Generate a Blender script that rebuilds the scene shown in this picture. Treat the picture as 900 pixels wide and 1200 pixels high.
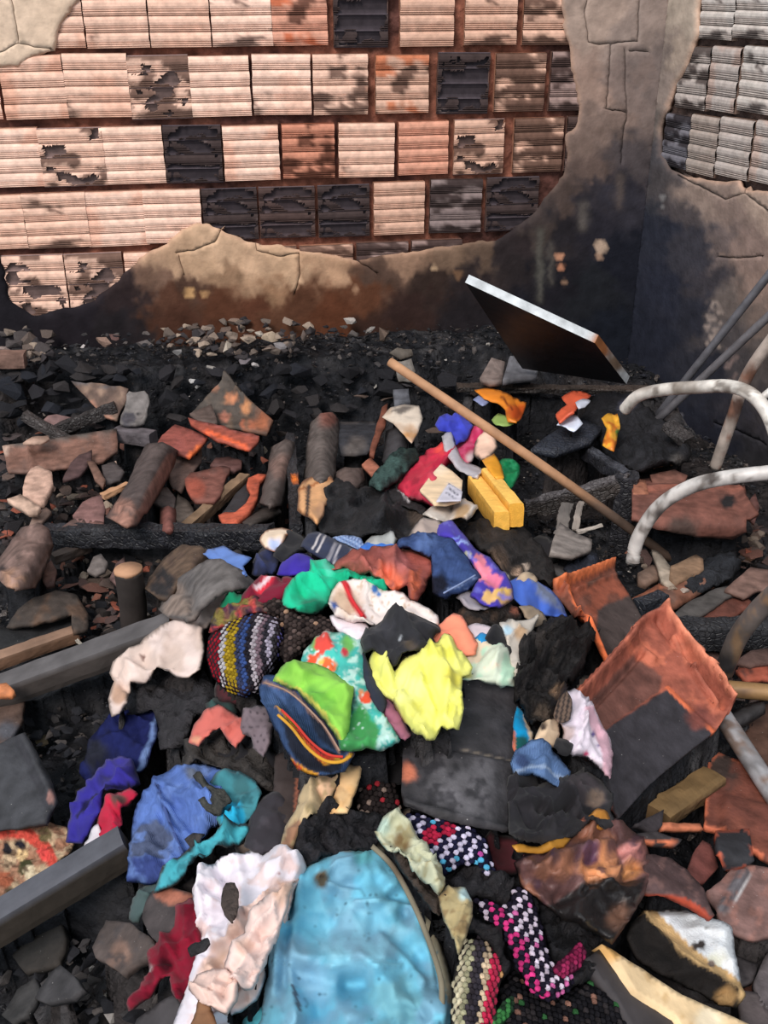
import bpy, bmesh, math, random
import numpy as np
from mathutils import Vector, Matrix, geometry

for o in list(bpy.data.objects):
    bpy.data.objects.remove(o, do_unlink=True)
SC = bpy.context.scene
COL = SC.collection

# ------------------------------------------------------------------ camera
F = 1200.0                      # focal length in pixels of the 900x1200 frame
PITCH = math.radians(27.0)
CZ = 1.5
cam_d = bpy.data.cameras.new('camera')
cam_d.sensor_fit = 'VERTICAL'
cam_d.sensor_height = 24.0
cam_d.lens = 24.0 * F / 1200.0
cam_d.clip_start = 0.02
cam = bpy.data.objects.new('camera', cam_d)
cam.location = (0, 0, CZ)
cam.rotation_euler = (math.pi / 2 - PITCH, 0, 0)
COL.objects.link(cam)
SC.camera = cam

# ------------------------------------------------------------------ light: open sky above the burnt-out room
w = bpy.data.worlds.new('sky'); SC.world = w
w.use_nodes = True
bg = w.node_tree.nodes['Background']
bg.inputs[0].default_value = (0.83, 0.92, 1.0, 1)
bg.inputs[1].default_value = 0.88
sd = bpy.data.lights.new('sun', 'SUN')
sd.energy = 2.7
sd.angle = math.radians(24)
sd.color = (1.0, 0.91, 0.85)
sun = bpy.data.objects.new('sun', sd)
sun.rotation_euler = (math.radians(44), 0, math.radians(-24))
COL.objects.link(sun)
SC.view_settings.view_transform = 'Standard'
SC.view_settings.look = 'None'
SC.view_settings.gamma = 1.0
SC.view_settings.exposure = 0.12
SC.view_settings.use_curve_mapping = False

# ------------------------------------------------------------------ helpers: colour, noise, rays
def lin(c, k=0.92):
    out = []
    for v in c[:3]:
        v = v / 255.0
        v = v / 12.92 if v <= 0.04045 else ((v + 0.055) / 1.055) ** 2.4
        out.append(v * k)
    return np.array(out)

def sstep(a, b, x):
    t = np.clip((x - a) / (b - a), 0, 1)
    return t * t * (3 - 2 * t)

def _hash(ix, iy, seed):
    h = (ix.astype(np.int64) * 374761393 + iy.astype(np.int64) * 668265263 + int(seed) * 1442695041) & 0xffffffff
    h = ((h ^ (h >> 13)) * 1274126177) & 0xffffffff
    h = h ^ (h >> 16)
    return (h & 0xffff) / 65535.0

def vn(x, y, seed=0):
    x = np.asarray(x, float); y = np.asarray(y, float)
    ix = np.floor(x); iy = np.floor(y)
    fx = x - ix; fy = y - iy
    fx = fx * fx * (3 - 2 * fx); fy = fy * fy * (3 - 2 * fy)
    a = _hash(ix, iy, seed); b = _hash(ix + 1, iy, seed)
    c = _hash(ix, iy + 1, seed); d = _hash(ix + 1, iy + 1, seed)
    return (a * (1 - fx) + b * fx) * (1 - fy) + (c * (1 - fx) + d * fx) * fy

def fbm(x, y, seed=0, o=4):
    s = 0; a = 0.5; t = 0
    for i in range(o):
        s = s + a * vn(x * 2 ** i, y * 2 ** i, seed + 17 * i); t += a; a *= 0.5
    return s / t

CP, SP = math.cos(PITCH), math.sin(PITCH)
def ray(px, py):
    px = np.asarray(px, float); py = np.asarray(py, float)
    a = (px - 450) / F; b = (600 - py) / F
    return np.stack([a, CP + b * SP, -SP + b * CP], -1)

# back wall: plane turned a little away to the right; right wall meets it in the corner
YAW = math.radians(9.5)
YB = 3.75
WU = np.array([math.cos(YAW), math.sin(YAW), 0.0])      # along the back wall, to the right
WN = np.array([math.sin(YAW), -math.cos(YAW), 0.0])     # out of it, into the room
W0 = np.array([0, YB, 0.0])
def on_plane(px, py, p0, n):
    d = ray(px, py)
    c = np.array([0, 0, CZ])
    t = ((p0 - c) @ n) / (d @ n)
    return c + d * t[..., None] if np.ndim(t) else c + d * t
CORNER = on_plane(785.0, 0.0, W0, WN); CORNER[2] = 0
RA = math.radians(19.0)
RU = np.array([math.sin(RA), -math.cos(RA), 0.0])       # along the right wall, from the corner towards us
RN = np.array([-math.cos(RA), -math.sin(RA), 0.0])

# smooth lie of the rubble
def Hs(x, y):
    x = np.asarray(x, float); y = np.asarray(y, float)
    wd = YB + math.tan(YAW) * x - y
    h = 0.13 + 0.275 * sstep(0.50, 0.24, wd) * (1 - 0.6 * sstep(0.45, 0.9, x))
    wid = 0.20 + 0.13 * np.clip(y, 0.3, 3)
    m = 1 / (1 + np.abs((x + 0.02) / wid) ** 4)
    amp = 0.26 * sstep(2.75, 1.5, y)
    h = h + m * amp
    h = h - 0.07 * sstep(-0.35, -0.7, x) * sstep(1.6, 1.2, y)
    return h

def hit(px, py, lift=0.0):
    """points where the view rays through the traced pixels meet the rubble surface raised by lift"""
    px = np.atleast_1d(np.asarray(px, float)); py = np.atleast_1d(np.asarray(py, float))
    lift = np.broadcast_to(np.asarray(lift, float), px.shape)
    d = ray(px, py)
    def g(t):
        return CZ + d[:, 2] * t - Hs(d[:, 0] * t, d[:, 1] * t) - lift
    t0 = np.full(px.shape, 0.4); t1 = np.full(px.shape, 4.6)
    done = np.zeros(px.shape, bool)
    ts = np.linspace(0.4, 4.6, 64)
    for i in range(63):
        hitn = (g(np.full(px.shape, ts[i + 1])) <= 0) & ~done
        t0[hitn] = ts[i]; t1[hitn] = ts[i + 1]; done |= hitn
    for _ in range(18):
        m = (t0 + t1) / 2
        s = g(m) > 0
        t0 = np.where(s, m, t0); t1 = np.where(s, t1, m)
    t = (t0 + t1) / 2
    return np.array([0, 0, CZ]) + d * t[:, None]

def at(px, py, lift=0.0):
    return hit([px], [py], lift)[0]
def at_y(px, py, Y):
    d = ray(px, py); return np.array([0, 0, CZ]) + d * (Y / d[1])
def project(p):
    p = np.asarray(p, float)
    x, y, z = p[..., 0], p[..., 1], p[..., 2] - CZ
    f = y * CP - z * SP; u = y * SP + z * CP
    return 450 + F * x / f, 600 - F * u / f

# ------------------------------------------------------------------ helpers: materials (all node based; colour comes in as a fabric/soot attribute)
def attr_mat(name, rough=0.8, nscale=40, namt=0.25, bscale=120, bstr=0.3, bdist=0.003, spec=0.3,
             sheen=0.0, specks=0.0, weave=0.0, cells=0.0, metal=0.0, ash=0.0, rvar=0.0, speck_scale=150):
    m = bpy.data.materials.new(name); m.use_nodes = True
    nt = m.node_tree; N = nt.nodes; L = nt.links
    b = N['Principled BSDF']
    at_ = N.new('ShaderNodeAttribute'); at_.attribute_name = 'Col'
    oi = N.new('ShaderNodeObjectInfo')
    mx = N.new('ShaderNodeMix'); mx.data_type = 'RGBA'; mx.blend_type = 'MULTIPLY'; mx.inputs[0].default_value = 1
    L.new(at_.outputs['Color'], mx.inputs[6]); L.new(oi.outputs['Color'], mx.inputs[7])
    tc = N.new('ShaderNodeTexCoord')
    mp = N.new('ShaderNodeVectorMath'); mp.operation = 'ADD'
    rv = N.new('ShaderNodeVectorMath'); rv.operation = 'SCALE'; rv.inputs[0].default_value = (7.3, 3.1, 5.7)
    L.new(oi.outputs['Random'], rv.inputs['Scale'])
    L.new(tc.outputs['Object'], mp.inputs[0]); L.new(rv.outputs[0], mp.inputs[1])
    n = N.new('ShaderNodeTexNoise'); n.inputs['Scale'].default_value = nscale; n.inputs['Detail'].default_value = 6
    L.new(mp.outputs[0], n.inputs['Vector'])
    mr = N.new('ShaderNodeMapRange'); mr.inputs[1].default_value = 0.3; mr.inputs[2].default_value = 0.7
    mr.inputs[3].default_value = 1 - namt; mr.inputs[4].default_value = 1 + namt
    L.new(n.outputs[0], mr.inputs[0])
    m2 = N.new('ShaderNodeMix'); m2.data_type = 'RGBA'; m2.blend_type = 'MULTIPLY'; m2.inputs[0].default_value = 1
    L.new(mx.outputs[2], m2.inputs[6]); L.new(mr.outputs[0], m2.inputs[7])
    out = m2.outputs[2]
    if ash > 0:
        na = N.new('ShaderNodeTexNoise'); na.inputs['Scale'].default_value = 9; na.inputs['Detail'].default_value = 8
        L.new(mp.outputs[0], na.inputs['Vector'])
        ra = N.new('ShaderNodeMapRange'); ra.inputs[1].default_value = 0.55; ra.inputs[2].default_value = 0.75
        ra.inputs[3].default_value = 0; ra.inputs[4].default_value = ash
        L.new(na.outputs[0], ra.inputs[0])
        m4 = N.new('ShaderNodeMix'); m4.data_type = 'RGBA'; m4.inputs[7].default_value = (0.16, 0.15, 0.15, 1)
        L.new(ra.outputs[0], m4.inputs[0]); L.new(out, m4.inputs[6]); out = m4.outputs[2]
    if specks > 0:
        vo = N.new('ShaderNodeTexVoronoi'); vo.inputs['Scale'].default_value = speck_scale
        L.new(mp.outputs[0], vo.inputs['Vector'])
        sx = N.new('ShaderNodeSeparateColor'); L.new(vo.outputs['Color'], sx.inputs[0])
        th = N.new('ShaderNodeMapRange'); th.inputs[1].default_value = 0.86; th.inputs[2].default_value = 1.0
        th.inputs[3].default_value = 0; th.inputs[4].default_value = 0.13
        L.new(sx.outputs[0], th.inputs[0])
        lt = N.new('ShaderNodeMath'); lt.operation = 'LESS_THAN'
        L.new(vo.outputs['Distance'], lt.inputs[0]); L.new(th.outputs[0], lt.inputs[1])
        sm = N.new('ShaderNodeMath'); sm.operation = 'MULTIPLY'; sm.inputs[1].default_value = specks
        L.new(lt.outputs[0], sm.inputs[0])
        m3 = N.new('ShaderNodeMix'); m3.data_type = 'RGBA'; m3.inputs[7].default_value = (0.5, 0.48, 0.46, 1)
        L.new(sm.outputs[0], m3.inputs[0]); L.new(out, m3.inputs[6]); out = m3.outputs[2]
    L.new(out, b.inputs['Base Color'])
    nb = N.new('ShaderNodeTexNoise'); nb.inputs['Scale'].default_value = bscale; nb.inputs['Detail'].default_value = 5
    L.new(mp.outputs[0], nb.inputs['Vector'])
    hsrc = nb.outputs[0]
    if weave > 0:
        wv = N.new('ShaderNodeTexWave'); wv.inputs['Scale'].default_value = weave; wv.inputs['Distortion'].default_value = 2
        L.new(tc.outputs['Object'], wv.inputs['Vector'])
        ad = N.new('ShaderNodeMath'); ad.operation = 'MULTIPLY_ADD'; ad.inputs[1].default_value = 0.5
        L.new(wv.outputs[1], ad.inputs[0]); L.new(hsrc, ad.inputs[2]); hsrc = ad.outputs[0]
    if cells > 0:
        vc = N.new('ShaderNodeTexVoronoi'); vc.feature = 'DISTANCE_TO_EDGE'; vc.inputs['Scale'].default_value = cells
        L.new(mp.outputs[0], vc.inputs['Vector'])
        cr = N.new('ShaderNodeMapRange'); cr.inputs[1].default_value = 0; cr.inputs[2].default_value = 0.12
        L.new(vc.outputs['Distance'], cr.inputs[0])
        ad = N.new('ShaderNodeMath'); ad.operation = 'MULTIPLY_ADD'; ad.inputs[1].default_value = 0.5
        L.new(cr.outputs[0], ad.inputs[0]); L.new(hsrc, ad.inputs[2]); hsrc = ad.outputs[0]
    bp = N.new('ShaderNodeBump'); bp.inputs['Strength'].default_value = bstr; bp.inputs['Distance'].default_value = bdist
    L.new(hsrc, bp.inputs['Height']); L.new(bp.outputs[0], b.inputs['Normal'])
    b.inputs['Roughness'].default_value = rough
    if rvar > 0:
        rr = N.new('ShaderNodeMapRange'); rr.inputs[3].default_value = rough - rvar; rr.inputs[4].default_value = rough + rvar
        L.new(n.outputs[0], rr.inputs[0]); L.new(rr.outputs[0], b.inputs['Roughness'])
    b.inputs['Specular IOR Level'].default_value = spec
    b.inputs['Metallic'].default_value = metal
    if sheen: b.inputs['Sheen Weight'].default_value = sheen
    return m

M = dict(
    plaster=attr_mat('sooty_plaster', 0.95, 22, 0.2, 70, 0.5, 0.004, 0.04),
    brick=attr_mat('hollow_clay_brick', 0.9, 40, 0.2, 160, 0.4, 0.002, 0.1),
    mortar=attr_mat('red_mortar', 0.95, 30, 0.4, 60, 0.8, 0.008, 0.1),
    ground=attr_mat('charred_ground', 0.75, 35, 0.5, 45, 1.0, 0.02, 0.15, specks=0.6, ash=0.12),
    char=attr_mat('charred_wood', 0.5, 30, 0.4, 90, 0.8, 0.006, 0.4, cells=70, ash=0.12, specks=0.3),
    crust=attr_mat('charred_cloth', 0.8, 40, 0.5, 130, 1.0, 0.008, 0.25, specks=0.25),
    tile=attr_mat('clay_roof_tile', 0.72, 34, 0.38, 110, 0.6, 0.003, 0.28, specks=0.6, rvar=0.15),
    stone=attr_mat('rubble_stone', 0.9, 30, 0.3, 60, 0.7, 0.006, 0.2),
    cloth=attr_mat('cotton_cloth', 0.92, 18, 0.16, 60, 0.18, 0.005, 0.12, sheen=0.05),
    denim=attr_mat('denim_cloth', 0.9, 60, 0.2, 70, 0.5, 0.005, 0.1, weave=160),
    knit=attr_mat('knit_yarn', 1.0, 120, 0.35, 500, 0.8, 0.003, 0.03),
    leather=attr_mat('scorched_leather', 0.5, 25, 0.3, 80, 0.6, 0.004, 0.4),
    wood=attr_mat('bare_wood', 0.7, 20, 0.25, 60, 0.4, 0.003, 0.3),
    metal=attr_mat('painted_steel', 0.5, 30, 0.25, 60, 0.3, 0.002, 0.5, metal=0.15, rvar=0.15),
    plastic=attr_mat('thin_plastic', 0.4, 20, 0.12, 60, 0.4, 0.003, 0.45),
    foam=attr_mat('yellow_foam', 0.9, 60, 0.12, 300, 0.6, 0.003, 0.15),
)

# ------------------------------------------------------------------ helpers: objects
def mesh_of(name, V, Fc, mat, cols=None, smooth=True):
    me = bpy.data.meshes.new(name)
    me.from_pydata([tuple(v) for v in V], [], [tuple(f) for f in Fc])
    if cols is None: cols = np.ones((len(V), 3))
    cols = np.asarray(cols, float)
    if cols.ndim == 1: cols = np.tile(cols, (len(V), 1))
    a = me.attributes.new('Col', 'FLOAT_COLOR', 'POINT')
    a.data.foreach_set('color', np.concatenate([np.clip(cols, 0, 1), np.ones((len(V), 1))], 1).ravel().astype(np.float32))
    me.materials.append(M[mat] if isinstance(mat, str) else mat)
    if smooth: me.polygons.foreach_set('use_smooth', [True] * len(me.polygons))
    me.update()
    return me

def link(name, me, parent=None, loc=None):
    o = bpy.data.objects.new(name, me); COL.objects.link(o)
    if parent is not None: o.parent = parent
    if loc is not None: o.location = loc
    return o

def tag(o, label=None, cat=None, group=None, kind=None):
    if label: o['label'] = label
    if cat: o['category'] = cat
    if group: o['group'] = group
    if kind: o['kind'] = kind
    return o

def centred(V):
    c = V.mean(0).copy(); c[2] = V[:, 2].min()
    return V - c, c

def inside(poly, x, y):
    poly = np.asarray(poly, float)
    r = np.zeros(np.shape(x), bool)
    n = len(poly); j = n - 1
    for i in range(n):
        xi, yi = poly[i]; xj, yj = poly[j]
        if yi != yj:
            c = ((yi > y) != (yj > y)) & (x < (xj - xi) * (y - yi) / (yj - yi) + xi)
            r ^= c
        j = i
    return r

def dist_line(pts, x, y, closed=False):
    pts = np.asarray(pts, float)
    d = np.full(np.shape(x), 1e9)
    n = len(pts)
    for i in range(n if closed else n - 1):
        a = pts[i]; b = pts[(i + 1) % n]
        ab = b - a; l2 = max(ab @ ab, 1e-9)
        t = np.clip(((x - a[0]) * ab[0] + (y - a[1]) * ab[1]) / l2, 0, 1)
        d = np.minimum(d, np.hypot(x - a[0] - t * ab[0], y - a[1] - t * ab[1]))
    return d

def rough_outline(poly, step, amp, seed, smooth=True):
    """resample a traced outline; rounded corners for cloth, ragged for broken edges"""
    P = np.asarray(poly, float); n = len(P)
    out = []
    for i in range(n):
        p0, p1, p2, p3 = P[i - 1], P[i], P[(i + 1) % n], P[(i + 2) % n]
        k = max(1, int(np.hypot(*(p2 - p1)) / step))
        for j in range(k):
            t = j / k
            if smooth:
                q = 0.5 * ((2 * p1) + (-p0 + p2) * t + (2 * p0 - 5 * p1 + 4 * p2 - p3) * t * t + (-p0 + 3 * p1 - 3 * p2 + p3) * t ** 3)
                l = p1 + (p2 - p1) * t
                q = 0.3 * q + 0.7 * l
            else:
                q = p1 + (p2 - p1) * t
            out.append(q)
    out = np.array(out)
    if amp > 0:
        a = fbm(out[:, 0] / (step * 2.2), out[:, 1] / (step * 2.2), seed, 3) - 0.5
        b = fbm(out[:, 0] / (step * 2.2), out[:, 1] / (step * 2.2), seed + 99, 3) - 0.5
        out = out + np.stack([a, b], -1) * 2 * amp
    return out

def cdt(outline, res, seed=0, extra=None):
    """triangulated polygon with an even fill of inner points"""
    x0, y0 = outline.min(0); x1, y1 = outline.max(0)
    gx, gy = np.meshgrid(np.arange(x0 + res / 2, x1, res), np.arange(y0 + res / 2, y1, res * 0.87))
    gx = gx + (np.arange(gx.shape[0]) % 2)[:, None] * res / 2
    gx = gx.ravel(); gy = gy.ravel()
    k = inside(outline, gx, gy)
    gx, gy = gx[k], gy[k]
    k = dist_line(outline, gx, gy, True) > res * 0.45
    pts = np.concatenate([outline, np.stack([gx[k], gy[k]], -1)])
    n = len(outline)
    r = geometry.delaunay_2d_cdt([Vector(p) for p in pts], [(i, (i + 1) % n) for i in range(n)], [], 0, 1e-5)
    V = np.array([tuple(v) for v in r[0]]); T = np.array([tuple(f) for f in r[2]])
    c = V[T].mean(1)
    T = T[inside(outline, c[:, 0], c[:, 1])]
    a = V[T]
    cr = (a[:, 1, 0] - a[:, 0, 0]) * (a[:, 2, 1] - a[:, 0, 1]) - (a[:, 1, 1] - a[:, 0, 1]) * (a[:, 2, 0] - a[:, 0, 0])
    T = np.where((cr > 0)[:, None], T[:, ::-1], T)       # pixel y runs down: this faces the viewer
    used = np.unique(T); mp = -np.ones(len(V), int); mp[used] = np.arange(len(used))
    return V[used], mp[T]

def grown(poly, g):
    P = np.asarray(poly, float)
    a = 0.5 * np.sum(P[:, 0] * np.roll(P[:, 1], -1) - np.roll(P[:, 0], -1) * P[:, 1])
    t = np.roll(P, -1, 0) - np.roll(P, 1, 0); t /= np.linalg.norm(t, axis=1)[:, None] + 1e-9
    n = np.stack([t[:, 1], -t[:, 0]], -1) * (1 if a > 0 else -1)
    return P + n * g

TRACED = []
FILL = []      # footprints that the heap of char below must reach up to
NUP = np.array([0, -0.45, 0.893])

def paint(c, x, y, feats, seed):
    for f in feats:
        if f[0] == 'spot':
            _, sx, sy, r, rgb = f
            d = np.hypot(x - sx, y - sy) + (fbm(x / 6, y / 6, seed + 3, 2) - 0.5) * r * 0.9
            k = sstep(r + 1.2, r - 1.2, d)
        elif f[0] == 'soft':
            _, sx, sy, r, rgb = f
            d = np.hypot(x - sx, y - sy) + (fbm(x / 14, y / 14, seed + 3, 3) - 0.5) * r * 1.2
            k = sstep(r * 1.3, r * 0.45, d)
        elif f[0] == 'poly':
            _, pl, rgb = f
            wx = x + (fbm(x / 9, y / 9, seed + 5, 3) - .5) * 5; wy = y + (fbm(x / 9, y / 9, seed + 8, 3) - .5) * 5
            sd_ = np.where(inside(pl, wx, wy), 1, -1) * dist_line(pl, wx, wy, True)
            k = sstep(-2.2, 2.2, sd_)
        elif f[0] == 'line':
            _, pl, wd, rgb = f
            k = sstep(wd / 2 + 1, wd / 2 - 0.6, dist_line(pl, x, y))
        elif f[0] == 'softline':
            _, pl, wd, rgb = f
            k = .8 * np.exp(-(dist_line(pl, x + (fbm(x / 7, y / 7, seed, 2) - .5) * 7, y) / (wd * .6)) ** 2)
        elif f[0] == 'noise':
            _, sc, th, rgb = f[:4]
            n = fbm(x / sc, y / sc, seed + (f[4] if len(f) > 4 else 11), 4)
            k = sstep(th - 0.07, th + 0.07, n) * 0.8
        elif f[0] == 'stripes':
            _, ang, per, duty, rgb = f
            u = x * math.cos(math.radians(ang)) + y * math.sin(math.radians(ang))
            k = (np.mod(u / per, 1) < duty).astype(float)
        c = c * (1 - k[:, None]) + lin(f[-1] if not isinstance(f[-1], int) else f[-2]) * k[:, None]
    return c

def patch(name, label, cat, outline, base, mat='cloth', lift=0.03, tilt=(0, 0), bulge=0.0, edge=14, fold=0.0,
          fold_s=(40, 12), fold_a=0, curv=None, ridges=(), feats=(), char=0, char_rgb=(28, 26, 27), rag=2.0, res=5,
          thick=0.0025, seed=None, parent=None, group=None, rough=0.0, rough_s=6, smooth=True, edge_rgb=None,
          steps=(), var=0.12, ydep=None, kind=None, puff=0.36, grow=0.0):
    """One sheet-like thing (cloth, tile, shard, crust): traced outline laid on the rubble at its own height, with folds,
    curvature, rims and a real thickness."""
    if seed is None: seed = (sum(ord(ch) for ch in (label or name)) * 31 + int(outline[0][0])) % 9973
    step = max(3.0, res * 1.1)
    if grow: outline = grown(outline, grow)
    ol = rough_outline(outline, step, rag, seed, smooth)
    V2, T = cdt(ol, res, seed)
    x, y = V2[:, 0], V2[:, 1]
    if parent is None: TRACED.append(np.asarray(outline, float))
    d = dist_line(ol, x, y, True)
    cx, cy = ol.mean(0)
    lf = lift + tilt[0] * (x - cx) / 100.0 + tilt[1] * (y - cy) / 100.0
    if bulge:
        t = np.clip(d / (min(edge, 9 + 0.25 * edge) if puff >= 1 else min(edge, 3.5 + 0.12 * edge)), 0, 1)
        lf = lf + puff * bulge * (np.sqrt(np.clip(1 - (1 - t) ** 2, 0, 1)) - 0.2)
        lf = lf + (1 - puff) * bulge * 1.5 * (fbm(x / 34, y / 34, seed + 15, 2) - 0.35) * sstep(0, 10, d)
    if curv is not None:
        a = math.radians(curv[0]); u = x * math.cos(a) + y * math.sin(a)
        u0, u1 = u.min(), u.max(); s = (u - u0) / (u1 - u0) * 2 - 1
        lf = lf + 1.4 * curv[1] * (1 - s * s)
    if ydep is None:
        P = hit(x, y, lf)
    else:                                  # a sheet that stands or leans: its own plane through three known depths
        (ax, ay, aY), (bx, by, bY), (cx2, cy2, cY) = ydep
        A, B, C_ = at_y(ax, ay, aY), at_y(bx, by, bY), at_y(cx2, cy2, cY)
        nn = np.cross(B - A, C_ - A); nn /= np.linalg.norm(nn)
        dd = ray(x, y); c0 = np.array([0, 0, CZ])
        tt = ((A - c0) @ nn) / (dd @ nn)
        P = c0 + dd * tt[:, None]
        if nn @ (c0 - A) < 0: nn = -nn
        P = P + nn * (lf - lift)[:, None]
    disp = np.zeros(len(x))
    if fold:
        # creases: tapering folds with a sharp crest, most of them along the main drape direction
        rg = random.Random(seed * 7 + 1)
        x0, x1, y0, y1 = x.min(), x.max(), y.min(), y.max()
        ext = math.hypot(x1 - x0, y1 - y0)
        ncr = int(min(46, max(7, (x1 - x0) * (y1 - y0) / 260)))
        wx = (fbm(x / 26, y / 26, seed + 41, 2) - .5) * 12; wy = (fbm(x / 26, y / 26, seed + 43, 2) - .5) * 12
        xx, yy = x + wx, y + wy
        fine = min(1.0, fold_s[1] / 12.0)
        for q in range(ncr):
            ang = math.radians(fold_a + rg.gauss(0, 30)) if rg.random() < .8 else rg.uniform(0, 3.14)
            L = rg.uniform(.14, .42) * ext; wd = rg.uniform(2.4, 7.5) * (0.55 + 0.45 * fine)
            qx = rg.uniform(x0, x1); qy = rg.uniform(y0, y1)
            u = (xx - qx) * math.cos(ang) + (yy - qy) * math.sin(ang)
            v = -(xx - qx) * math.sin(ang) + (yy - qy) * math.cos(ang)
            v = v + rg.uniform(-.5, .5) * u * u / max(L, 1) * .6
            tp = np.clip(1 - (u / L) ** 2, 0, 1)
            am = 1.6 * fold * rg.uniform(.45, 1.15) * (1 if rg.random() < .68 else -.8)
            disp += am * tp * np.exp(-np.abs(v) / (wd * (.45 + .55 * tp)))
        disp += fold * .5 * (fbm(x / 20, y / 20, seed + 7, 3) - .5)
    for rdg in ridges:
        pl, wd, hh = rdg
        dd_ = dist_line(pl, x, y)
        disp += 1.35 * hh * np.exp(-(dd_ / wd) ** 2)
    for (pl, hh, sw) in steps:
        ins = inside(pl, x, y); dd_ = dist_line(pl, x, y, True)
        sgn = np.where(ins, dd_, -dd_)
        disp += hh * sstep(-sw, sw, sgn)
    if rough:
        disp += rough * (fbm(x / rough_s, y / rough_s, seed + 77, 4) - 0.5) * 2
    P = P + NUP * disp[:, None]
    c = np.tile(lin(base), (len(x), 1))
    c = c * (1 + var * 2 * (fbm(x / 25, y / 25, seed + 21, 3)[:, None] - 0.5))
    c = paint(c, x, y, feats, seed)
    if edge_rgb is not None:
        k = sstep(res * 0.9, 0, d) * (fbm(x / 12, y / 12, seed + 90, 2) > 0.42)
        c = c * (1 - k[:, None]) + lin(edge_rgb) * k[:, None]
    if char:
        k = sstep(char, 0, d + (fbm(x / 10, y / 10, seed + 60, 3) - 0.5) * char * 1.6)
        c = c * (1 - k[:, None]) + lin(char_rgb) * k[:, None]
    if ydep is None and lift > .03:
        FILL.append((P[:, 0].min(), P[:, 0].max(), P[:, 1].min(), P[:, 1].max(), np.asarray(outline, float), lift - .25 * bulge * puff, tilt, (cx, cy)))
    P, loc = centred(P)
    me = mesh_of(name, P, T, mat, c)
    o = link(name, me, None, loc)
    sm = o.modifiers.new('thickness', 'SOLIDIFY'); sm.thickness = thick; sm.offset = -1
    if parent is not None:
        o.parent = parent; o.location = Vector(loc) - parent.location
        if label: o['label'] = label
        if kind: o['kind'] = kind
    else:
        tag(o, label, cat, group, kind)
    return o

def tube(name, pts, r, mat, base, seed=0, segs=12, n=8, feats=(), parent=None, taper=1.0, rough=0.0, cap=True):
    pts = [np.asarray(p, float) for p in pts]
    out = []
    if len(pts) == 2:
        out = [pts[0] + (pts[1] - pts[0]) * i / n for i in range(n + 1)]
    else:
        for i in range(len(pts) - 1):
            p0 = pts[max(i - 1, 0)]; p1 = pts[i]; p2 = pts[i + 1]; p3 = pts[min(i + 2, len(pts) - 1)]
            for j in range(n):
                t = j / n
                out.append(0.5 * ((2 * p1) + (-p0 + p2) * t + (2 * p0 - 5 * p1 + 4 * p2 - p3) * t * t + (-p0 + 3 * p1 - 3 * p2 + p3) * t ** 3))
        out.append(pts[-1])
    V = []; cols = []; Fc = []
    m = len(out); up = np.array([0.1, 0.2, 1.0])
    for i in range(m):
        tg = out[min(i + 1, m - 1)] - out[max(i - 1, 0)]; tg /= np.linalg.norm(tg)
        a = np.cross(tg, up); a /= np.linalg.norm(a); b = np.cross(a, tg)
        rr = r * (1 + (taper - 1) * i / (m - 1))
        for j in range(segs):
            th = 2 * math.pi * j / segs
            q = rr * (1 + rough * (float(vn(i * .6, j * 1.1, seed)) - .5) * 2)
            V.append(out[i] + (a * math.cos(th) + b * math.sin(th)) * q)
    for i in range(m - 1):
        for j in range(segs):
            k = (j + 1) % segs
            Fc.append((i * segs + j, i * segs + k, (i + 1) * segs + k, (i + 1) * segs + j))
    if cap:
        Fc.append(tuple(range(segs - 1, -1, -1))); Fc.append(tuple((m - 1) * segs + j for j in range(segs)))
    V = np.array(V)
    x, y = project(V)
    c = np.tile(lin(base), (len(V), 1))
    c = c * (1 + 0.3 * (fbm(x / 15, y / 15, seed, 3)[:, None] - 0.5))
    c = paint(c, x, y, feats, seed)
    P, loc = centred(V)
    o = link(name, mesh_of(name, P, Fc, mat, c), None, loc)
    if parent is not None:
        o.parent = parent; o.location = Vector(loc) - parent.location
    return o

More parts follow.
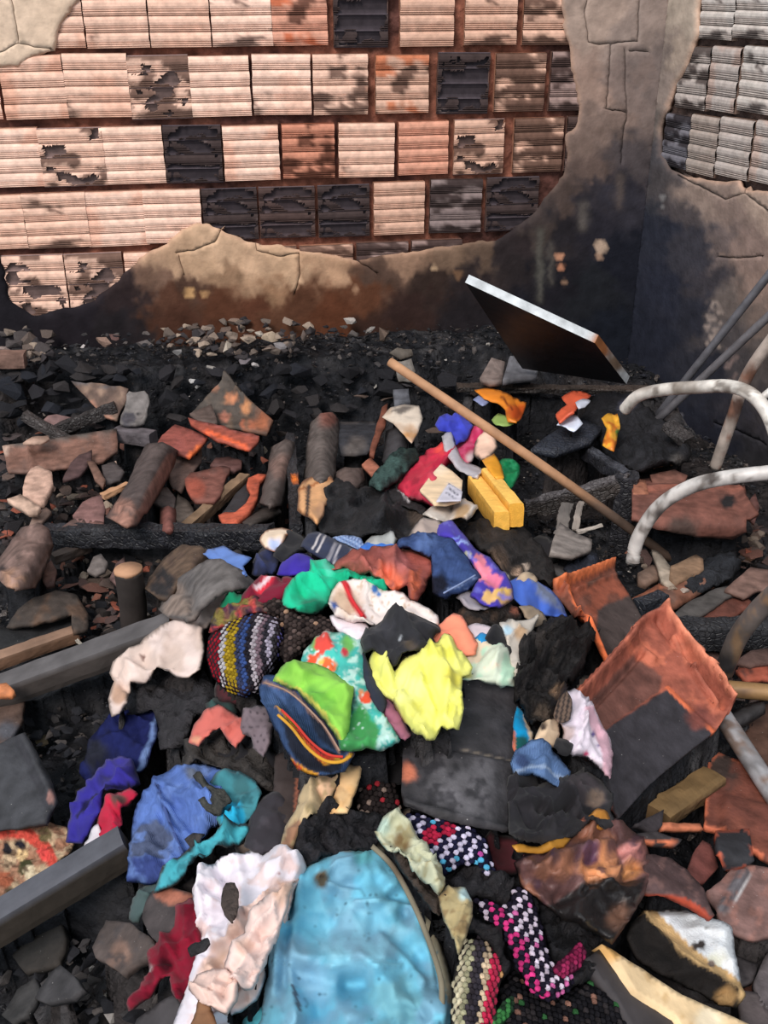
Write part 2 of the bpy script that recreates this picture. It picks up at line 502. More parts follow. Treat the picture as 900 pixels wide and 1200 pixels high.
def bar(name, p0, p1, wd, ht, mat, base, seed=0, roll=0.0, n=22, rough=0.004, feats=(), parent=None, top=None, end=None, up=None, rag=0.0):
    """a squared length of timber from p0 to p1, surface worn by noise; end = colour of the sawn or broken ends"""
    p0 = np.asarray(p0, float); p1 = np.asarray(p1, float)
    tg = p1 - p0; ln = np.linalg.norm(tg); tg = tg / ln
    upv = np.array([0, 0, 1.0]) if up is None else np.asarray(up, float)
    a = np.cross(tg, upv); a /= np.linalg.norm(a); b = np.cross(a, tg)
    cr, sr = math.cos(roll), math.sin(roll)
    a, b = a * cr + b * sr, -a * sr + b * cr
    ring = []
    K = 4
    for (s0, s1) in (((-1, -1), (1, -1)), ((1, -1), (1, 1)), ((1, 1), (-1, 1)), ((-1, 1), (-1, -1))):
        for k in range(K):
            t = k / K
            u = s0[0] + (s1[0] - s0[0]) * t; v = s0[1] + (s1[1] - s0[1]) * t
            ch = 0.93 if k == 0 else 1.0
            ring.append((u * ch, v * ch))
    R = len(ring); V = []; Fc = []; tp = []
    for i in range(n + 1):
        t = i / n
        for j, (u, v) in enumerate(ring):
            q = 1 + rough / max(min(wd, ht), 1e-4) * (float(fbm(t * ln * 30, j * 0.9, seed, 3)) - 0.5) * 3
            e = 0
            if rag and i in (0, n): e = rag * (float(vn(j * 0.7, 3.3 + i, seed + 5)) - 0.5)
            V.append(p0 + tg * (t * ln + e) + a * u * wd / 2 * q + b * v * ht / 2 * q)
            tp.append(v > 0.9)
    for i in range(n):
        for j in range(R):
            k = (j + 1) % R
            Fc.append((i * R + j, i * R + k, (i + 1) * R + k, (i + 1) * R + j))
    m0 = len(V)
    for i in (0, n):
        for j in range(R): V.append(V[i * R + j].copy()); tp.append(False)
    Fc.append(tuple(m0 + j for j in range(R - 1, -1, -1))); Fc.append(tuple(m0 + R + j for j in range(R)))
    V = np.array(V); tp = np.array(tp)
    x, y = project(V)
    c = np.tile(lin(base), (len(V), 1))
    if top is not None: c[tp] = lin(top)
    c = c * (1 + 0.5 * (fbm(x / 14, y / 14, seed, 3)[:, None] - 0.5))
    c = paint(c, x, y, feats, seed)
    if end is not None: c[m0:] = lin(end)
    P, loc = centred(V)
    me = mesh_of(name, P, Fc, mat, c, smooth=False)
    o = link(name, me, None, loc)
    if parent is not None:
        o.parent = parent; o.location = Vector(loc) - parent.location
    return o

def empty(name, loc):
    o = bpy.data.objects.new(name, None); COL.objects.link(o); o.location = loc
    o.empty_display_size = 0.05
    return o
# ------------------------------------------------------------------ the setting: walls of hollow brick under burnt plaster
def idw(px, py, pts, power=6.0, warp=14, seed=3, soot=(0.86, 0.90, 0.97)):
    x = px + (fbm(px / 38, py / 38, seed, 5) - .5) * 2 * warp * 1.8
    y = py + (fbm(px / 38, py / 38, seed + 50, 5) - .5) * 2 * warp * 1.8
    x = x + (fbm(px / 8, py / 8, seed + 7, 3) - .5) * 26; y = y + (fbm(px / 8, py / 8, seed + 57, 3) - .5) * 26
    num = np.zeros((len(px), 3)); den = np.zeros(len(px))
    for (a, b, rgb) in pts:
        wgt = 1.0 / (np.hypot(x - a, y - b) + 4) ** power
        num += wgt[:, None] * np.array(rgb, float); den += wgt
    c = num / den[:, None] / 255.0
    sat = 1 - c.min(1) / np.maximum(c.max(1), 1e-3)
    dk = (sstep(0.36, 0.2, c.mean(1)) * sstep(0.42, 0.25, sat))[:, None]
    c = c * (1 - dk + dk * np.array(soot))
    return np.where(c <= 0.04045, c / 12.92, ((c + 0.055) / 1.055) ** 2.4) * 0.92

class Wall:
    def __init__(s, p0, u, n, rot):
        s.p0, s.u, s.n, s.rot = p0, u, n, rot
    def uz(s, px, py):
        p = on_plane(np.atleast_1d(np.asarray(px, float)), np.atleast_1d(np.asarray(py, float)), s.p0, s.n)
        return (p - s.p0) @ s.u, p[:, 2]
    def pt(s, u, z, out=0.0):
        u = np.asarray(u, float); z = np.asarray(z, float)
        return s.p0 + u[..., None] * s.u + np.stack([0 * z, 0 * z, z], -1) + s.n * (np.asarray(out)[..., None] if np.ndim(out) else out)

BACK = Wall(W0, WU, WN, YAW)
RIGHT = Wall(CORNER, RU, RN, math.atan2(RU[1], RU[0]))

def wall_body(name, wl, u0, u1, z1, rgb):
    V = []
    for out in (-0.03, -0.15):
        for (u, z) in ((u0, -0.1), (u1, -0.1), (u1, z1), (u0, z1)):
            V.append(wl.pt(np.float64(u), np.float64(z), out))
    Fc = [(0, 1, 2, 3), (7, 6, 5, 4), (0, 4, 5, 1), (1, 5, 6, 2), (2, 6, 7, 3), (3, 7, 4, 0)]
    o = link(name, mesh_of(name, np.array(V), Fc, 'mortar', lin(rgb), smooth=False))
    tag(o, kind='structure')
    return o

def mortar(wl, parent, poly, rgb, rgb2, seed):
    ol = rough_outline(poly, 14, 0, seed, False)
    V2, T = cdt(ol, 5)
    u, z = wl.uz(V2[:, 0], V2[:, 1])
    n = fbm(u * 38, z * 38, seed, 4)
    P = wl.pt(u, z, -0.021 + 0.026 * (n - 0.5))
    k = sstep(0.4, 0.62, fbm(u * 5, z * 5, seed + 9, 4))[:, None]
    c = lin(rgb) * (1 - k) + lin(rgb2) * k
    c = c * (0.65 + 0.7 * n[:, None])
    link('mortar_bed', mesh_of('mortar_bed', P, T, 'mortar', c), parent)

def plaster(wl, parent, outer, holes, cps, cracks, seed, res=4, feats=(), out=0.013, soot=(0.86, 0.90, 0.97)):
    ol = rough_outline(outer, 24, 0, seed, False)
    hs = [rough_outline(h, 4.5, 3.2, seed + 5 + i, True) for i, h in enumerate(holes)]
    x0, y0 = ol.min(0); x1, y1 = ol.max(0)
    gx, gy = np.meshgrid(np.arange(x0, x1, res), np.arange(y0, y1, res))
    gx = (gx + (np.arange(gx.shape[0]) % 2)[:, None] * res / 2).ravel(); gy = gy.ravel()
    k = inside(ol, gx, gy)
    for h in hs:
        k &= ~inside(h, gx, gy)
    gx, gy = gx[k], gy[k]
    k = dist_line(ol, gx, gy, True) > 2
    for h in hs: k &= dist_line(h, gx, gy, True) > 2.2
    cpts = []; 
    for cr in cracks:
        cl = rough_outline(list(cr) + list(cr)[::-1], 3.5, 1.6, seed + 31, False)
        cl = cl[:len(cl) // 2]
        k &= dist_line(cl, gx, gy) > 2.4
        cpts.append(cl)
    pts = [ol] + hs; edges = []; base = 0
    for a in pts:
        n = len(a); edges += [(base + i, base + (i + 1) % n) for i in range(n)]; base += n
    deep = []
    for cl in cpts:
        tg = np.gradient(cl, axis=0); tg /= np.linalg.norm(tg, axis=1)[:, None] + 1e-9
        nn = np.stack([-tg[:, 1], tg[:, 0]], -1)
        for off in (-0.8, 0, 0.8):
            a = cl + nn * off; n = len(a)
            pts.append(a); edges += [(base + i, base + i + 1) for i in range(n - 1)]; base += n
            if off == 0: deep.append(a)
    pts.append(np.stack([gx[k], gy[k]], -1))
    allp = np.concatenate(pts)
    r = geometry.delaunay_2d_cdt([Vector(p) for p in allp], edges, [], 0, 1e-6)
    V = np.array([tuple(v) for v in r[0]]); T = np.array([tuple(f) for f in r[2]])
    c = V[T].mean(1)
    kk = inside(ol, c[:, 0], c[:, 1])
    for h in hs: kk &= ~inside(h, c[:, 0], c[:, 1])
    T = T[kk]
    used = np.unique(T); mp = -np.ones(len(V), int); mp[used] = np.arange(len(used)); V = V[used]; T = mp[T]
    x, y = V[:, 0], V[:, 1]
    u, z = wl.uz(x, y)
    dep = out + 0.004 * (fbm(u * 7, z * 7, seed, 4) - .5)
    rim = np.full(len(x), 1e9)
    for h in hs: rim = np.minimum(rim, dist_line(h, x, y, True))
    dep = dep - 0.007 * sstep(5, 0, rim)
    col = idw(x, y, cps, seed=seed, soot=soot)
    col = col * (0.86 + 0.28 * fbm(x / 9, y / 9, seed + 4, 4)[:, None])
    col = paint(col, x, y, feats, seed)
    k = (sstep(4.5, 0, rim) * 0.6)[:, None]; bright = np.clip((col.mean(1, keepdims=True) - .04) / 0.2, 0, 1)
    col = col * (1 - k) + (lin((205, 165, 140)) * bright + col * (1 - bright)) * k
    for a in deep:
        dd = dist_line(a, x, y) < 0.05
        dep = np.where(dd, dep - 0.009, dep)
        col[dd] *= 0.25
    P = wl.pt(u, z, dep)
    a, b, c = P[T[:, 0]], P[T[:, 1]], P[T[:, 2]]
    nr = np.cross(b - a, c - a) @ wl.n
    T = np.where((nr < 0)[:, None], T[:, ::-1], T)
    o = link('plaster_layer', mesh_of('plaster_layer', P, T, 'plaster', col), parent)
    sm = o.modifiers.new('thickness', 'SOLIDIFY'); sm.thickness = 0.02; sm.offset = -1
    return o

# --- bricks: hollow clay blocks laid with their ribbed faces outwards
BW = 0.19
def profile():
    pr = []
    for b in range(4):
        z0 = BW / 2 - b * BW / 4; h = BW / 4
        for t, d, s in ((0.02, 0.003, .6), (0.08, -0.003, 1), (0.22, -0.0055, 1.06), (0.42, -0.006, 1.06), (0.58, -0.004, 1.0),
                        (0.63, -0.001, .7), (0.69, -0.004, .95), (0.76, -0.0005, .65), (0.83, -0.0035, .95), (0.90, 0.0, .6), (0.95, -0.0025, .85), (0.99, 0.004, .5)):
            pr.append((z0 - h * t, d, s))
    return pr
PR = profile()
SOOTC = np.array([0.22, 0.2, 0.2])
def brick_mesh(seed, hole=0.0, sootamt=0.3, inner=(118, 106, 104), redamt=0.0):
    nx = 26 if hole > 0 else 12
    V = []; C = []; Fc = []
    xs = np.linspace(-BW / 2, BW / 2, nx + 1)
    np_ = len(PR)
    for i, x in enumerate(xs):
        for (z, d, s) in PR:
            e = 0.003 * (float(vn(z * 60, i / nx * 2.0, seed + 2)) - .5) if i in (0, nx) else 0
            jx = jz = 0
            if hole > 0 and 0 < i < nx:
                jx = (float(_hash(np.array(i), np.array(int(z * 1e4)), seed)) - .5) * BW / nx * .9
            V.append((x + e + jx, d, z))
            n = float(fbm(np.float64(x * 14), np.float64(z * 22), seed, 4))
            k = float(sstep(0.62 - sootamt * .45, 0.72 - sootamt * .45, n))
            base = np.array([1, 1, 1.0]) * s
            if redamt:
                rr = float(sstep(0.5, 0.6, fbm(np.float64(x * 11 + 9), np.float64(z * 15), seed + 7, 3))) * redamt
                base = base * (1 - rr) + np.array([0.72, 0.36, 0.22]) * s * rr
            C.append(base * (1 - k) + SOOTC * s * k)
    for i in range(nx):
        for j in range(np_ - 1):
            if hole > 0:
                xm = (i + .5) / nx; zm = j / np_
                m = float(fbm(np.float64(xm * 3.2 + seed), np.float64(zm * 5.5), seed + 13, 4))
                ed = min(xm, 1 - xm, zm, 1 - zm)
                m -= 0.25 * max(0, 0.1 - ed) / 0.1
                m2 = float(fbm(np.float64((xm + .3 / nx) * 3.2 + seed), np.float64((zm + .4 / np_) * 5.5), seed + 13, 4)) - 0.25 * max(0, 0.1 - ed) / 0.1
                a = i * np_ + j
                if m <= 1 - hole: Fc.append((a, a + 1, a + np_))
                if m2 <= 1 - hole: Fc.append((a + 1, a + np_ + 1, a + np_))
                continue
            a = i * np_ + j
            Fc.append((a, a + 1, a + np_ + 1, a + np_))
    # sides and, behind the face, the open channels of the block
    b0 = len(V)
    for x in (-BW / 2, BW / 2):
        for (z, y) in ((BW / 2, 0.0), (-BW / 2, 0.0), (-BW / 2, 0.05), (BW / 2, 0.05)):
            V.append((x, y + 0.002, z)); C.append(np.array([0.55, 0.42, 0.36]))
    Fc += [(b0, b0 + 3, b0 + 2, b0 + 1), (b0 + 4, b0 + 5, b0 + 6, b0 + 7), (b0, b0 + 4, b0 + 7, b0 + 3), (b0 + 1, b0 + 2, b0 + 6, b0 + 5)]
    if hole > 0:
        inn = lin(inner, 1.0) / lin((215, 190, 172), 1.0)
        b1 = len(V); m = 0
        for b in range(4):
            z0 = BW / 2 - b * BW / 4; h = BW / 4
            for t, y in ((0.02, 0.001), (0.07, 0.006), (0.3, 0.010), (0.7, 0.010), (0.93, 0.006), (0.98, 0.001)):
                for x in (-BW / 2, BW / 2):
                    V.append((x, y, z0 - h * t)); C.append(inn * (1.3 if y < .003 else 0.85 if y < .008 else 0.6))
                m += 1
        for j in range(m - 1):
            a = b1 + j * 2
            Fc.append((a, a + 1, a + 3, a + 2)[::-1])
    me = mesh_of('brick', np.array(V), Fc, 'brick', np.array(C), smooth=False)
    return me
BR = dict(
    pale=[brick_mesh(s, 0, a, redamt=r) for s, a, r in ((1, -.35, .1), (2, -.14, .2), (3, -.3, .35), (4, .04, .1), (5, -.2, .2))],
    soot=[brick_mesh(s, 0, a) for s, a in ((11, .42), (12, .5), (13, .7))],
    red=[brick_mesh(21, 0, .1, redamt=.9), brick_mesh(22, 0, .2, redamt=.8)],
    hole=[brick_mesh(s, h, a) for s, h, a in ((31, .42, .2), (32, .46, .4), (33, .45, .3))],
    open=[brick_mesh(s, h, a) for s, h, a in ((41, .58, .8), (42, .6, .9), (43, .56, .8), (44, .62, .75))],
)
rng = random.Random(5)
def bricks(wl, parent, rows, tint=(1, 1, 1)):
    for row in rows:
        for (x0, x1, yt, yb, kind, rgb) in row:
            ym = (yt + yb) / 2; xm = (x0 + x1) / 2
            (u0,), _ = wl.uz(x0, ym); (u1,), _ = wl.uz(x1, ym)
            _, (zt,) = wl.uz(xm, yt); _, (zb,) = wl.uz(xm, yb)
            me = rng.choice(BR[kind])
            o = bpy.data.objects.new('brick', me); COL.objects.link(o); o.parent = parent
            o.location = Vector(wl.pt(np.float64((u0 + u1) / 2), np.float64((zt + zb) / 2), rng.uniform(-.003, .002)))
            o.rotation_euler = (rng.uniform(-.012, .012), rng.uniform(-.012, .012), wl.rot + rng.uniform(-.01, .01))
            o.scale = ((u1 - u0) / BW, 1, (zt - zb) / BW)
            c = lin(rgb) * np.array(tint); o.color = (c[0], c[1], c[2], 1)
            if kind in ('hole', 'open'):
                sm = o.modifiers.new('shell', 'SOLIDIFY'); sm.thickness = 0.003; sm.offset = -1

PA = (250, 212, 192); PB = (242, 200, 178); PC = (220, 178, 156); PD = (224, 164, 140); DK = (160, 136, 130); BK = (140, 124, 122); RD = (205, 140, 115)
def R(*bs): return bs
ROWS = [
    R((70, 140, -105, -30, 'pale', PA), (143, 212, -105, -30, 'pale', PB), (215, 282, -106, -30, 'pale', PA), (286, 352, -106, -31, 'soot', PB), (356, 420, -106, -31, 'pale', PA), (424, 488, -106, -31, 'pale', PC), (493, 556, -107, -31, 'pale', PB), (560, 622, -107, -32, 'pale', PB), (626, 690, -107, -32, 'pale', PC)),
    R((-60, 20, -21, 58, 'pale', PB), (22, 96, -21, 57, 'pale', PB), (98, 172, -21, 57, 'pale', PB), (174, 245, -21, 56, 'pale', PB), (247, 318, -21, 55, 'pale', PA), (318, 383, -21, 54, 'red', PD), (391, 455, -22, 55, 'open', BK), (469, 532, -22, 55, 'pale', PC), (545, 606, -22, 53, 'pale', PC), (614, 675, -22, 53, 'soot', PC)),
    R((-75, -2, 64, 141, 'pale', PA), (2, 76, 64, 140, 'pale', PB), (76, 151, 62, 138, 'pale', PB), (151, 223, 65, 139, 'hole', PB), (223, 293, 65, 137, 'pale', PA), (296, 364, 63, 135, 'pale', PA), (367, 431, 63, 135, 'red', PB), (440, 502, 64, 133, 'red', PC), (513, 573, 62, 133, 'open', BK), (580, 638, 62, 131, 'soot', PC), (645, 700, 60, 130, 'soot', DK)),
    R((-100, -28, 151, 222, 'pale', PA), (-26, 48, 150, 220, 'pale', PA), (47, 122, 150, 218, 'hole', PB), (119, 192, 148, 216, 'pale', PA), (193, 260, 147, 214, 'open', BK), (262, 327, 147, 212, 'pale', PA), (331, 392, 145, 209, 'red', RD), (397, 462, 144, 208, 'pale', PB), (467, 525, 142, 205, 'pale', PD), (532, 590, 140, 204, 'hole', PC), (602, 659, 138, 202, 'soot', PC), (663, 715, 136, 200, 'soot', DK)),
    R((-120, -48, 230, 296, 'pale', PB), (-46, 29, 229, 293, 'pale', PB), (29, 103, 226, 291, 'pale', PB), (101, 172, 224, 289, 'pale', PA), (169, 236, 222, 285, 'pale', PA), (238, 302, 221, 281, 'open', BK), (304, 369, 219, 278, 'open', DK), (373, 433, 217, 277, 'open', BK), (438, 497, 213, 275, 'pale', PC), (504, 564, 210, 273, 'soot', BK), (570, 630, 208, 270, 'open', BK)),
    R((-72, 3, 302, 370, 'soot', DK), (6, 78, 299, 370, 'hole', PB), (79, 146, 297, 367, 'hole', PB), (148, 214, 295, 362, 'pale', PB), (216, 282, 292, 356, 'pale', PB), (284, 348, 289, 350, 'soot', PC), (352, 414, 287, 345, 'soot', PC), (418, 478, 284, 340, 'soot', DK), (482, 540, 281, 336, 'soot', DK)),
]
corner_u = float((CORNER - W0) @ WU)
wb = wall_body('wall_back', BACK, -2.35, corner_u + 0.1, 1.84, (120, 82, 68))
mortar(BACK, wb, [(-250, -130), (735, -130), (735, 300), (560, 345), (300, 380), (-250, 400)], (132, 84, 68), (88, 58, 52), 4)
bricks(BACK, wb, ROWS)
HOLE_B = [(97, -8), (130, -60), (180, -95), (420, -108), (600, -100), (640, -60), (655, -8), (660, 30), (667, 60), (671, 95), (679, 128), (674, 150), (661, 157), (664, 182), (659, 205),
          (643, 226), (625, 248), (604, 268), (580, 281), (545, 284), (505, 291), (470, 296), (440, 301), (418, 303), (380, 298), (335, 289), (300, 284),
          (272, 276), (246, 262), (232, 261), (212, 268), (195, 284), (168, 299), (150, 318), (132, 334), (112, 351), (92, 359), (62, 364), (40, 369), (14, 352), (4, 312),
          (-4, 286), (-40, 300), (-110, 305), (-150, 240), (-160, 130), (-90, 90), (-30, 84), (0, 80), (20, 78), (42, 65), (66, 58), (71, 28), (84, 12)]
CPS_B = [(20, 30, (222, 196, 172)), (-60, 10, (218, 192, 170)), (60, 20, (216, 190, 166)), (-150, 40, (200, 176, 156)), (-200, 250, (120, 105, 98)), (-60, 330, (50, 44, 44)), (0, 340, (40, 36, 38)), (-180, 400, (40, 36, 38)),
         (700, 20, (168, 148, 136)), (690, 90, (158, 134, 122)), (750, 40, (150, 134, 126)), (740, 100, (132, 116, 110)), (770, 80, (120, 108, 104)), (720, 150, (128, 110, 102)), (690, 170, (122, 104, 96)), (745, 190, (84, 76, 76)),
         (700, 210, (104, 88, 82)), (665, 232, (86, 72, 66)), (620, 275, (58, 48, 46)), (655, 262, (48, 43, 44)), (590, 292, (56, 47, 45)), (705, 232, (62, 56, 58)), (725, 235, (60, 56, 60)), (640, 262, (78, 66, 60)), (690, 265, (52, 48, 52)), (735, 300, (38, 38, 44)), (640, 320, (40, 37, 40)), (690, 340, (42, 42, 44)), (610, 300, (54, 46, 44)), (720, 400, (34, 36, 42)),
         (560, 298, (100, 82, 70)), (520, 304, (120, 98, 82)), (470, 308, (150, 120, 100)), (550, 325, (54, 44, 42)), (500, 330, (62, 48, 42)), (440, 322, (90, 70, 60)), (480, 360, (58, 42, 38)), (540, 370, (46, 40, 40)), (600, 380, (38, 36, 40)),
         (420, 345, (96, 62, 46)), (350, 350, (88, 58, 44)), (300, 300, (205, 170, 140)), (250, 285, (206, 172, 142)), (235, 305, (196, 162, 132)), (340, 305, (198, 164, 134)), (385, 310, (182, 146, 118)), (300, 322, (180, 146, 118)), (320, 340, (152, 118, 92)), (200, 306, (190, 156, 128)),
         (260, 322, (150, 120, 96)), (180, 325, (120, 94, 80)), (220, 340, (84, 62, 52)), (200, 352, (88, 60, 48)), (150, 352, (56, 44, 42)), (100, 372, (44, 38, 40)), (300, 365, (92, 58, 44)), (250, 365, (88, 56, 42)), (200, 378, (76, 50, 40)), (400, 375, (92, 56, 40)), (150, 385, (46, 40, 40)), (450, 385, (62, 44, 38)), (300, 480, (40, 36, 38)), (560, 470, (34, 33, 38))]
CR_B = [[(12, -20), (19, 25), (22, 50)], [(22, 50), (0, 62)], [(22, 50), (40, 55), (58, 56)],
        [(748, -20), (746, 48), (705, 52), (688, 49)], [(714, 54), (712, 85), (709, 125)], [(730, 60), (731, 90), (734, 130), (728, 165), (726, 190)], [(709, 127), (732, 131)], [(736, 60), (758, 60)],
        [(208, 295), (228, 292), (252, 284), (262, 262)], [(210, 300), (216, 320)], [(300, 284), (300, 292), (325, 300), (350, 296)], [(350, 296), (351, 320), (346, 340)], [(420, 305), (440, 318)], [(688, 49), (684, 10), (690, -20)]]
F_B = [('spot', 654, 300, 5, (205, 150, 120)), ('spot', 657, 312, 4, (200, 140, 110)), ('spot', 704, 288, 7, (190, 165, 145)), ('spot', 701, 300, 4, (170, 140, 120)), ('softline', [(632, 270), (631, 350)], 7, (92, 90, 84)), ('softline', [(645, 285), (644, 330)], 6, (84, 80, 76)),
       ('softline', [(683, 240), (682, 265)], 9, (98, 92, 88)), ('softline', [(725, 205), (724, 240)], 9, (92, 82, 78)), ('spot', 660, 330, 3, (150, 120, 100)), ('spot', 508, 313, 3, (190, 160, 130)), ('spot', 536, 322, 6, (120, 92, 72)), ('spot', 223, 342, 7, (190, 150, 105)), ('spot', 240, 343, 4, (180, 140, 100))]
plaster(BACK, wb, [(-290, -150), (801, -150), (764, 170), (727, 505), (-290, 505)], [HOLE_B], CPS_B, CR_B, 7, 4, F_B)

wr = wall_body('wall_right', RIGHT, -0.02, 3.4, 1.84, (120, 100, 92))
GA = (205, 198, 192); GB = (190, 180, 174); GC = (172, 160, 152); GD = (120, 118, 126)
ROWS_R = [
    R((826, 866, -108, -30, 'pale', GA), (869, 911, -112, -32, 'pale', GA), (914, 965, -116, -34, 'pale', GB), (968, 1030, -120, -36, 'pale', GB)),
    R((823, 862, -22, 47, 'pale', GA), (864, 908, -23, 46, 'pale', GA), (911, 960, -24, 46, 'pale', GA), (963, 1020, -25, 46, 'pale', GB)),
    R((795, 830, 54, 129, 'soot', GB), (832, 866, 54, 132, 'pale', GB), (869, 911, 54, 134, 'pale', GA), (914, 962, 56, 138, 'pale', GA), (965, 1024, 58, 142, 'pale', GB)),
    R((778, 808, 134, 197, 'soot', GD), (808, 841, 135, 206, 'pale', GC), (842, 881, 138, 210, 'pale', GB), (883, 927, 142, 218, 'pale', GB), (930, 982, 147, 228, 'pale', GB)),
]
mortar(RIGHT, wr, [(800, -130), (1060, -130), (1060, 262), (900, 240), (768, 225), (768, 120)], (112, 92, 84), (88, 74, 70), 14)
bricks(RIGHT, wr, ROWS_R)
HOLE_R = [(824, -8), (830, -70), (850, -110), (1000, -120), (1030, 0), (1035, 150), (1000, 232), (940, 236), (900, 225), (876, 221), (868, 212), (840, 211), (806, 207), (786, 197), (777, 182), (775, 160), (778, 138),
          (783, 128), (790, 110), (801, 88), (812, 62), (819, 40), (821, 12)]
CPS_R = [(800, 20, (178, 164, 150)), (812, -40, (176, 162, 150)), (790, 70, (172, 156, 142)), (780, 110, (150, 136, 128)), (776, 70, (130, 118, 112)), (770, 150, (110, 102, 98)), (766, 190, (76, 74, 78)), (762, 230, (54, 56, 64)), (775, 215, (78, 74, 76)),
         (770, 270, (44, 47, 58)), (790, 330, (42, 45, 57)), (760, 400, (38, 41, 52)), (800, 250, (84, 78, 80)), (815, 285, (60, 60, 68)), (830, 232, (150, 132, 122)), (860, 250, (140, 122, 114)), (900, 240, (165, 145, 132)), (880, 300, (142, 122, 114)), (845, 290, (112, 100, 98)), (900, 330, (150, 128, 118)),
         (835, 325, (62, 60, 66)), (825, 370, (46, 48, 58)), (860, 360, (112, 102, 98)), (900, 380, (128, 112, 104)), (850, 410, (80, 76, 78)), (885, 430, (98, 90, 88)), (830, 440, (44, 46, 55)), (870, 480, (56, 55, 62)), (900, 470, (72, 68, 70)), (780, 480, (38, 41, 52)), (830, 540, (38, 40, 50)), (890, 550, (46, 46, 50)), (1000, 300, (140, 122, 112)), (1000, 500, (80, 74, 74)), (1100, 500, (90, 82, 80))]
CR_R = [[(832, 222), (853, 233), (876, 226), (871, 213)], [(876, 226), (900, 244)], [(796, 205), (832, 222)], [(845, 300), (870, 302), (895, 300)], [(840, 495), (870, 505), (900, 520)]]
F_R = [('noise', 9, 0.66, (140, 128, 120)), ('soft', 838, 385, 16, (110, 104, 104)), ('spot', 780, 236, 3, (150, 150, 150))]
# soot swallows the paint flecks except near its edge, so the fleck pass comes only as separate chips
F_R = [('soft', 838, 382, 14, (104, 98, 98)), ('spot', 780, 232, 3, (140, 138, 138)), ('spot', 781, 241, 2, (140, 138, 138)), ('line', [(839, 295), (868, 303)], 2, (150, 130, 120))] + \
      [('spot', 832 + (i * 37) % 17, 352 + (i * 23) % 60, 1.6 + (i % 3) * .7, (165, 150, 142)) for i in range(26)] + \
      [('spot', 855 + (i * 31) % 30, 410 + (i * 19) % 40, 1.4 + (i % 2), (140, 122, 118)) for i in range(14)] + \
      [('spot', 790 + (i * 11) % 16, 485 + (i * 7) % 14, 1.4, (120, 120, 128)) for i in range(5)]
plaster(RIGHT, wr, [(802, -150), (1150, -150), (1150, 760), (900, 620), (728, 505), (765, 170)], [HOLE_R], CPS_R, CR_R, 17, 4, F_R, soot=(1.12, 1.10, 1.08))

# ------------------------------------------------------------------ timber, tubes, panel
def pt(a):
    """(px, py, lift) on the rubble, or (px, py, None, Y) at a known distance"""
    return at(a[0], a[1], a[2]) if len(a) == 3 else at_y(a[0], a[1], a[3])

def slab4(name, quad, thick, mat, face, edge, parent=None, edge_feats=(), back=None, split=None):
    A = [at_y(*q) for q in quad]
    n = np.cross(A[1] - A[0], A[3] - A[0]); n /= np.linalg.norm(n)
    if n @ (np.array([0, 0, CZ]) - A[0]) > 0: n = -n          # points away from us
    B = [a + n * thick for a in A]
    K = 10
    V = []; C = []; Fc = []
    def quadgrid(p, q, r, s, rgb, feats, nu, nv):
        b = len(V); pts = []
        for j in range(nv + 1):
            for i in range(nu + 1):
                u, v = i / nu, j / nv
                pts.append((p * (1 - u) + q * u) * (1 - v) + (s * (1 - u) + r * u) * v)
        pts = np.array(pts); x, y = project(pts)
        c = np.tile(lin(rgb), (len(pts), 1)) * (0.8 + 0.4 * fbm(x / 9, y / 9, 5, 3)[:, None])
        c = paint(c, x, y, feats, 5)
        V.extend(pts); C.extend(c)
        for j in range(nv):
            for i in range(nu):
                a = b + j * (nu + 1) + i
                Fc.append((a, a + 1, a + nu + 2, a + nu + 1))
    quadgrid(A[0], A[1], A[2], A[3], face, (), 12, 12)
    quadgrid(B[0], B[1], B[2], B[3], back or face, (), 2, 2)
    def finish(nm, par, off=None):
        P, loc = centred(np.array(V))
        me = mesh_of(nm, P, Fc, mat, np.array(C), smooth=False)
        bm = bmesh.new(); bm.from_mesh(me); bmesh.ops.recalc_face_normals(bm, faces=bm.faces); bm.to_mesh(me); bm.free()
        ob = link(nm, me, None, loc)
        if par is not None: ob.parent = par; ob.location = Vector(loc) - par.location
        return ob
    root = None
    if split:
        root = finish(name, parent); V.clear(); C.clear(); Fc.clear()
    for i in range(4):
        j = (i + 1) % 4
        quadgrid(A[i], A[j], B[j], B[i], edge, edge_feats, 24, 3)
    if split: return root, finish(split, root)
    return finish(name, parent)

o, eb = slab4('tilted_panel', [(545, 331, 3.02), (697, 402, 2.92), (734, 450, 3.12), (612, 432, 3.3)], 0.028, 'metal', (22, 21, 24), (196, 202, 206),
          edge_feats=[('soft', 706, 405, 16, (165, 105, 62)), ('spot', 0, 0, 0.1, (0, 0, 0)), ('soft', 722, 425, 14, (128, 108, 90))], split='edge_band')
eb['label'] = 'pale grey metal edge band with a rusty corner'
tag(o, 'black tabletop panel with pale edge leaning in the sooty corner', 'panel')

o = tube('broom_handle', [at_y(457, 424, 2.62), at_y(620, 535, 2.38), at(788, 656, 0.015)], 0.0125, 'wood', (172, 130, 98), 3, 12, 10,
         feats=[('soft', 760, 630, 110, (86, 70, 60))])
tag(o, 'long tan wooden broom handle lying across the rubble towards the corner', 'handle')

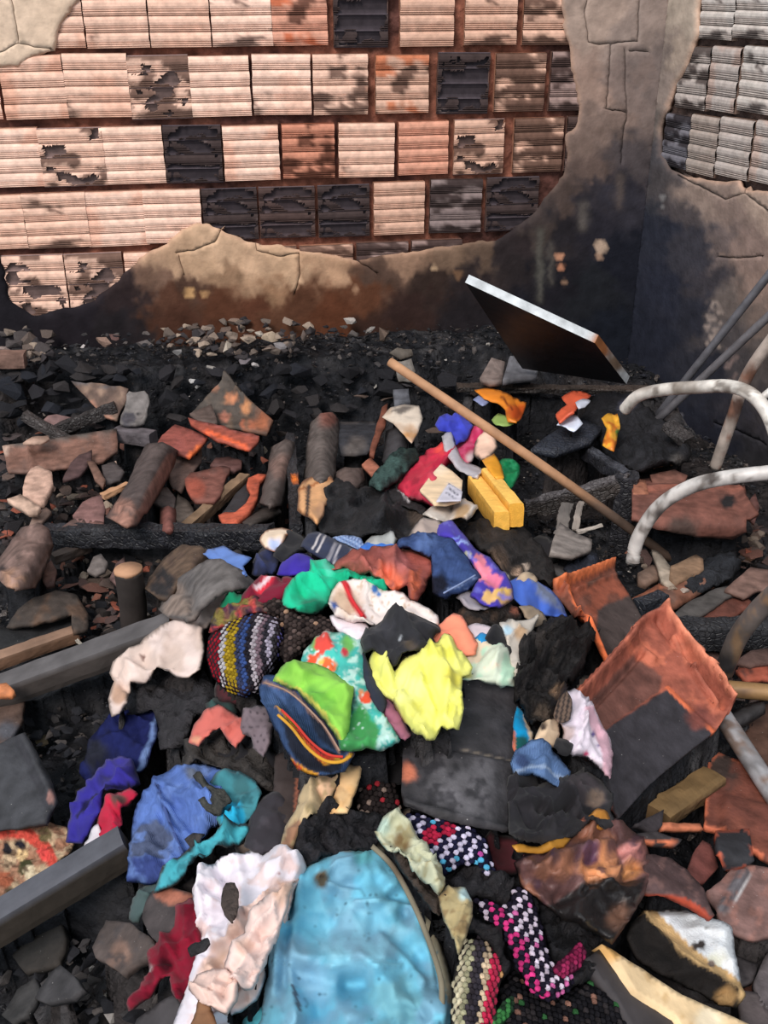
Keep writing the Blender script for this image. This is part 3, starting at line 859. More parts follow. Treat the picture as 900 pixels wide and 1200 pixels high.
WPAINT = (222, 216, 208)
def steel(name, label, pts, r, base, feats, seed, cat='tube'):
    o = tube(name, [pt(p) for p in pts], r, 'metal', base, seed, 16, 10, feats)
    return tag(o, label, cat)
steel('bent_tube', 'white bent steel tube arching below the two grey rods', [(732, 480, None, 2.6), (748, 464, None, 2.56), (775, 457, None, 2.5), (815, 454, None, 2.42), (856, 453, None, 2.34), (885, 466, None, 2.28), (906, 500, None, 2.22), (918, 560, None, 2.18), (922, 640, None, 2.16)], 0.0165, WPAINT,
      [('noise', 12, .64, (110, 100, 92)), ('soft', 792, 456, 9, (120, 108, 98)), ('noise', 30, .66, (160, 150, 140), 4)], 11)
steel('bent_tube', 'white bent steel tube curving up from the ground beside the charred post', [(741, 660, None, 2.05), (748, 630, None, 2.06), (772, 594, None, 2.05), (808, 571, None, 2.02), (850, 560, None, 1.98), (912, 553, None, 1.94), (990, 548, None, 1.86)], 0.016, (205, 200, 196),
      [('noise', 10, .6, (112, 104, 98)), ('soft', 836, 560, 10, (80, 72, 68)), ('soft', 772, 602, 6, (90, 84, 82))], 12)
steel('straight_tube', 'straight rusty white steel leg standing against the right wall', [(985, 290, None, 2.6), (915, 384, None, 2.72), (876, 440, None, 2.8), (858, 490, None, 2.84), (838, 548, None, 2.88)], 0.018, (196, 182, 172),
      [('soft', 878, 442, 16, (120, 88, 74)), ('soft', 860, 480, 16, (92, 70, 62)), ('noise', 9, .62, (150, 110, 92))], 13)
steel('steel_rod', 'thin grey steel rod leaning on the right wall, the upper one', [(985, 216, None, 2.87), (765, 494, None, 3.12)], 0.0125, (98, 98, 104), [('noise', 14, .6, (70, 68, 72))], 14, 'rod')
steel('steel_rod', 'thin grey steel rod leaning on the right wall, the lower one', [(985, 292, None, 2.76), (762, 500, None, 3.05)], 0.0125, (104, 102, 106), [('noise', 14, .6, (70, 68, 72))], 15, 'rod')
steel('bent_tube', 'soot-grey steel tube bending down at the right edge above the brown pipe', [(990, 622, None, 1.5), (915, 690, None, 1.62), (888, 716, None, 1.66), (864, 748, None, 1.7), (848, 788, None, 1.74)], 0.0195, (112, 104, 100),
      [('noise', 16, .56, (160, 128, 96)), ('soft', 850, 780, 18, (62, 60, 62))], 16)
steel('steel_pipe', 'bare silver-grey steel pipe at the right edge below the big tile', [(846, 838, None, 1.6), (872, 878, None, 1.5), (915, 945, None, 1.36), (985, 1060, None, 1.15)], 0.0185, (142, 140, 142),
      [('noise', 12, .56, (190, 190, 194)), ('noise', 16, .6, (120, 92, 72), 3)], 17)
steel('steel_pipe', 'short brown rusted pipe lying level at the right edge', [(838, 806, 0.10), (1000, 820, 0.12)], 0.017, (150, 116, 76), [('noise', 10, .58, (96, 70, 52))], 18)
steel('steel_rod', 'stub of a white rod at the right edge beside the arched tube', [(893, 466, None, 2.3), (915, 448, None, 2.3)], 0.009, (205, 200, 195), [], 19, 'rod')

def timber(name, label, a, b, wd, ht, base, mat='char', seed=1, cat='beam', **k):
    if len(a) == 3 and len(b) == 3:
        A_, B_ = pt(a), pt(b)
        h = .45 * max(wd, ht) / ((np.linalg.norm(A_ - np.array([0, 0, CZ])) + np.linalg.norm(B_ - np.array([0, 0, CZ]))) / 2) * F
        d_ = np.array([b[0] - a[0], b[1] - a[1]], float); d_ /= np.linalg.norm(d_); n_ = np.array([-d_[1], d_[0]]) * max(h - 2, 1.5)
        a0, b0 = np.array(a[:2], float), np.array(b[:2], float)
        pl = grown(np.array([a0 + n_, b0 + n_, b0 - n_, a0 - n_]), 5)
        FILL.append((min(A_[0], B_[0]) - .06, max(A_[0], B_[0]) + .06, min(A_[1], B_[1]) - .06, max(A_[1], B_[1]) + .06, pl, min(a[2], b[2]) - ht * .3, (0, 0), (0, 0)))
    o = bar(name, pt(a), pt(b), wd, ht, mat, base, seed, **k)
    return tag(o, label, cat)
timber('charred_beam', 'black charred round-edged beam lying level across the left tiles', (52, 627, .08), (318, 629, .10), .052, .05, (30, 31, 37), rough=.008, n=40)
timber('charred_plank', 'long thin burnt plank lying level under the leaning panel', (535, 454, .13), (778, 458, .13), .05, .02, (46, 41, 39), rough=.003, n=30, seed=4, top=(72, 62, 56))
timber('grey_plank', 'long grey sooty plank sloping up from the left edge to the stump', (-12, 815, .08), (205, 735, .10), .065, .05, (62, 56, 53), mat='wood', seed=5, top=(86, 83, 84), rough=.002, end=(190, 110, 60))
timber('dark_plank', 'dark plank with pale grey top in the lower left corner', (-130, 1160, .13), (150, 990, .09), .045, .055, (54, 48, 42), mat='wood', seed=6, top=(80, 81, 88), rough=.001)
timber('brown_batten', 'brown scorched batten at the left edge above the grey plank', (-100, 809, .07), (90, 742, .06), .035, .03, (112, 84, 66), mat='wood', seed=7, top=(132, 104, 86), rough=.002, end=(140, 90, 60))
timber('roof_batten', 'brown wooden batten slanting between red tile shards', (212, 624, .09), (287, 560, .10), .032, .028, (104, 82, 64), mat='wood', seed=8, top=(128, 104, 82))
timber('charred_stick', 'black charred stick with glowing-orange scorched tip beside folded scorched paper', (347, 622, .10), (340, 512, .12), .03, .03, (40, 41, 46), seed=9, feats=[('spot', 346, 561, 5, (235, 120, 40))], rough=.006)
timber('dark_batten', 'dark batten sloping left into the black hollow', (28, 486, .12), (78, 516, .07), .03, .03, (62, 57, 56), seed=10)
timber('dark_batten', 'dark batten sloping right beside the broken tray', (136, 477, .14), (66, 505, .07), .028, .04, (50, 46, 46), seed=11)
timber('dark_batten', 'slim dark batten with brown edge below the charred beam', (62, 655, .06), (105, 640, .06), .03, .025, (78, 66, 60), mat='wood', seed=12)
timber('charred_log', 'black cracked charred log at right behind the bent tube', (790, 742, .07), (915, 742, .08), .062, .06, (40, 41, 45), seed=13, rough=.006)
timber('olive_batten', 'olive brown wood offcut in the gap under the big tile', (770, 958, .05), (835, 912, .06), .05, .03, (92, 72, 48), mat='wood', seed=14, top=(118, 94, 62))
timber('charred_stub', 'black charred wood stub between the two big orange tiles', (748, 712, .11), (776, 700, .12), .035, .03, (40, 44, 52), seed=15)
timber('charred_stub', 'black charred stub at left of the upper orange tile', (672, 770, .10), (694, 742, .11), .03, .03, (36, 37, 40), seed=16)
timber('pale_stick', 'small tan split stick beside the barrel tile', (120, 582, .10), (150, 568, .11), .022, .016, (186, 142, 108), mat='wood', seed=17, end=(205, 160, 126))
timber('thin_splinter', 'pale thin splinter lying on the grey plank', (90, 750, .10), (104, 766, .11), .006, .005, (176, 168, 156), mat='wood', seed=18, cat='splinter')
timber('pale_splinter', 'pale splinter of wood by the black heap in the corner', (772, 527, .16), (788, 545, .13), .012, .008, (178, 152, 124), mat='wood', seed=19, cat='splinter')
timber('pale_splinter', 'short reddish splinter of wood by the black heap', (764, 546, .14), (790, 540, .14), .016, .012, (160, 112, 92), mat='wood', seed=20, cat='splinter')
timber('charred_block', 'flat charred block on top of the black heap near the corner', (782, 498, .20), (806, 518, .17), .05, .03, (62, 58, 58), seed=21, cat='block', n=8)
timber('grey_block', 'dark grey clay block in front of the broken tray', (137, 508, .09), (180, 514, .09), .05, .045, (92, 86, 90), mat='tile', seed=22, cat='block', n=10, rough=.002)
timber('half_brick', 'brown half brick at the left end of the rubble bank', (-8, 421, .04), (30, 421, .04), .06, .05, (122, 96, 86), mat='stone', seed=23, cat='brick', n=10, rough=.003)
timber('wood_strip', 'narrow pale slat standing under the charred crate rail', (674, 621, .08), (681, 588, .12), .014, .006, (150, 140, 132), mat='wood', seed=24, cat='wood strip')
timber('wood_strip', 'pale slat leaning right below the charred crate rail', (676, 624, .08), (706, 616, .10), .010, .008, (168, 160, 152), mat='wood', seed=25, cat='wood strip')
timber('grey_board', 'grey upright board behind the grey tile shard', (657, 628, .05), (664, 590, .10), .03, .008, (112, 106, 102), mat='wood', seed=26, cat='board')

# charred crate: one post, two rails and a board still joined
base = at_y(724, 655, 2.54)
cr = empty('charred_crate', base); tag(cr, 'black charred wooden crate corner with post and rails under the broom handle', 'crate')
top = base.copy(); top[2] += 0.265
bar('post', base, top, .06, .06, 'char', (44, 44, 49), 31, parent=cr, rough=.006, up=(0.3, 1, 0))
pz = base[2] + 0.235
A = at_y(738, 566, base[1] - .01); B_ = at_y(618, 596, base[1] + .02)
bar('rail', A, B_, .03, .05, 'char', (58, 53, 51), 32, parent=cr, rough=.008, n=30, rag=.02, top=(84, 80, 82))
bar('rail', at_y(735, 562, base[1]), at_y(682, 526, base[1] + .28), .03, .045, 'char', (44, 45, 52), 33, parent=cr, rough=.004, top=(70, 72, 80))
patch('board', None, None, [(622, 526), (640, 511), (680, 489), (706, 501), (692, 517), (650, 531)], (46, 50, 60), 'char', lift=.2, parent=cr, thick=.016, res=6, rag=.8, smooth=False)

# stump
sp = at(158, 742, 0.0); st = sp.copy(); st[2] += 0.165; st[0] += .004
o = tube('wood_stump', [sp, (sp + st) / 2 + np.array([.002, 0, 0]), st], 0.031, 'wood', (52, 46, 44), 41, 18, 8, rough=.05)
tag(o, 'dark upright charred stump with tan sawn top near the cream sheet', 'stump')
cp = tube('sawn_top', [st - np.array([0, 0, .002]), st + np.array([0, 0, .006])], 0.031, 'wood', (176, 134, 104), 42, 18, 2, parent=o, rough=.04)

# ------------------------------------------------------------------ roof tiles and shards
TILES = []
def tile(label, outline, base, name='roof_tile', cat='roof tile', **k):
    k.setdefault('thick', .011); k.setdefault('rag', 1.7); k.setdefault('smooth', False); k.setdefault('res', 5); k.setdefault('lift', .06); k.setdefault('var', .22)
    dim = k.pop('dim', 0.93)
    g_ = sum(base) / 3
    base = tuple((c * .9 + g_ * .1) * dim for c in base)
    return patch(name, label, cat, outline, base, k.pop('mat', 'tile'), **k)

# the two large orange interlocking tiles on the right
tile('orange interlocking roof tile with soot patch, the smaller one nearest the charred crate',
     [(649, 691), (655, 683), (718, 660), (724, 677), (740, 700), (759, 735), (740, 752), (711, 782), (706, 778), (684, 729), (672, 728), (660, 706)], (150, 78, 56), lift=.13, tilt=(0, -.03), res=2.4, rag=.5, dim=1,
     feats=[('noise', 16, .58, (96, 62, 52)), ('poly', [(700, 714), (722, 704), (745, 695), (762, 735), (712, 780), (698, 748)], (72, 62, 60)), ('line', [(652, 689), (720, 662)], 6, (224, 122, 76)), ('line', [(662, 684), (676, 722), (686, 726), (709, 780)], 5, (232, 118, 70)), ('poly', [(686, 683), (704, 674), (706, 680), (688, 690)], (90, 62, 52))],
     ridges=[([(652, 687), (719, 662)], 4, .026), ([(660, 697), (721, 674)], 2.5, .008), ([(660, 688), (675, 724)], 4, .02), ([(676, 725), (690, 730), (710, 779)], 4, .02), ([(670, 690), (686, 722)], 3, -.01)])
tile('largest orange interlocking roof tile with a square black soot patch, leaning at right',
     [(736, 745), (752, 724), (776, 714), (786, 722), (800, 745), (815, 768), (832, 788), (859, 822), (852, 836), (838, 858), (800, 888), (760, 922), (724, 962), (712, 944), (690, 872), (673, 822), (704, 790)], (170, 90, 70), lift=.15, tilt=(.02, -.05), res=2.4, rag=.5, dim=.95,
     feats=[('noise', 18, .56, (196, 112, 86)), ('poly', [(684, 830), (742, 768), (776, 792), (772, 812), (706, 858)], (104, 68, 60)), ('poly', [(703, 860), (782, 808), (806, 830), (838, 862), (800, 892), (722, 966), (700, 900)], (50, 48, 53)), ('line', [(782, 808), (812, 838), (838, 862)], 7, (214, 112, 76)), ('soft', 820, 842, 16, (120, 66, 58)), ('line', [(776, 716), (815, 768), (857, 821)], 5, (226, 140, 110))],
     ridges=[([(777, 717), (800, 748), (818, 772), (858, 823)], 4.2, .026), ([(770, 726), (794, 760), (812, 782), (848, 828)], 3, -.012), ([(742, 738), (760, 724), (777, 717)], 5, .016), ([(739, 752), (706, 790), (676, 822)], 7, .036), ([(752, 766), (722, 800), (690, 834)], 3, -.010), ([(738, 750), (752, 762), (766, 773)], 3.5, .010), ([(788, 748), (802, 772), (810, 786)], 2.6, .014), ([(810, 786), (824, 808), (838, 828)], 3, .018), ([(828, 782), (844, 806)], 3, .008)],
     steps=[([(700, 862), (782, 806), (842, 862), (722, 970)], .010, 3)])
tile('black sooty roof tile with level crease, in the middle under the yellow cloth',
     [(541, 796), (575, 802), (607, 808), (609, 830), (604, 880), (601, 930), (594, 980), (560, 974), (510, 962), (476, 948), (470, 930), (472, 880), (500, 864), (536, 852)], (62, 60, 64), lift=.135, tilt=(0, -.02), res=3.6, rag=.5,
     feats=[('soft', 540, 930, 40, (92, 90, 94)), ('noise', 12, .62, (44, 43, 47)), ('soft', 479, 911, 13, (205, 120, 92)), ('line', [(540, 878), (602, 893)], 1.5, (120, 110, 100))],
     ridges=[([(541, 798), (607, 811)], 5, .024), ([(474, 944), (594, 976)], 4, .006)], steps=[([(465, 870), (540, 884), (612, 897), (600, 985), (460, 960)], .012, 3)])
tile('plain reddish brown tile at the right edge under the silver pipe',
     [(826, 968), (830, 892), (842, 882), (866, 890), (885, 912), (918, 960), (918, 1022), (890, 1006), (862, 990), (850, 975)], (132, 72, 56), lift=.07, tilt=(0, .02), res=4,
     feats=[('soft', 845, 900, 22, (62, 50, 46)), ('noise', 18, .6, (104, 60, 50))], steps=[([(845, 932), (920, 950), (920, 1030), (845, 1000)], .016, 5)], edge_rgb=(200, 110, 80))
tile('short black barrel tile piece lying on the reddish brown tile at right', [(838, 974), (878, 971), (884, 1008), (868, 1020), (848, 1022)], (52, 52, 57), lift=.10, curv=(100, .025), res=4, edge_rgb=(190, 95, 70), thick=.014)
tile('pinkish grey ribbed tile fragment at the right edge below the black barrel piece', [(828, 1044), (848, 1028), (866, 1011), (900, 1016), (918, 1022), (918, 1094), (885, 1099), (852, 1088), (838, 1066)], (134, 100, 94), lift=.11, res=4,
     feats=[('line', [(872, 1022), (846, 1064)], 12, (100, 96, 100)), ('line', [(884, 1020), (850, 1072)], 2, (180, 176, 176)), ('noise', 10, .62, (150, 108, 98))], ridges=[([(870, 1024), (844, 1064)], 6, .010)])
tile('curved dark tile with red broken rim covering the white cushion', [(756, 1000), (784, 1004), (808, 1022), (824, 1040), (837, 1072), (832, 1079), (820, 1066), (800, 1053), (770, 1050), (755, 1050)], (88, 66, 66), lift=.13, tilt=(0, .01), res=3.6, feats=[('noise', 8, .62, (112, 84, 80)), ('line', [(756, 1050), (800, 1053), (822, 1066), (834, 1079)], 5, (160, 66, 46))], curv=(120, .02), thick=.014)
tile('red tile shard standing behind the curved dark tile', [(800, 1040), (812, 1000), (824, 985), (832, 990), (842, 1016), (826, 1034)], (116, 62, 56), lift=.09, res=5)
tile('dark tile sliver with orange broken edge beside the scorched bag', [(735, 978), (770, 974), (800, 984), (792, 990), (760, 988)], (66, 60, 62), lift=.11, feats=[('line', [(742, 984), (792, 988)], 3, (226, 128, 90))], res=4)
tile('dark tile sliver in the gap beneath the largest orange tile', [(745, 966), (778, 948), (776, 968), (768, 976)], (58, 52, 56), lift=.09, res=4)
tile('thin orange-edged tile rim below the olive offcut', [(776, 964), (820, 965), (824, 971), (776, 971)], (210, 120, 84), lift=.08, res=4)
tile('grooved grey tile scrap right of the white cushion', [(858, 1118), (888, 1130), (884, 1150), (868, 1156), (856, 1140)], (82, 76, 78), lift=.05, feats=[('stripes', 70, 5, .4, (58, 54, 56))])
tile('smooth grey tile shard at the right edge beside the cushion', [(884, 1150), (898, 1118), (918, 1105), (918, 1190), (890, 1178)], (100, 92, 94), lift=.06)
tile('brown grey shard by the lower right corner', [(864, 1160), (888, 1164), (904, 1190), (895, 1215), (870, 1205)], (92, 82, 82), lift=.06)
tile('dark barrel tile behind the brown pipe', [(852, 840), (872, 826), (896, 820), (898, 836), (872, 852), (858, 852)], (62, 60, 62), lift=.07, curv=(60, .02))
tile('brown tile plane at right edge above the silver pipe', [(866, 868), (890, 830), (918, 812), (918, 890), (895, 900)], (96, 68, 56), lift=.03)
# right middle
tile('big upturned brown barrel tile behind the curved white tube', [(741, 561), (765, 559), (800, 566), (846, 567), (872, 571), (878, 590), (888, 604), (874, 608), (875, 624), (858, 632), (815, 629), (770, 621), (741, 606)], (132, 82, 70), lift=.12, tilt=(0, .0), curv=(90, .045), res=4,
     feats=[('noise', 18, .6, (104, 70, 62)), ('spot', 854, 587, 8, (36, 34, 36)), ('line', [(742, 575), (800, 572), (872, 574)], 3, (168, 104, 86)), ('soft', 800, 622, 22, (84, 66, 60)), ('spot', 0, 0, 0.1, (0, 0, 0))], ridges=[([(745, 570), (872, 573)], 3, .010), ([(866, 575), (886, 604)], 3, .010)])
tile('orange brown tile scrap on top of the upturned barrel tile', [(742, 560), (756, 562), (760, 580), (742, 582)], (176, 112, 86), lift=.17, name='tile_shard', cat='tile shard')
tile('long red brown tile shard against the black heap', [(762, 556), (790, 550), (806, 556), (800, 570), (770, 574)], (140, 92, 78), lift=.15, name='tile_shard', cat='tile shard')
tile('upright reddish tile end beside the upturned barrel tile', [(876, 590), (886, 578), (890, 596), (884, 612), (876, 606)], (124, 82, 76), lift=.10, name='tile_shard', cat='tile shard')
tile('broad orange brown tile below the broom tip', [(732, 706), (765, 688), (800, 670), (828, 668), (852, 682), (824, 694), (796, 712), (770, 724), (748, 716)], (142, 92, 72), lift=.07, feats=[('noise', 14, .58, (110, 84, 74)), ('line', [(735, 706), (800, 672)], 5, (176, 106, 78))], curv=(60, .015))
tile('grey slate-like tile shard above the charred log', [(786, 722), (812, 702), (838, 690), (868, 684), (868, 694), (850, 700), (838, 712), (812, 726)], (84, 80, 78), lift=.10, rag=2)
tile('pinkish broken tile at the right edge above the charred log', [(850, 690), (866, 676), (880, 664), (918, 670), (918, 692), (890, 690), (872, 698)], (128, 98, 88), lift=.11, rag=2)
tile('red brown tile shard behind the grey tube at right', [(816, 726), (838, 712), (852, 702), (872, 698), (884, 708), (860, 722), (840, 728)], (116, 66, 54), lift=.09, rag=1.5)
tile('orange tile splinter with torn edge at right edge', [(862, 786), (880, 780), (918, 776), (918, 798), (895, 794), (875, 796)], (172, 84, 62), lift=.07, rag=2, feats=[('noise', 8, .6, (80, 54, 50))])
tile('brown shard under the grey tube at the right edge', [(862, 775), (880, 762), (918, 758), (918, 774), (880, 780)], (112, 84, 76), lift=.08, rag=2)
tile('pale tan tile slab beside the broom tip', [(786, 664), (816, 650), (824, 655), (824, 668), (792, 682), (786, 676)], (160, 126, 98), lift=.10, rag=1.5, thick=.018)
tile('whitish plank of tile crossing the broom tip', [(764, 643), (772, 646), (786, 664), (793, 676), (788, 692), (776, 680)], (176, 160, 142), lift=.09)
tile('brown stone-like shard between white tube and broom tip', [(748, 672), (764, 662), (775, 664), (774, 676), (758, 682), (750, 680)], (138, 110, 94), lift=.07, thick=.02)
tile('clean grey pointed tile shard under the charred crate', [(645, 648), (648, 632), (656, 612), (674, 624), (694, 632), (693, 644), (672, 652)], (148, 138, 132), lift=.13, rag=.5, var=.08)
tile('grey slab resting under the purple floral cloth edge', [(646, 650), (660, 660), (672, 672), (664, 680), (648, 668)], (96, 92, 92), lift=.08)
# back middle
tile('brown slab leaning on the thin burnt plank', [(562, 443), (576, 419), (592, 424), (588, 446), (574, 447)], (128, 112, 106), lift=.20, rag=.4, thick=.02)
tile('flat grey slab with slot on the thin burnt plank', [(589, 445), (598, 417), (634, 419), (629, 440), (604, 443)], (108, 108, 114), lift=.205, rag=.3, thick=.02, feats=[('line', [(609, 424), (616, 424)], 2, (60, 58, 60))])
tile('small grey-blue slab under the white scorched sheet', [(462, 457), (479, 455), (481, 470), (463, 474)], (92, 94, 102), lift=.14, thick=.02)
tile('dark grey slab at the end of the broom handle', [(456, 413), (466, 407), (482, 410), (484, 417), (470, 421)], (96, 88, 80), lift=.05, thick=.02)
tile('pale grey slab behind the broom handle end', [(464, 424), (482, 420), (486, 434), (484, 447), (467, 447)], (124, 118, 112), lift=.06, thick=.02)
tile('large grey brown barrel tile standing beside the dark slate tile', [(356, 560), (360, 520), (364, 494), (375, 485), (390, 483), (398, 492), (396, 530), (392, 562), (374, 564)], (104, 94, 90), lift=.12, curv=(0, .05), res=4, feats=[('soft', 382, 490, 14, (128, 84, 74)), ('spot', 0, 0, 0.1, (0, 0, 0))])
tile('dark slate-coloured tile right of the standing barrel tile', [(396, 494), (440, 494), (446, 500), (440, 516), (430, 532), (398, 536)], (54, 56, 63), lift=.10, curv=(90, .02), res=4, feats=[('soft', 415, 526, 15, (86, 80, 78)), ('line', [(398, 494), (442, 495)], 1.6, (104, 98, 96))])
tile('thin red-brown tile edge beside the white scorched sheet', [(432, 532), (440, 502), (448, 478), (455, 472), (452, 494), (444, 516), (437, 534)], (128, 72, 54), lift=.16)
tile('dark curved tile beneath the white scorched sheet', [(448, 540), (452, 505), (470, 498), (482, 520), (476, 548), (456, 552)], (72, 70, 74), lift=.11, curv=(10, .03))
tile('small bare orange tile shard above the black charred lump', [(424, 544), (434, 535), (449, 552), (440, 561)], (184, 112, 88), lift=.13)
tile('round-shouldered grey brown tile behind the charred lump', [(388, 556), (405, 547), (424, 548), (428, 562), (420, 572), (392, 570)], (112, 94, 88), lift=.12, curv=(0, .03))
tile('narrow grey brown barrel tile leaning left of the charred stick', [(304, 589), (312, 555), (318, 524), (334, 514), (346, 518), (344, 548), (330, 594), (316, 592)], (98, 86, 82), lift=.13, curv=(15, .04), res=4, feats=[('soft', 330, 545, 14, (122, 98, 90)), ('spot', 0, 0, 0.1, (0, 0, 0))])
tile('dark barrel tile lying below the leaning barrel tile', [(284, 612), (302, 598), (322, 592), (330, 600), (318, 612), (292, 618)], (68, 60, 56), lift=.10, curv=(65, .025))
tile('hooked bright orange tile rim with black inside', [(256, 604), (264, 600), (276, 600), (288, 590), (294, 578), (289, 568), (291, 560), (302, 555), (313, 556), (304, 565), (302, 582), (292, 600), (276, 613), (262, 614)], (212, 96, 66), lift=.13, rag=.8, res=3, thick=.016, feats=[('noise', 8, .64, (150, 74, 58))])
tile('black hollow of a tile inside the hooked orange rim', [(260, 602), (272, 584), (290, 564), (298, 572), (290, 592), (276, 604)], (56, 54, 58), lift=.10)
tile('broad brick-red tile shard with ragged lower edge', [(216, 562), (224, 554), (262, 546), (270, 548), (264, 562), (258, 580), (250, 587), (228, 586), (220, 576)], (128, 78, 68), lift=.12, rag=1.6, res=4, feats=[('noise', 12, .58, (104, 74, 68)), ('soft', 230, 574, 12, (156, 82, 66))])
tile('dark red tile shard behind the broad brick-red one', [(246, 545), (252, 536), (270, 534), (284, 538), (283, 548), (272, 552), (262, 545)], (104, 70, 66), lift=.10)
tile('grey brown tile fragment between the long barrel tile and the red shard', [(196, 560), (200, 538), (214, 527), (236, 524), (236, 540), (224, 556), (210, 576), (200, 570)], (112, 88, 80), lift=.09, curv=(-30, .015))
tile('rough grey tile stump beside the small red cylinder', [(204, 600), (208, 578), (222, 588), (228, 600), (216, 616), (208, 614)], (104, 92, 84), lift=.08)
tile('small upright red cylinder of tile on the charred beam', [(187, 622), (187, 596), (196, 592), (206, 595), (206, 622)], (130, 78, 70), lift=.13, curv=(0, .02))
tile('grey curved shard above the small red cylinder', [(180, 590), (184, 572), (196, 570), (206, 584), (204, 596), (190, 594)], (102, 88, 84), lift=.09)
tile('smooth red tile top lying on the long barrel tile', [(183, 521), (190, 510), (205, 497), (226, 504), (244, 512), (238, 520), (222, 535), (206, 530)], (156, 80, 70), lift=.15, rag=.6, res=4, feats=[('line', [(222, 534), (242, 514)], 4, (222, 110, 62)), ('noise', 14, .6, (134, 74, 68))])
tile('long bright red tile edge broken below the patterned tile', [(220, 489), (240, 494), (270, 502), (304, 511), (303, 516), (292, 526), (270, 520), (255, 515), (240, 506), (224, 496)], (176, 84, 66), lift=.17, rag=1.4, res=3.5, feats=[('line', [(242, 505), (290, 524)], 4, (230, 104, 66)), ('line', [(222, 490), (302, 512)], 3, (150, 84, 76))])
tile('long dark barrel tile with pinkish lower end in the left debris', [(124, 606), (134, 592), (150, 566), (160, 540), (172, 520), (190, 518), (209, 528), (204, 548), (186, 580), (172, 602), (160, 617), (140, 612)], (88, 76, 74), lift=.13, curv=(25, .055), res=4, feats=[('line', [(200, 540), (165, 606)], 14, (128, 92, 82)), ('soft', 144, 606, 18, (152, 112, 98)), ('spot', 0, 0, 0.1, (0, 0, 0)), ('line', [(128, 604), (150, 600), (164, 610)], 2, (96, 76, 70))], ridges=[([(138, 596), (152, 597), (168, 606)], 3, .010)])
tile('large leaning tile with square orange patches below the bank', [(222, 486), (240, 466), (262, 443), (278, 456), (300, 480), (318, 498), (312, 508), (296, 505), (262, 498), (240, 492)], (82, 74, 68), lift=.11, res=4, feats=[('spot', 252, 456, 6, (140, 98, 78)), ('spot', 270, 467, 8, (178, 118, 86)), ('spot', 290, 480, 7, (176, 122, 84)), ('spot', 264, 488, 6, (170, 112, 94)), ('spot', 290, 498, 8, (176, 106, 80)), ('soft', 308, 498, 12, (150, 92, 66)), ('noise', 9, .66, (106, 88, 74))], ridges=[([(262, 442), (298, 480), (320, 500)], 3, .022)])
tile('small grey brown tile corner on the patterned tile', [(222, 486), (236, 479), (249, 475), (254, 490), (254, 496), (232, 492)], (100, 84, 78), lift=.14, ridges=[([(224, 486), (249, 476)], 2, .006)])
tile('broken brown tile carrying lumps beside the grey dish', [(84, 447), (112, 449), (140, 452), (150, 456), (148, 468), (136, 492), (124, 488), (106, 470), (98, 462)], (106, 84, 74), lift=.13, feats=[('noise', 7, .56, (140, 116, 100)), ('line', [(84, 448), (148, 455)], 3, (92, 88, 90)), ('line', [(106, 472), (134, 494)], 4, (160, 118, 100))], rough=.008)
tile('grey rounded dish with small hole in the left debris', [(150, 464), (156, 460), (170, 463), (176, 470), (174, 486), (168, 495), (150, 497), (140, 494), (146, 478)], (122, 116, 114), lift=.13, name='dish', cat='dish', res=3, ridges=[([(150, 463), (171, 464), (175, 472), (170, 493)], 2.2, .014)], feats=[('spot', 162, 485, 2.4, (34, 32, 34)), ('spot', 150, 490, 8, (74, 72, 78))])
tile('long wide tile with pale orange pan lying level at left', [(4, 527), (28, 521), (80, 514), (122, 509), (138, 506), (138, 528), (120, 540), (80, 546), (40, 552), (8, 552)], (134, 96, 82), lift=.10, res=4, feats=[('line', [(4, 526), (138, 506)], 8, (92, 86, 82)), ('noise', 14, .6, (110, 86, 78)), ('spot', 9, 528, 5, (176, 150, 136))], ridges=[([(6, 528), (138, 508)], 4, .016), ([(34, 526), (40, 552)], 3, .012)])
tile('dusky pink tile shard in the hollow above the wide tile', [(46, 497), (56, 487), (66, 485), (84, 489), (86, 498), (68, 503)], (138, 106, 104), lift=.08)
tile('pale peach shard lying on the wide tile rim', [(26, 520), (38, 511), (56, 510), (58, 514), (46, 519)], (194, 158, 138), lift=.15, thick=.008, name='tile_shard', cat='tile shard')
tile('dark maroon tile shard under the wide tile', [(74, 562), (82, 542), (92, 532), (108, 528), (106, 540), (94, 556), (84, 560)], (92, 68, 68), lift=.12)
tile('brown stick-like tile sliver right of the maroon shard', [(102, 540), (110, 540), (124, 562), (120, 570), (110, 560)], (128, 94, 80), lift=.13)
tile('grey barrel fragment left of the long barrel tile', [(118, 545), (134, 540), (146, 552), (140, 562), (124, 566)], (84, 76, 76), lift=.12)
tile('pale broken brick face with two ridges at left', [(26, 580), (28, 562), (36, 549), (46, 545), (60, 552), (62, 566), (54, 580), (48, 588), (36, 584)], (204, 164, 144), lift=.14, name='brick_fragment', cat='brick fragment', thick=.02, ridges=[([(28, 563), (52, 569)], 1.8, -.006), ([(27, 579), (46, 585)], 1.8, -.006)], res=3.4)
tile('flat pale brick flake below the broken brick face', [(8, 585), (24, 580), (38, 588), (48, 594), (44, 600), (34, 600), (20, 592)], (208, 172, 150), lift=.15, name='brick_fragment', cat='brick fragment', thick=.016)
tile('pink triangular tile shard on the left end of the charred beam', [(86, 604), (96, 588), (108, 582), (118, 580), (123, 596), (122, 610), (104, 613), (92, 612)], (140, 100, 96), lift=.12, rag=1.6)
tile('dark brown rounded shard on the charred beam', [(74, 616), (84, 608), (98, 608), (102, 616), (92, 620)], (104, 80, 74), lift=.12)
tile('brown rounded shard right of the triangular one', [(102, 618), (106, 610), (118, 611), (126, 618)], (128, 90, 82), lift=.12)
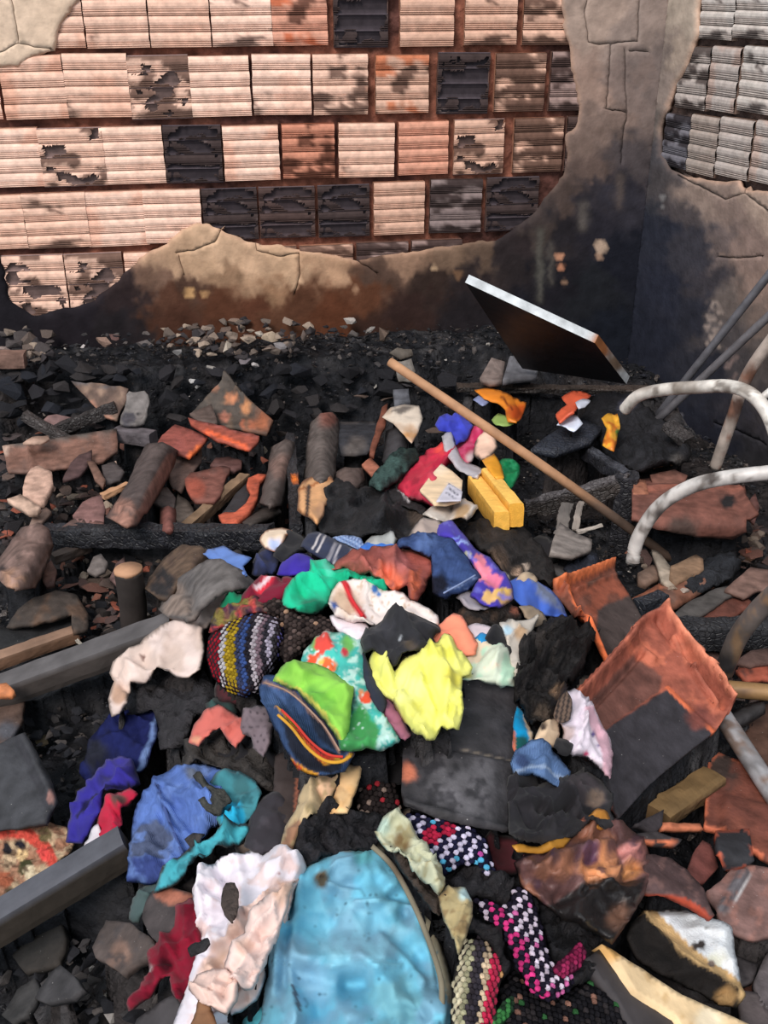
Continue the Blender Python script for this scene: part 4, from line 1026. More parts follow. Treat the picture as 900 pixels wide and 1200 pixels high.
tile('weathered barrel tile with stepped neck at the left edge', [(-8, 674), (0, 652), (14, 632), (24, 618), (44, 612), (58, 620), (63, 640), (54, 664), (42, 690), (24, 690), (6, 686)], (122, 96, 88), lift=.12, curv=(25, .05), res=4, feats=[('line', [(60, 640), (40, 688)], 8, (106, 80, 70)), ('soft', 16, 680, 12, (176, 136, 112)), ('noise', 8, .62, (140, 114, 106)), ('spot', 3, 666, 4, (50, 40, 40))], ridges=[([(24, 628), (58, 632)], 4, -.012), ([(2, 672), (22, 684)], 3, .010)])
tile('ribbed reddish brick scrap beside the weathered barrel tile', [(50, 680), (52, 664), (60, 656), (66, 668), (64, 684), (54, 686)], (124, 88, 78), lift=.08, feats=[('stripes', 10, 4, .4, (90, 64, 58))])
tile('narrow brown shard under the pale brick flake', [(34, 616), (40, 602), (54, 594), (60, 600), (48, 612)], (138, 112, 100), lift=.12)
tile('grey flat tile shard above the rubble by the stump', [(102, 668), (110, 652), (118, 648), (126, 658), (122, 668), (110, 672)], (122, 112, 108), lift=.09)
tile('flat brown broken tile behind the stump', [(128, 678), (136, 660), (146, 652), (148, 684), (140, 690)], (112, 84, 80), lift=.08)
tile('wide dark brown tile lying low at the left above the batten', [(8, 735), (20, 714), (40, 700), (66, 692), (90, 698), (104, 720), (104, 738), (86, 740), (84, 718), (30, 732)], (74, 64, 58), lift=.07, feats=[('noise', 14, .55, (94, 72, 58))], curv=(-20, .02))
tile('black sooty tile at the left edge above the batten', [(-8, 738), (20, 732), (74, 716), (88, 730), (82, 738), (30, 752), (-8, 760)], (34, 34, 36), lift=.06)
tile('brown rimmed tile with black open end left of the grey tile', [(170, 690), (176, 676), (192, 652), (214, 638), (236, 640), (252, 654), (240, 668), (216, 676), (206, 690), (196, 700), (184, 700)], (104, 82, 66), lift=.10, curv=(35, .04), res=4, feats=[('poly', [(172, 692), (190, 664), (206, 676), (198, 702)], (36, 34, 36)), ('noise', 10, .62, (80, 64, 56))])
tile('large smooth grey barrel tile above the cream sheet', [(186, 714), (198, 686), (222, 668), (242, 656), (258, 654), (284, 668), (302, 684), (296, 692), (268, 688), (250, 696), (216, 724), (196, 722)], (110, 104, 102), lift=.13, curv=(20, .05), res=4, feats=[('soft', 205, 706, 20, (132, 116, 106)), ('noise', 14, .6, (92, 88, 88)), ('line', [(222, 690), (222, 720)], 2, (80, 74, 72))], ridges=[([(200, 690), (222, 690), (224, 720)], 5, -.012)])
tile('dark slate tile at the left edge above the patterned carpet', [(-8, 874), (14, 864), (30, 860), (44, 882), (60, 912), (70, 942), (60, 950), (52, 962), (20, 970), (-8, 974)], (62, 63, 68), lift=.10, curv=(-30, .02), res=4, feats=[('line', [(22, 866), (60, 950)], 10, (48, 48, 53)), ('spot', 60, 938, 6, (130, 96, 90)), ('spot', 0, 0, 0.1, (0, 0, 0))], ridges=[([(30, 866), (64, 938)], 6, .012)])
tile('smooth brown tile at the left edge below the grey plank', [(-8, 818), (16, 812), (28, 818), (26, 842), (12, 866), (-8, 880)], (92, 70, 60), lift=.07, feats=[('soft', 6, 856, 18, (74, 74, 80))])
tile('orange clay crumb at the left end of the grey plank', [(-4, 802), (8, 800), (17, 808), (12, 813), (-4, 812)], (232, 140, 86), lift=.14, name='clay_crumb', cat='clay crumb', thick=.014)
tile('dark tile shard with orange corner behind the maroon cloth', [(166, 1076), (170, 1056), (178, 1044), (200, 1040), (224, 1046), (230, 1056), (210, 1070), (200, 1090), (184, 1104), (174, 1094)], (74, 66, 66), lift=.10, feats=[('poly', [(176, 1046), (200, 1040), (228, 1048), (218, 1060), (196, 1060)], (166, 104, 84))])
tile('dark brown broken tile alone in the lower left rubble', [(108, 1110), (118, 1090), (124, 1078), (152, 1082), (178, 1100), (182, 1110), (172, 1122), (160, 1126), (142, 1141), (130, 1132), (112, 1122)], (86, 74, 70), lift=.09, tilt=(0, .02), rag=1.6, res=4, feats=[('soft', 140, 1120, 18, (124, 98, 86)), ('noise', 8, .62, (66, 60, 60))], thick=.014)
tile('dark rounded tile at the bottom left corner', [(2, 1190), (20, 1160), (40, 1146), (46, 1160), (30, 1190), (14, 1198)], (64, 62, 62), lift=.08)
tile('dark wedge of tile in the lower left rubble', [(40, 1170), (56, 1144), (70, 1130), (86, 1142), (96, 1160), (84, 1170), (56, 1176)], (62, 60, 62), lift=.08)
tile('long dark board below the maroon cloth', [(150, 1215), (160, 1194), (184, 1176), (204, 1166), (214, 1180), (206, 1215)], (72, 68, 70), lift=.09, mat='wood', name='dark_board', cat='board')
tile('dim olive tile face under the dark plank', [(14, 1120), (36, 1086), (70, 1070), (76, 1100), (68, 1130), (30, 1140)], (52, 47, 43), lift=.02)
# ------------------------------------------------------------------ clothes and cloth scraps of the pile
def cl(name, label, outline, base, cat='cloth', **k):
    k.setdefault('mat', 'cloth'); k.setdefault('bulge', .022); k.setdefault('fold', .010); k.setdefault('res', 3.4); k.setdefault('edge', 12); k.setdefault('grow', 2.0); k.setdefault('rag', 1.2)
    return patch(name, label, cat, outline, base, **k)

# --- foreground
cl('blue_pillowcase', 'sky-blue crumpled pillowcase with scorched brown rim, bottom middle',
   [(314, 1090), (324, 1048), (344, 1018), (374, 1000), (410, 988), (440, 985), (464, 1008), (488, 1048), (508, 1090), (522, 1128), (531, 1165), (527, 1198), (518, 1240), (300, 1240), (308, 1190), (311, 1140)], (112, 186, 212), cat='pillowcase',
   lift=.08, bulge=.075, edge=80, fold=.0035, fold_s=(90, 40), fold_a=75, res=3.4, rag=.8,
   feats=[('soft', 350, 1140, 40, (128, 176, 202)), ('soft', 420, 1100, 50, (140, 200, 222)), ('soft', 470, 1180, 40, (112, 168, 182)), ('noise', 40, .62, (122, 166, 190)), ('line', [(395, 990), (440, 986), (468, 1012), (496, 1062), (516, 1110), (532, 1170)], 16, (150, 140, 118)), ('line', [(330, 1040), (350, 1016), (375, 1000)], 10, (150, 158, 140)), ('soft', 376, 1031, 10, (96, 84, 66)), ('spot', 377, 1032, 3, (40, 34, 30)), ('soft', 425, 1000, 14, (96, 170, 180)), ('line', [(345, 1160), (352, 1185)], 4, (70, 84, 100)), ('line', [(440, 984), (470, 1012), (500, 1066)], 5, (96, 84, 70)), ('noise', 5, .8, (60, 90, 105), 9)],
   ridges=[([(418, 1060), (450, 1058), (480, 1066)], 4, .010), ([(448, 1100), (478, 1130), (496, 1152)], 5, .010), ([(390, 1135), (440, 1138), (470, 1134)], 5, .008), ([(352, 1030), (348, 1080), (340, 1140), (350, 1200)], 6, .014), ([(336, 1050), (326, 1100), (322, 1160)], 5, .012), ([(376, 1032), (400, 1044), (420, 1046)], 3.5, .008), ([(378, 1030), (396, 1012), (430, 1004)], 4, .010), ([(480, 1160), (500, 1190)], 6, -.010), ([(420, 1120), (450, 1150), (470, 1200)], 9, .008), ([(455, 1000), (485, 1050), (505, 1100), (518, 1160)], 4, -.012)])
cl('blue_sheet', 'loose turquoise sheet edge beside the pillowcase at the bottom', [(284, 1240), (286, 1192), (300, 1178), (314, 1180), (318, 1240)], (86, 176, 190), lift=.07, fold_a=80)
cl('white_shirt', 'white long-sleeved shirt with peach scorch stains beside the pillowcase',
   [(229, 1070), (230, 1042), (240, 1026), (256, 1020), (262, 1010), (284, 1004), (296, 994), (308, 1003), (322, 996), (340, 1000), (356, 1010), (360, 1018), (346, 1046), (336, 1082), (326, 1110), (316, 1128), (309, 1150), (300, 1172), (284, 1184), (270, 1190), (268, 1205), (240, 1240), (204, 1240), (204, 1200), (216, 1168), (222, 1142), (230, 1120), (240, 1105), (232, 1098)], (226, 220, 228), cat='shirt',
   lift=.10, bulge=.04, edge=26, fold=.012, fold_s=(50, 15), fold_a=-55, res=3.2, rag=1,
   feats=[('poly', [(300, 1062), (330, 1040), (352, 1030), (336, 1085), (312, 1145), (290, 1185), (252, 1180), (222, 1160), (236, 1124), (262, 1100)], (226, 196, 186)), ('soft', 330, 1050, 16, (196, 162, 146)), ('soft', 262, 1128, 18, (206, 170, 150)), ('soft', 250, 1150, 14, (224, 188, 170)), ('soft', 275, 1095, 10, (190, 160, 148)), ('noise', 14, .66, (214, 190, 186)), ('spot', 328, 1029, 2, (150, 110, 110))],
   ridges=[([(258, 1030), (270, 1040), (268, 1070), (262, 1096)], 5, -.018), ([(240, 1030), (238, 1070), (246, 1104)], 9, .018), ([(278, 1012), (286, 1040), (280, 1080)], 8, .014), ([(262, 1100), (300, 1080), (335, 1046)], 7, .014), ([(244, 1136), (276, 1150), (270, 1176)], 6, .016), ([(258, 1138), (276, 1166), (268, 1186)], 4, -.014), ([(330, 1000), (352, 1014)], 5, .010)])
cl('charred_scrap', 'brown-black burnt scrap in the neck opening of the white shirt', [(262, 1046), (266, 1036), (274, 1036), (278, 1046), (277, 1068), (272, 1082), (265, 1072), (261, 1060)], (70, 60, 56), mat='crust', lift=.165, bulge=.004, fold=.003, thick=.003)  # dark patch added on top of the shirt in place of a see-through hole
cl('charred_scrap', 'small black burnt flake at the shirt edge by the maroon cloth', [(222, 1112), (230, 1107), (244, 1102), (246, 1108), (236, 1116), (224, 1120)], (42, 40, 42), mat='crust', lift=.16, bulge=.01, fold=.004)
cl('wood_shard', 'brown wooden shard poking out under the shirt cuff', [(226, 1200), (234, 1172), (244, 1178), (252, 1200), (248, 1240), (224, 1240)], (132, 94, 66), cat='shard', mat='wood', lift=.165, bulge=.01, fold=.004, thick=.01)
cl('maroon_trousers', 'deep maroon cloth with rolled edge left of the white shirt',
   [(212, 1064), (222, 1055), (231, 1058), (234, 1090), (238, 1110), (230, 1130), (222, 1160), (214, 1176), (206, 1168), (202, 1146), (190, 1150), (176, 1172), (152, 1184), (153, 1172), (166, 1158), (176, 1140), (178, 1118), (188, 1100), (202, 1084)], (128, 22, 44), lift=.09, bulge=.04, edge=16, fold=.010, fold_a=75, feats=[('noise', 16, .6, (92, 14, 32)), ('soft', 193, 1130, 10, (60, 12, 24)), ('spot', 178, 1137, 4, (160, 140, 140))])
# woven and knitted pieces get their stitches as real beads
SPH = None
def beads(name, outline, cell, ang, lift, colfn, parent, size=0.62, flat=0.6, seed=1, jitter=.12, skip=0.0, aspect=1.0):
    ol = np.asarray(outline, float); c0 = ol.mean(0); a = math.radians(ang)
    rr = 400; cu, cv = cell
    ks = []
    rg = random.Random(seed)
    for i in range(-int(rr / cu), int(rr / cu)):
        for j in range(-int(rr / cv), int(rr / cv)):
            u = (i + (0.5 if j % 2 else 0) + rg.uniform(-jitter, jitter)) * cu; v = (j + rg.uniform(-jitter, jitter)) * cv
            ks.append((c0[0] + u * math.cos(a) - v * math.sin(a), c0[1] + u * math.sin(a) + v * math.cos(a), i, j))
    ks = [k for k in ks if 0 < 1]
    X = np.array([k[0] for k in ks]); Y = np.array([k[1] for k in ks])
    keep = inside(ol, X, Y)
    ks = [k for k, q in zip(ks, keep) if q and rg.random() >= skip]
    X = np.array([k[0] for k in ks]); Y = np.array([k[1] for k in ks])
    d = dist_line(ol, X, Y, True)
    lf = lift(X, Y, d) if callable(lift) else lift
    P = hit(X, Y, lf)
    dep = np.linalg.norm(P - np.array([0, 0, CZ]), axis=1)
    nu, nv = 7, 4
    V = []; C = []; Fc = []
    for k, (x, y, i, j) in enumerate(ks):
        ru = cu * size * dep[k] / F; rv_ = cv * size * dep[k] / F * 1.15
        rh = min(ru, rv_) * flat
        rgb = lin(colfn(i, j, x, y, rg)) * rg.uniform(.6, 1.0)
        b = len(V)
        for q in range(nv + 1):
            th = math.pi * q / nv
            for p in range(nu):
                ph = 2 * math.pi * p / nu
                lx = ru * math.sin(th) * math.cos(ph); ly = -rv_ * math.sin(th) * math.sin(ph); lz = rh * math.cos(th)
                wx = lx * math.cos(-a) - ly * math.sin(-a); wy = lx * math.sin(-a) + ly * math.cos(-a)
                # lay the stitch on a plane that faces up and towards us
                V.append(P[k] + np.array([wx, wy * .85, wy * .45]) + NUP * lz); C.append(rgb)
        for q in range(nv):
            for p in range(nu):
                p2 = (p + 1) % nu
                Fc.append((b + q * nu + p, b + (q + 1) * nu + p, b + (q + 1) * nu + p2, b + q * nu + p2))
    V = np.array(V); loc = np.array(parent.location)
    o = link(name, mesh_of(name, V - loc, Fc, 'knit', np.array(C)), parent)
    o['kind'] = 'stuff'
    return o

def woven(name, label, outline, base, cell, ang, colfn, lift=.08, cat='rug', bulge=.02, edge=14, **k):
    o = cl(name, label, outline, base, cat=cat, mat='knit', lift=lift, bulge=bulge, edge=edge, fold=0, res=6, rag=.5, puff=1.0)
    e2 = min(edge, 9 + .25 * edge)
    bf = lambda X, Y, d: lift + bulge * (np.sqrt(np.clip(1 - (1 - np.clip(d / e2, 0, 1)) ** 2, 0, 1)) - .2) + .002
    beads('stitches', outline, cell, ang, bf, colfn, o, **k)
    return o

PUR = [(222, 214, 232), (38, 36, 58), (206, 196, 224), (46, 44, 70), (90, 170, 215), (210, 90, 170), (230, 226, 236)]
def rugA(i, j, x, y, rg):
    if math.hypot(x - 505, y - 980) < 11 or math.hypot(x - 525, y - 974) < 8: return (180, 40, 70)
    if (i + j) % 2: return (34, 34, 58)
    q = rg.random()
    return (90, 180, 220) if q < .14 else (214, 90, 180) if q < .2 else (214, 206, 232)
woven('woven_rug', 'white, navy and blue woven rag rug corner below the black tile', [(472, 960), (482, 953), (502, 958), (526, 963), (552, 972), (568, 984), (578, 1020), (570, 1026), (556, 1012), (540, 1014), (520, 1026), (508, 1006), (488, 986)], (40, 38, 56), (6.6, 5.2), 25, rugA, lift=.12, seed=2)
def rugB(i, j, x, y, rg):
    if (i + j) % 2: return (38, 34, 48)
    q = rg.random()
    if abs((x - 580) - (y - 1060) * .5) < 9: return (214, 60, 130)
    return (222, 206, 224) if q < .85 else (216, 110, 170)
woven('woven_rug', 'dark woven rag rug strip with white and pink stitches above the char', [(556, 1054), (576, 1058), (594, 1064), (604, 1040), (620, 1048), (632, 1080), (640, 1116), (652, 1136), (672, 1142), (668, 1158), (644, 1172), (622, 1160), (606, 1130), (590, 1092), (570, 1076)], (36, 32, 42), (6.6, 5.2), 30, rugB, lift=.13, seed=3)
def rugC(i, j, x, y, rg):
    b = [(206, 196, 166), (176, 172, 140), (66, 60, 66), (58, 54, 62), (214, 190, 160), (205, 50, 84), (196, 60, 90), (222, 170, 116)]
    return b[int(max(0, min(7, (x - 530 - (1200 - y) * .12) / 7)))]
woven('woven_rug', 'beige, black and pink braided rug edge at the bottom beside the pillowcase', [(530, 1240), (532, 1150), (546, 1104), (562, 1098), (586, 1120), (588, 1140), (580, 1170), (578, 1240)], (70, 62, 58), (6, 6.4), 8, rugC, lift=.12, seed=4, jitter=.08)
def rugD(i, j, x, y, rg):
    q = rg.random()
    if q < .05: return (150, 110, 96)
    if q < .08: return (60, 110, 66)
    return (34, 33, 37) if q < .7 else (54, 50, 52)
woven('woven_rug', 'black burnt woven rug at the bottom right of the braided edge', [(584, 1240), (586, 1160), (606, 1136), (624, 1162), (650, 1172), (690, 1150), (730, 1170), (758, 1240)], (30, 29, 33), (7, 6), 20, rugD, lift=.08, bulge=.03, edge=30, seed=5)
def rugE(i, j, x, y, rg):
    return (150, 44, 84) if rg.random() < .6 else (100, 36, 62)
woven('woven_rug', 'small magenta knitted scrap right of the pink and white rug strip', [(648, 1136), (666, 1120), (680, 1104), (686, 1116), (678, 1134), (660, 1144)], (90, 30, 56), (5, 5), 30, rugE, lift=.15, bulge=.01, seed=6)
def rugF(i, j, x, y, rg):
    return (60, 120, 66) if rg.random() < .7 else (40, 60, 44)
woven('woven_rug', 'small green knitted scrap at the bottom on the burnt rug', [(580, 1192), (592, 1174), (600, 1170), (600, 1184), (588, 1200), (580, 1206)], (40, 70, 44), (5, 5), 30, rugF, lift=.15, bulge=.01, seed=7)
def rugG(i, j, x, y, rg):
    q = rg.random(); return (44, 38, 38) if q < .8 else (150, 130, 120) if q < .93 else (170, 50, 60)
woven('crochet_scrap', 'dark brown crocheted scrap beside the tan strap', [(414, 936), (424, 912), (440, 906), (462, 918), (472, 940), (464, 960), (440, 964), (420, 956)], (34, 30, 30), (6, 6), 10, rugG, cat='crochet', lift=.09, bulge=.03, seed=8)

cl('charred_fur', 'black flaky charred cloth behind the blue pillowcase', [(344, 992), (348, 970), (366, 955), (384, 948), (404, 950), (424, 958), (448, 960), (446, 978), (436, 992), (410, 994), (384, 1002), (362, 1012), (348, 1006)], (34, 33, 37), mat='crust', lift=.12, bulge=.03, fold=.012, rough=.014, rough_s=7, res=3, rag=3)
cl('olive_scrap', 'pale olive scorched rag between rug and pillowcase', [(440, 976), (450, 960), (464, 955), (478, 966), (488, 985), (502, 1000), (514, 1016), (520, 1040), (514, 1052), (500, 1040), (484, 1028), (476, 1008), (456, 998)], (196, 198, 170), lift=.15, bulge=.03, edge=9, fold=.014, fold_s=(18, 8), res=3, feats=[('soft', 472, 985, 12, (120, 98, 66)), ('noise', 12, .62, (150, 138, 100)), ('soft', 448, 968, 10, (190, 212, 196))])
cl('olive_scrap', 'smaller tan rag hanging over the braided rug edge', [(514, 1050), (526, 1040), (544, 1044), (552, 1058), (550, 1080), (544, 1100), (538, 1118), (530, 1096), (522, 1076)], (172, 156, 116), lift=.155, bulge=.03, edge=9, fold=.012, fold_s=(18, 8), res=3, feats=[('soft', 545, 1050, 9, (180, 206, 206)), ('noise', 10, .62, (130, 108, 76))])
cl('charred_fur', 'brown-black singed fringe along the pillowcase rim', [(456, 996), (474, 1010), (492, 1030), (514, 1050), (528, 1044), (534, 1050), (520, 1064), (514, 1074), (500, 1060), (484, 1036), (464, 1008)], (62, 52, 46), mat='crust', lift=.145, bulge=.02, fold=.01, rough=.010, res=3, rag=3)
cl('charred_crust', 'black burnt crust between the two rag rugs', [(524, 1030), (544, 1016), (560, 1016), (580, 1026), (602, 1040), (596, 1062), (576, 1058), (552, 1054), (556, 1080), (576, 1090), (596, 1130), (590, 1150), (570, 1110), (546, 1096), (552, 1060)], (36, 34, 37), mat='crust', lift=.11, bulge=.03, rough=.012, res=4, rag=3)
cl('charred_crust', 'black burnt heap under the scorched leather bag', [(632, 1060), (664, 1078), (696, 1092), (712, 1108), (704, 1130), (690, 1148), (660, 1164), (650, 1136), (642, 1110)], (36, 35, 38), mat='crust', lift=.09, bulge=.03, rough=.014, res=4, rag=3)
cl('leather_bag', 'scorched brown leather bag with orange and purple melt in front of the big tile',
   [(604, 1012), (626, 1000), (650, 990), (680, 972), (700, 962), (720, 962), (744, 976), (760, 998), (763, 1022), (752, 1050), (738, 1074), (716, 1106), (698, 1092), (668, 1078), (640, 1060), (616, 1042)], (98, 68, 66), cat='bag', mat='leather',
   lift=.13, bulge=.06, edge=34, fold=.012, fold_s=(50, 16), fold_a=-10, res=3.6, feats=[('noise', 20, .56, (140, 92, 70)), ('soft', 702, 1018, 24, (224, 150, 100)), ('soft', 660, 1018, 14, (170, 112, 84)), ('soft', 740, 1000, 14, (190, 124, 118)), ('soft', 742, 1020, 12, (222, 150, 92)), ('soft', 690, 1002, 12, (92, 62, 84)), ('noise', 15, .64, (72, 48, 62), 4), ('poly', [(640, 1064), (660, 1048), (690, 1036), (712, 1034), (756, 1030), (744, 1064), (716, 1108), (690, 1094)], (30, 27, 28)), ('soft', 724, 1076, 14, (110, 78, 62))],
   ridges=[([(622, 1016), (660, 1004), (716, 986)], 7, .014), ([(718, 968), (728, 1000), (734, 1030)], 3, -.010)])
cl('melted_strip', 'golden melted plastic strip along the top of the leather bag', [(600, 992), (630, 994), (654, 986), (667, 984), (660, 992), (636, 998), (606, 997)], (196, 138, 52), cat='plastic strip', mat='plastic', lift=.155, bulge=.006, fold=.003, res=3)
cl('melted_lump', 'small amber melted lump beside the dark cloth', [(690, 958), (700, 950), (710, 954), (714, 966), (704, 972), (694, 968)], (204, 138, 60), cat='plastic lump', mat='plastic', lift=.15, bulge=.015, edge=6, fold=.004, res=3)
cl('white_cushion', 'white foam cushion with black burnt side, right of the leather bag',
   [(740, 1082), (756, 1070), (780, 1066), (806, 1069), (832, 1080), (852, 1090), (857, 1106), (860, 1130), (870, 1168), (862, 1180), (842, 1176), (808, 1158), (776, 1144), (746, 1122), (734, 1100)], (222, 226, 230), cat='cushion', mat='foam',
   lift=.10, bulge=.035, edge=22, fold=.006, res=3.2, feats=[('soft', 838, 1125, 12, (206, 206, 190)), ('line', [(760, 1075), (800, 1118), (868, 1168)], 26, (206, 170, 120)), ('poly', [(728, 1078), (752, 1072), (770, 1088), (796, 1122), (830, 1142), (862, 1162), (866, 1190), (728, 1140)], (30, 27, 26)), ('soft', 850, 1172, 12, (150, 118, 78)), ('spot', 814, 1109, 4, (66, 60, 58)), ('spot', 822, 1108, 4.5, (60, 54, 52)), ('spot', 834, 1129, 4.5, (120, 106, 98)), ('spot', 826, 1090, 2, (120, 118, 116))],
   ridges=[([(752, 1074), (796, 1120), (866, 1166)], 6, .012)])
patch('cream_board', 'cream bare wooden board sloping to the bottom right corner', 'board', [(705, 1106), (716, 1112), (760, 1140), (800, 1166), (846, 1186), (882, 1202), (900, 1240), (820, 1240), (792, 1192), (744, 1162)], (232, 202, 158), 'wood', lift=.12, thick=.02, res=5, rag=.8, smooth=False, feats=[('soft', 714, 1116, 14, (226, 176, 108)), ('noise', 10, .68, (206, 170, 120)), ('spot', 744, 1128, 2.4, (80, 66, 54)), ('spot', 766, 1142, 2, (90, 74, 60)), ('spot', 782, 1152, 2.4, (90, 74, 60)), ('soft', 830, 1200, 20, (240, 222, 190))])
patch('dark_board', 'dark board edge beside the cream board at the bottom right', 'board', [(686, 1124), (702, 1112), (744, 1164), (792, 1196), (812, 1240), (752, 1240), (728, 1180)], (66, 62, 64), 'wood', lift=.11, thick=.015, res=6, rag=.8, smooth=False)

# --- left side
cl('patterned_carpet', 'red, cream and green patterned carpet piece at the left edge', [(-10, 972), (20, 970), (50, 964), (76, 970), (84, 984), (80, 1000), (62, 1014), (40, 1034), (20, 1052), (-10, 1060)], (190, 166, 136), cat='carpet', mat='knit', lift=.07, bulge=.012, fold=.008, rough=.004, rough_s=4, res=3,
   feats=[('noise', 14, .54, (150, 104, 84)), ('line', [(-10, 978), (30, 976), (50, 990), (62, 1010)], 14, (206, 84, 72)), ('spot', 52, 1000, 8, (214, 80, 76)), ('spot', 6, 1030, 10, (150, 88, 66)), ('spot', 30, 1016, 9, (70, 70, 48)), ('spot', 52, 978, 9, (108, 98, 70)), ('spot', 24, 1000, 7, (232, 200, 150)), ('spot', 22, 988, 5, (40, 38, 46)), ('spot', 8, 994, 7, (42, 40, 44)), ('spot', 12, 1044, 7, (74, 64, 50)), ('spot', 36, 1024, 8, (206, 190, 160)), ('noise', 5, .68, (96, 74, 62), 5)])
cl('dark_jeans', 'navy blue jeans piece with pale seam under the cream sheet', [(94, 905), (102, 876), (118, 854), (136, 842), (160, 835), (186, 834), (184, 856), (174, 890), (164, 908), (140, 912), (112, 920)], (30, 36, 86), cat='jeans', mat='denim', lift=.05, bulge=.015, fold=.010, fold_a=-30, feats=[('line', [(184, 842), (176, 872), (164, 904)], 6, (104, 126, 172)), ('soft', 112, 884, 18, (38, 40, 52)), ('noise', 16, .6, (24, 27, 60))])
cl('royal_blue_shirt', 'royal blue cloth fold in front of the navy jeans', [(78, 986), (84, 964), (92, 942), (108, 918), (124, 898), (140, 888), (154, 892), (162, 918), (150, 926), (126, 936), (120, 956), (108, 974), (96, 988)], (50, 44, 136), lift=.085, bulge=.025, fold=.010, fold_a=-50, feats=[('noise', 18, .6, (34, 30, 96)), ('line', [(94, 960), (110, 940), (152, 922)], 5, (24, 22, 60))], ridges=[([(126, 892), (140, 908), (158, 918)], 4, .012)])
cl('red_rag', 'crimson crumpled rag beside the royal blue cloth', [(113, 974), (118, 952), (126, 940), (140, 932), (152, 924), (160, 930), (150, 944), (142, 956), (143, 968), (134, 984), (120, 984)], (186, 34, 64), lift=.10, bulge=.02, edge=8, fold=.012, fold_s=(16, 7), fold_a=40, res=3, feats=[('soft', 140, 940, 8, (96, 66, 60))])
cl('white_rag', 'tiny white rag between the crimson rag and dark plank', [(100, 990), (110, 970), (114, 966), (118, 984), (112, 990)], (214, 208, 214), lift=.10, bulge=.008, fold=.004, res=3)
cl('printed_label', 'tiny white label with blue swirl print by the crimson rag', [(120, 986), (127, 983), (136, 984), (131, 997), (124, 993)], (214, 226, 244), cat='label', lift=.115, bulge=.004, fold=.002, res=2, rag=.4, feats=[('spot', 127, 988, 3, (40, 100, 180)), ('spot', 128, 988, 1.2, (230, 236, 246))])
cl('light_jeans', 'faded light blue jeans leg left of the teal cloth', [(150, 1032), (153, 1004), (158, 960), (170, 935), (190, 912), (212, 898), (240, 893), (262, 904), (266, 940), (258, 968), (236, 985), (214, 1008), (204, 1030), (176, 1036)], (92, 120, 186), cat='jeans', mat='denim', lift=.09, bulge=.03, edge=18, fold=.008, fold_a=60, feats=[('poly', [(150, 990), (160, 968), (186, 962), (206, 986), (200, 1012), (170, 1008), (152, 1010)], (84, 94, 122)), ('poly', [(148, 1008), (204, 1012), (200, 1040), (148, 1040)], (58, 72, 128)), ('soft', 232, 900, 16, (104, 112, 130)), ('line', [(184, 918), (196, 956), (210, 990)], 2, (52, 64, 110)), ('noise', 14, .64, (110, 138, 200))], ridges=[([(183, 918), (194, 952), (212, 998)], 4, .012), ([(152, 1008), (202, 1012)], 3, .008)])
cl('charred_scrap', 'dark burnt scrap lying on the light blue jeans', [(228, 910), (234, 908), (244, 922), (262, 928), (270, 940), (258, 954), (244, 952), (234, 940), (248, 934), (240, 924)], (62, 62, 58), mat='crust', lift=.135, bulge=.012, edge=5, rough=.008, res=3)
cl('charred_scrap', 'small dark burnt scrap low on the light blue jeans', [(218, 984), (226, 978), (240, 984), (236, 992), (224, 992)], (60, 56, 56), mat='crust', lift=.13, bulge=.01, edge=4, res=3)
cl('teal_cloth', 'dull teal rag right of the light blue jeans', [(248, 918), (262, 908), (280, 906), (298, 916), (306, 932), (298, 950), (282, 966), (264, 976), (256, 962), (262, 942)], (66, 132, 142), lift=.115, bulge=.02, fold=.012, fold_s=(20, 8), fold_a=-60, res=3.4, feats=[('poly', [(256, 944), (284, 940), (286, 962), (264, 976)], (40, 166, 206)), ('soft', 284, 920, 12, (58, 104, 110)), ('noise', 10, .62, (42, 88, 96)), ('spot', 271, 951, 4, (30, 40, 46))])
cl('teal_cloth', 'turquoise twisted strip of cloth below the light blue jeans', [(180, 1044), (188, 1028), (204, 1012), (226, 998), (256, 984), (290, 962), (292, 974), (280, 988), (256, 1000), (226, 1020), (206, 1036)], (70, 164, 178), lift=.11, bulge=.03, edge=10, fold=.012, fold_s=(60, 7), fold_a=-32, res=3, feats=[('noise', 12, .6, (46, 112, 124))], char=6)
cl('singed_rag', 'grey green singed rag trailing below the turquoise strip', [(150, 1075), (158, 1054), (170, 1040), (184, 1030), (190, 1040), (178, 1052), (170, 1066), (160, 1080)], (74, 92, 92), lift=.08, bulge=.015, fold=.012, fold_s=(20, 6), fold_a=-50, res=3, rag=3)
cl('salmon_rag', 'salmon pink arched rag below the striped knit bag', [(223, 870), (228, 850), (240, 838), (256, 828), (272, 836), (286, 846), (288, 860), (276, 876), (268, 866), (258, 854), (246, 860), (232, 873)], (206, 108, 98), lift=.13, bulge=.018, edge=8, fold=.008, res=3, feats=[('noise', 10, .66, (182, 88, 80)), ('soft', 230, 866, 6, (214, 150, 120))])
def dots(o, r, rgb, sp, poly):
    x0, y0 = np.min(poly, 0); x1, y1 = np.max(poly, 0); f = []
    for j, y in enumerate(np.arange(y0, y1, sp)):
        for x in np.arange(x0 + (j % 2) * sp / 2, x1, sp): f.append(('spot', x, y, r, rgb))
    return f
pk = [(282, 852), (288, 836), (300, 829), (313, 830), (319, 848), (316, 872), (308, 886), (298, 874), (296, 864), (286, 860)]
cl('polka_rag', 'grey polka-dot rag beside the salmon pink one', pk, (122, 108, 114), lift=.135, bulge=.02, fold=.006, res=2.6, feats=dots(0, 1.3, (66, 58, 64), 8, pk))
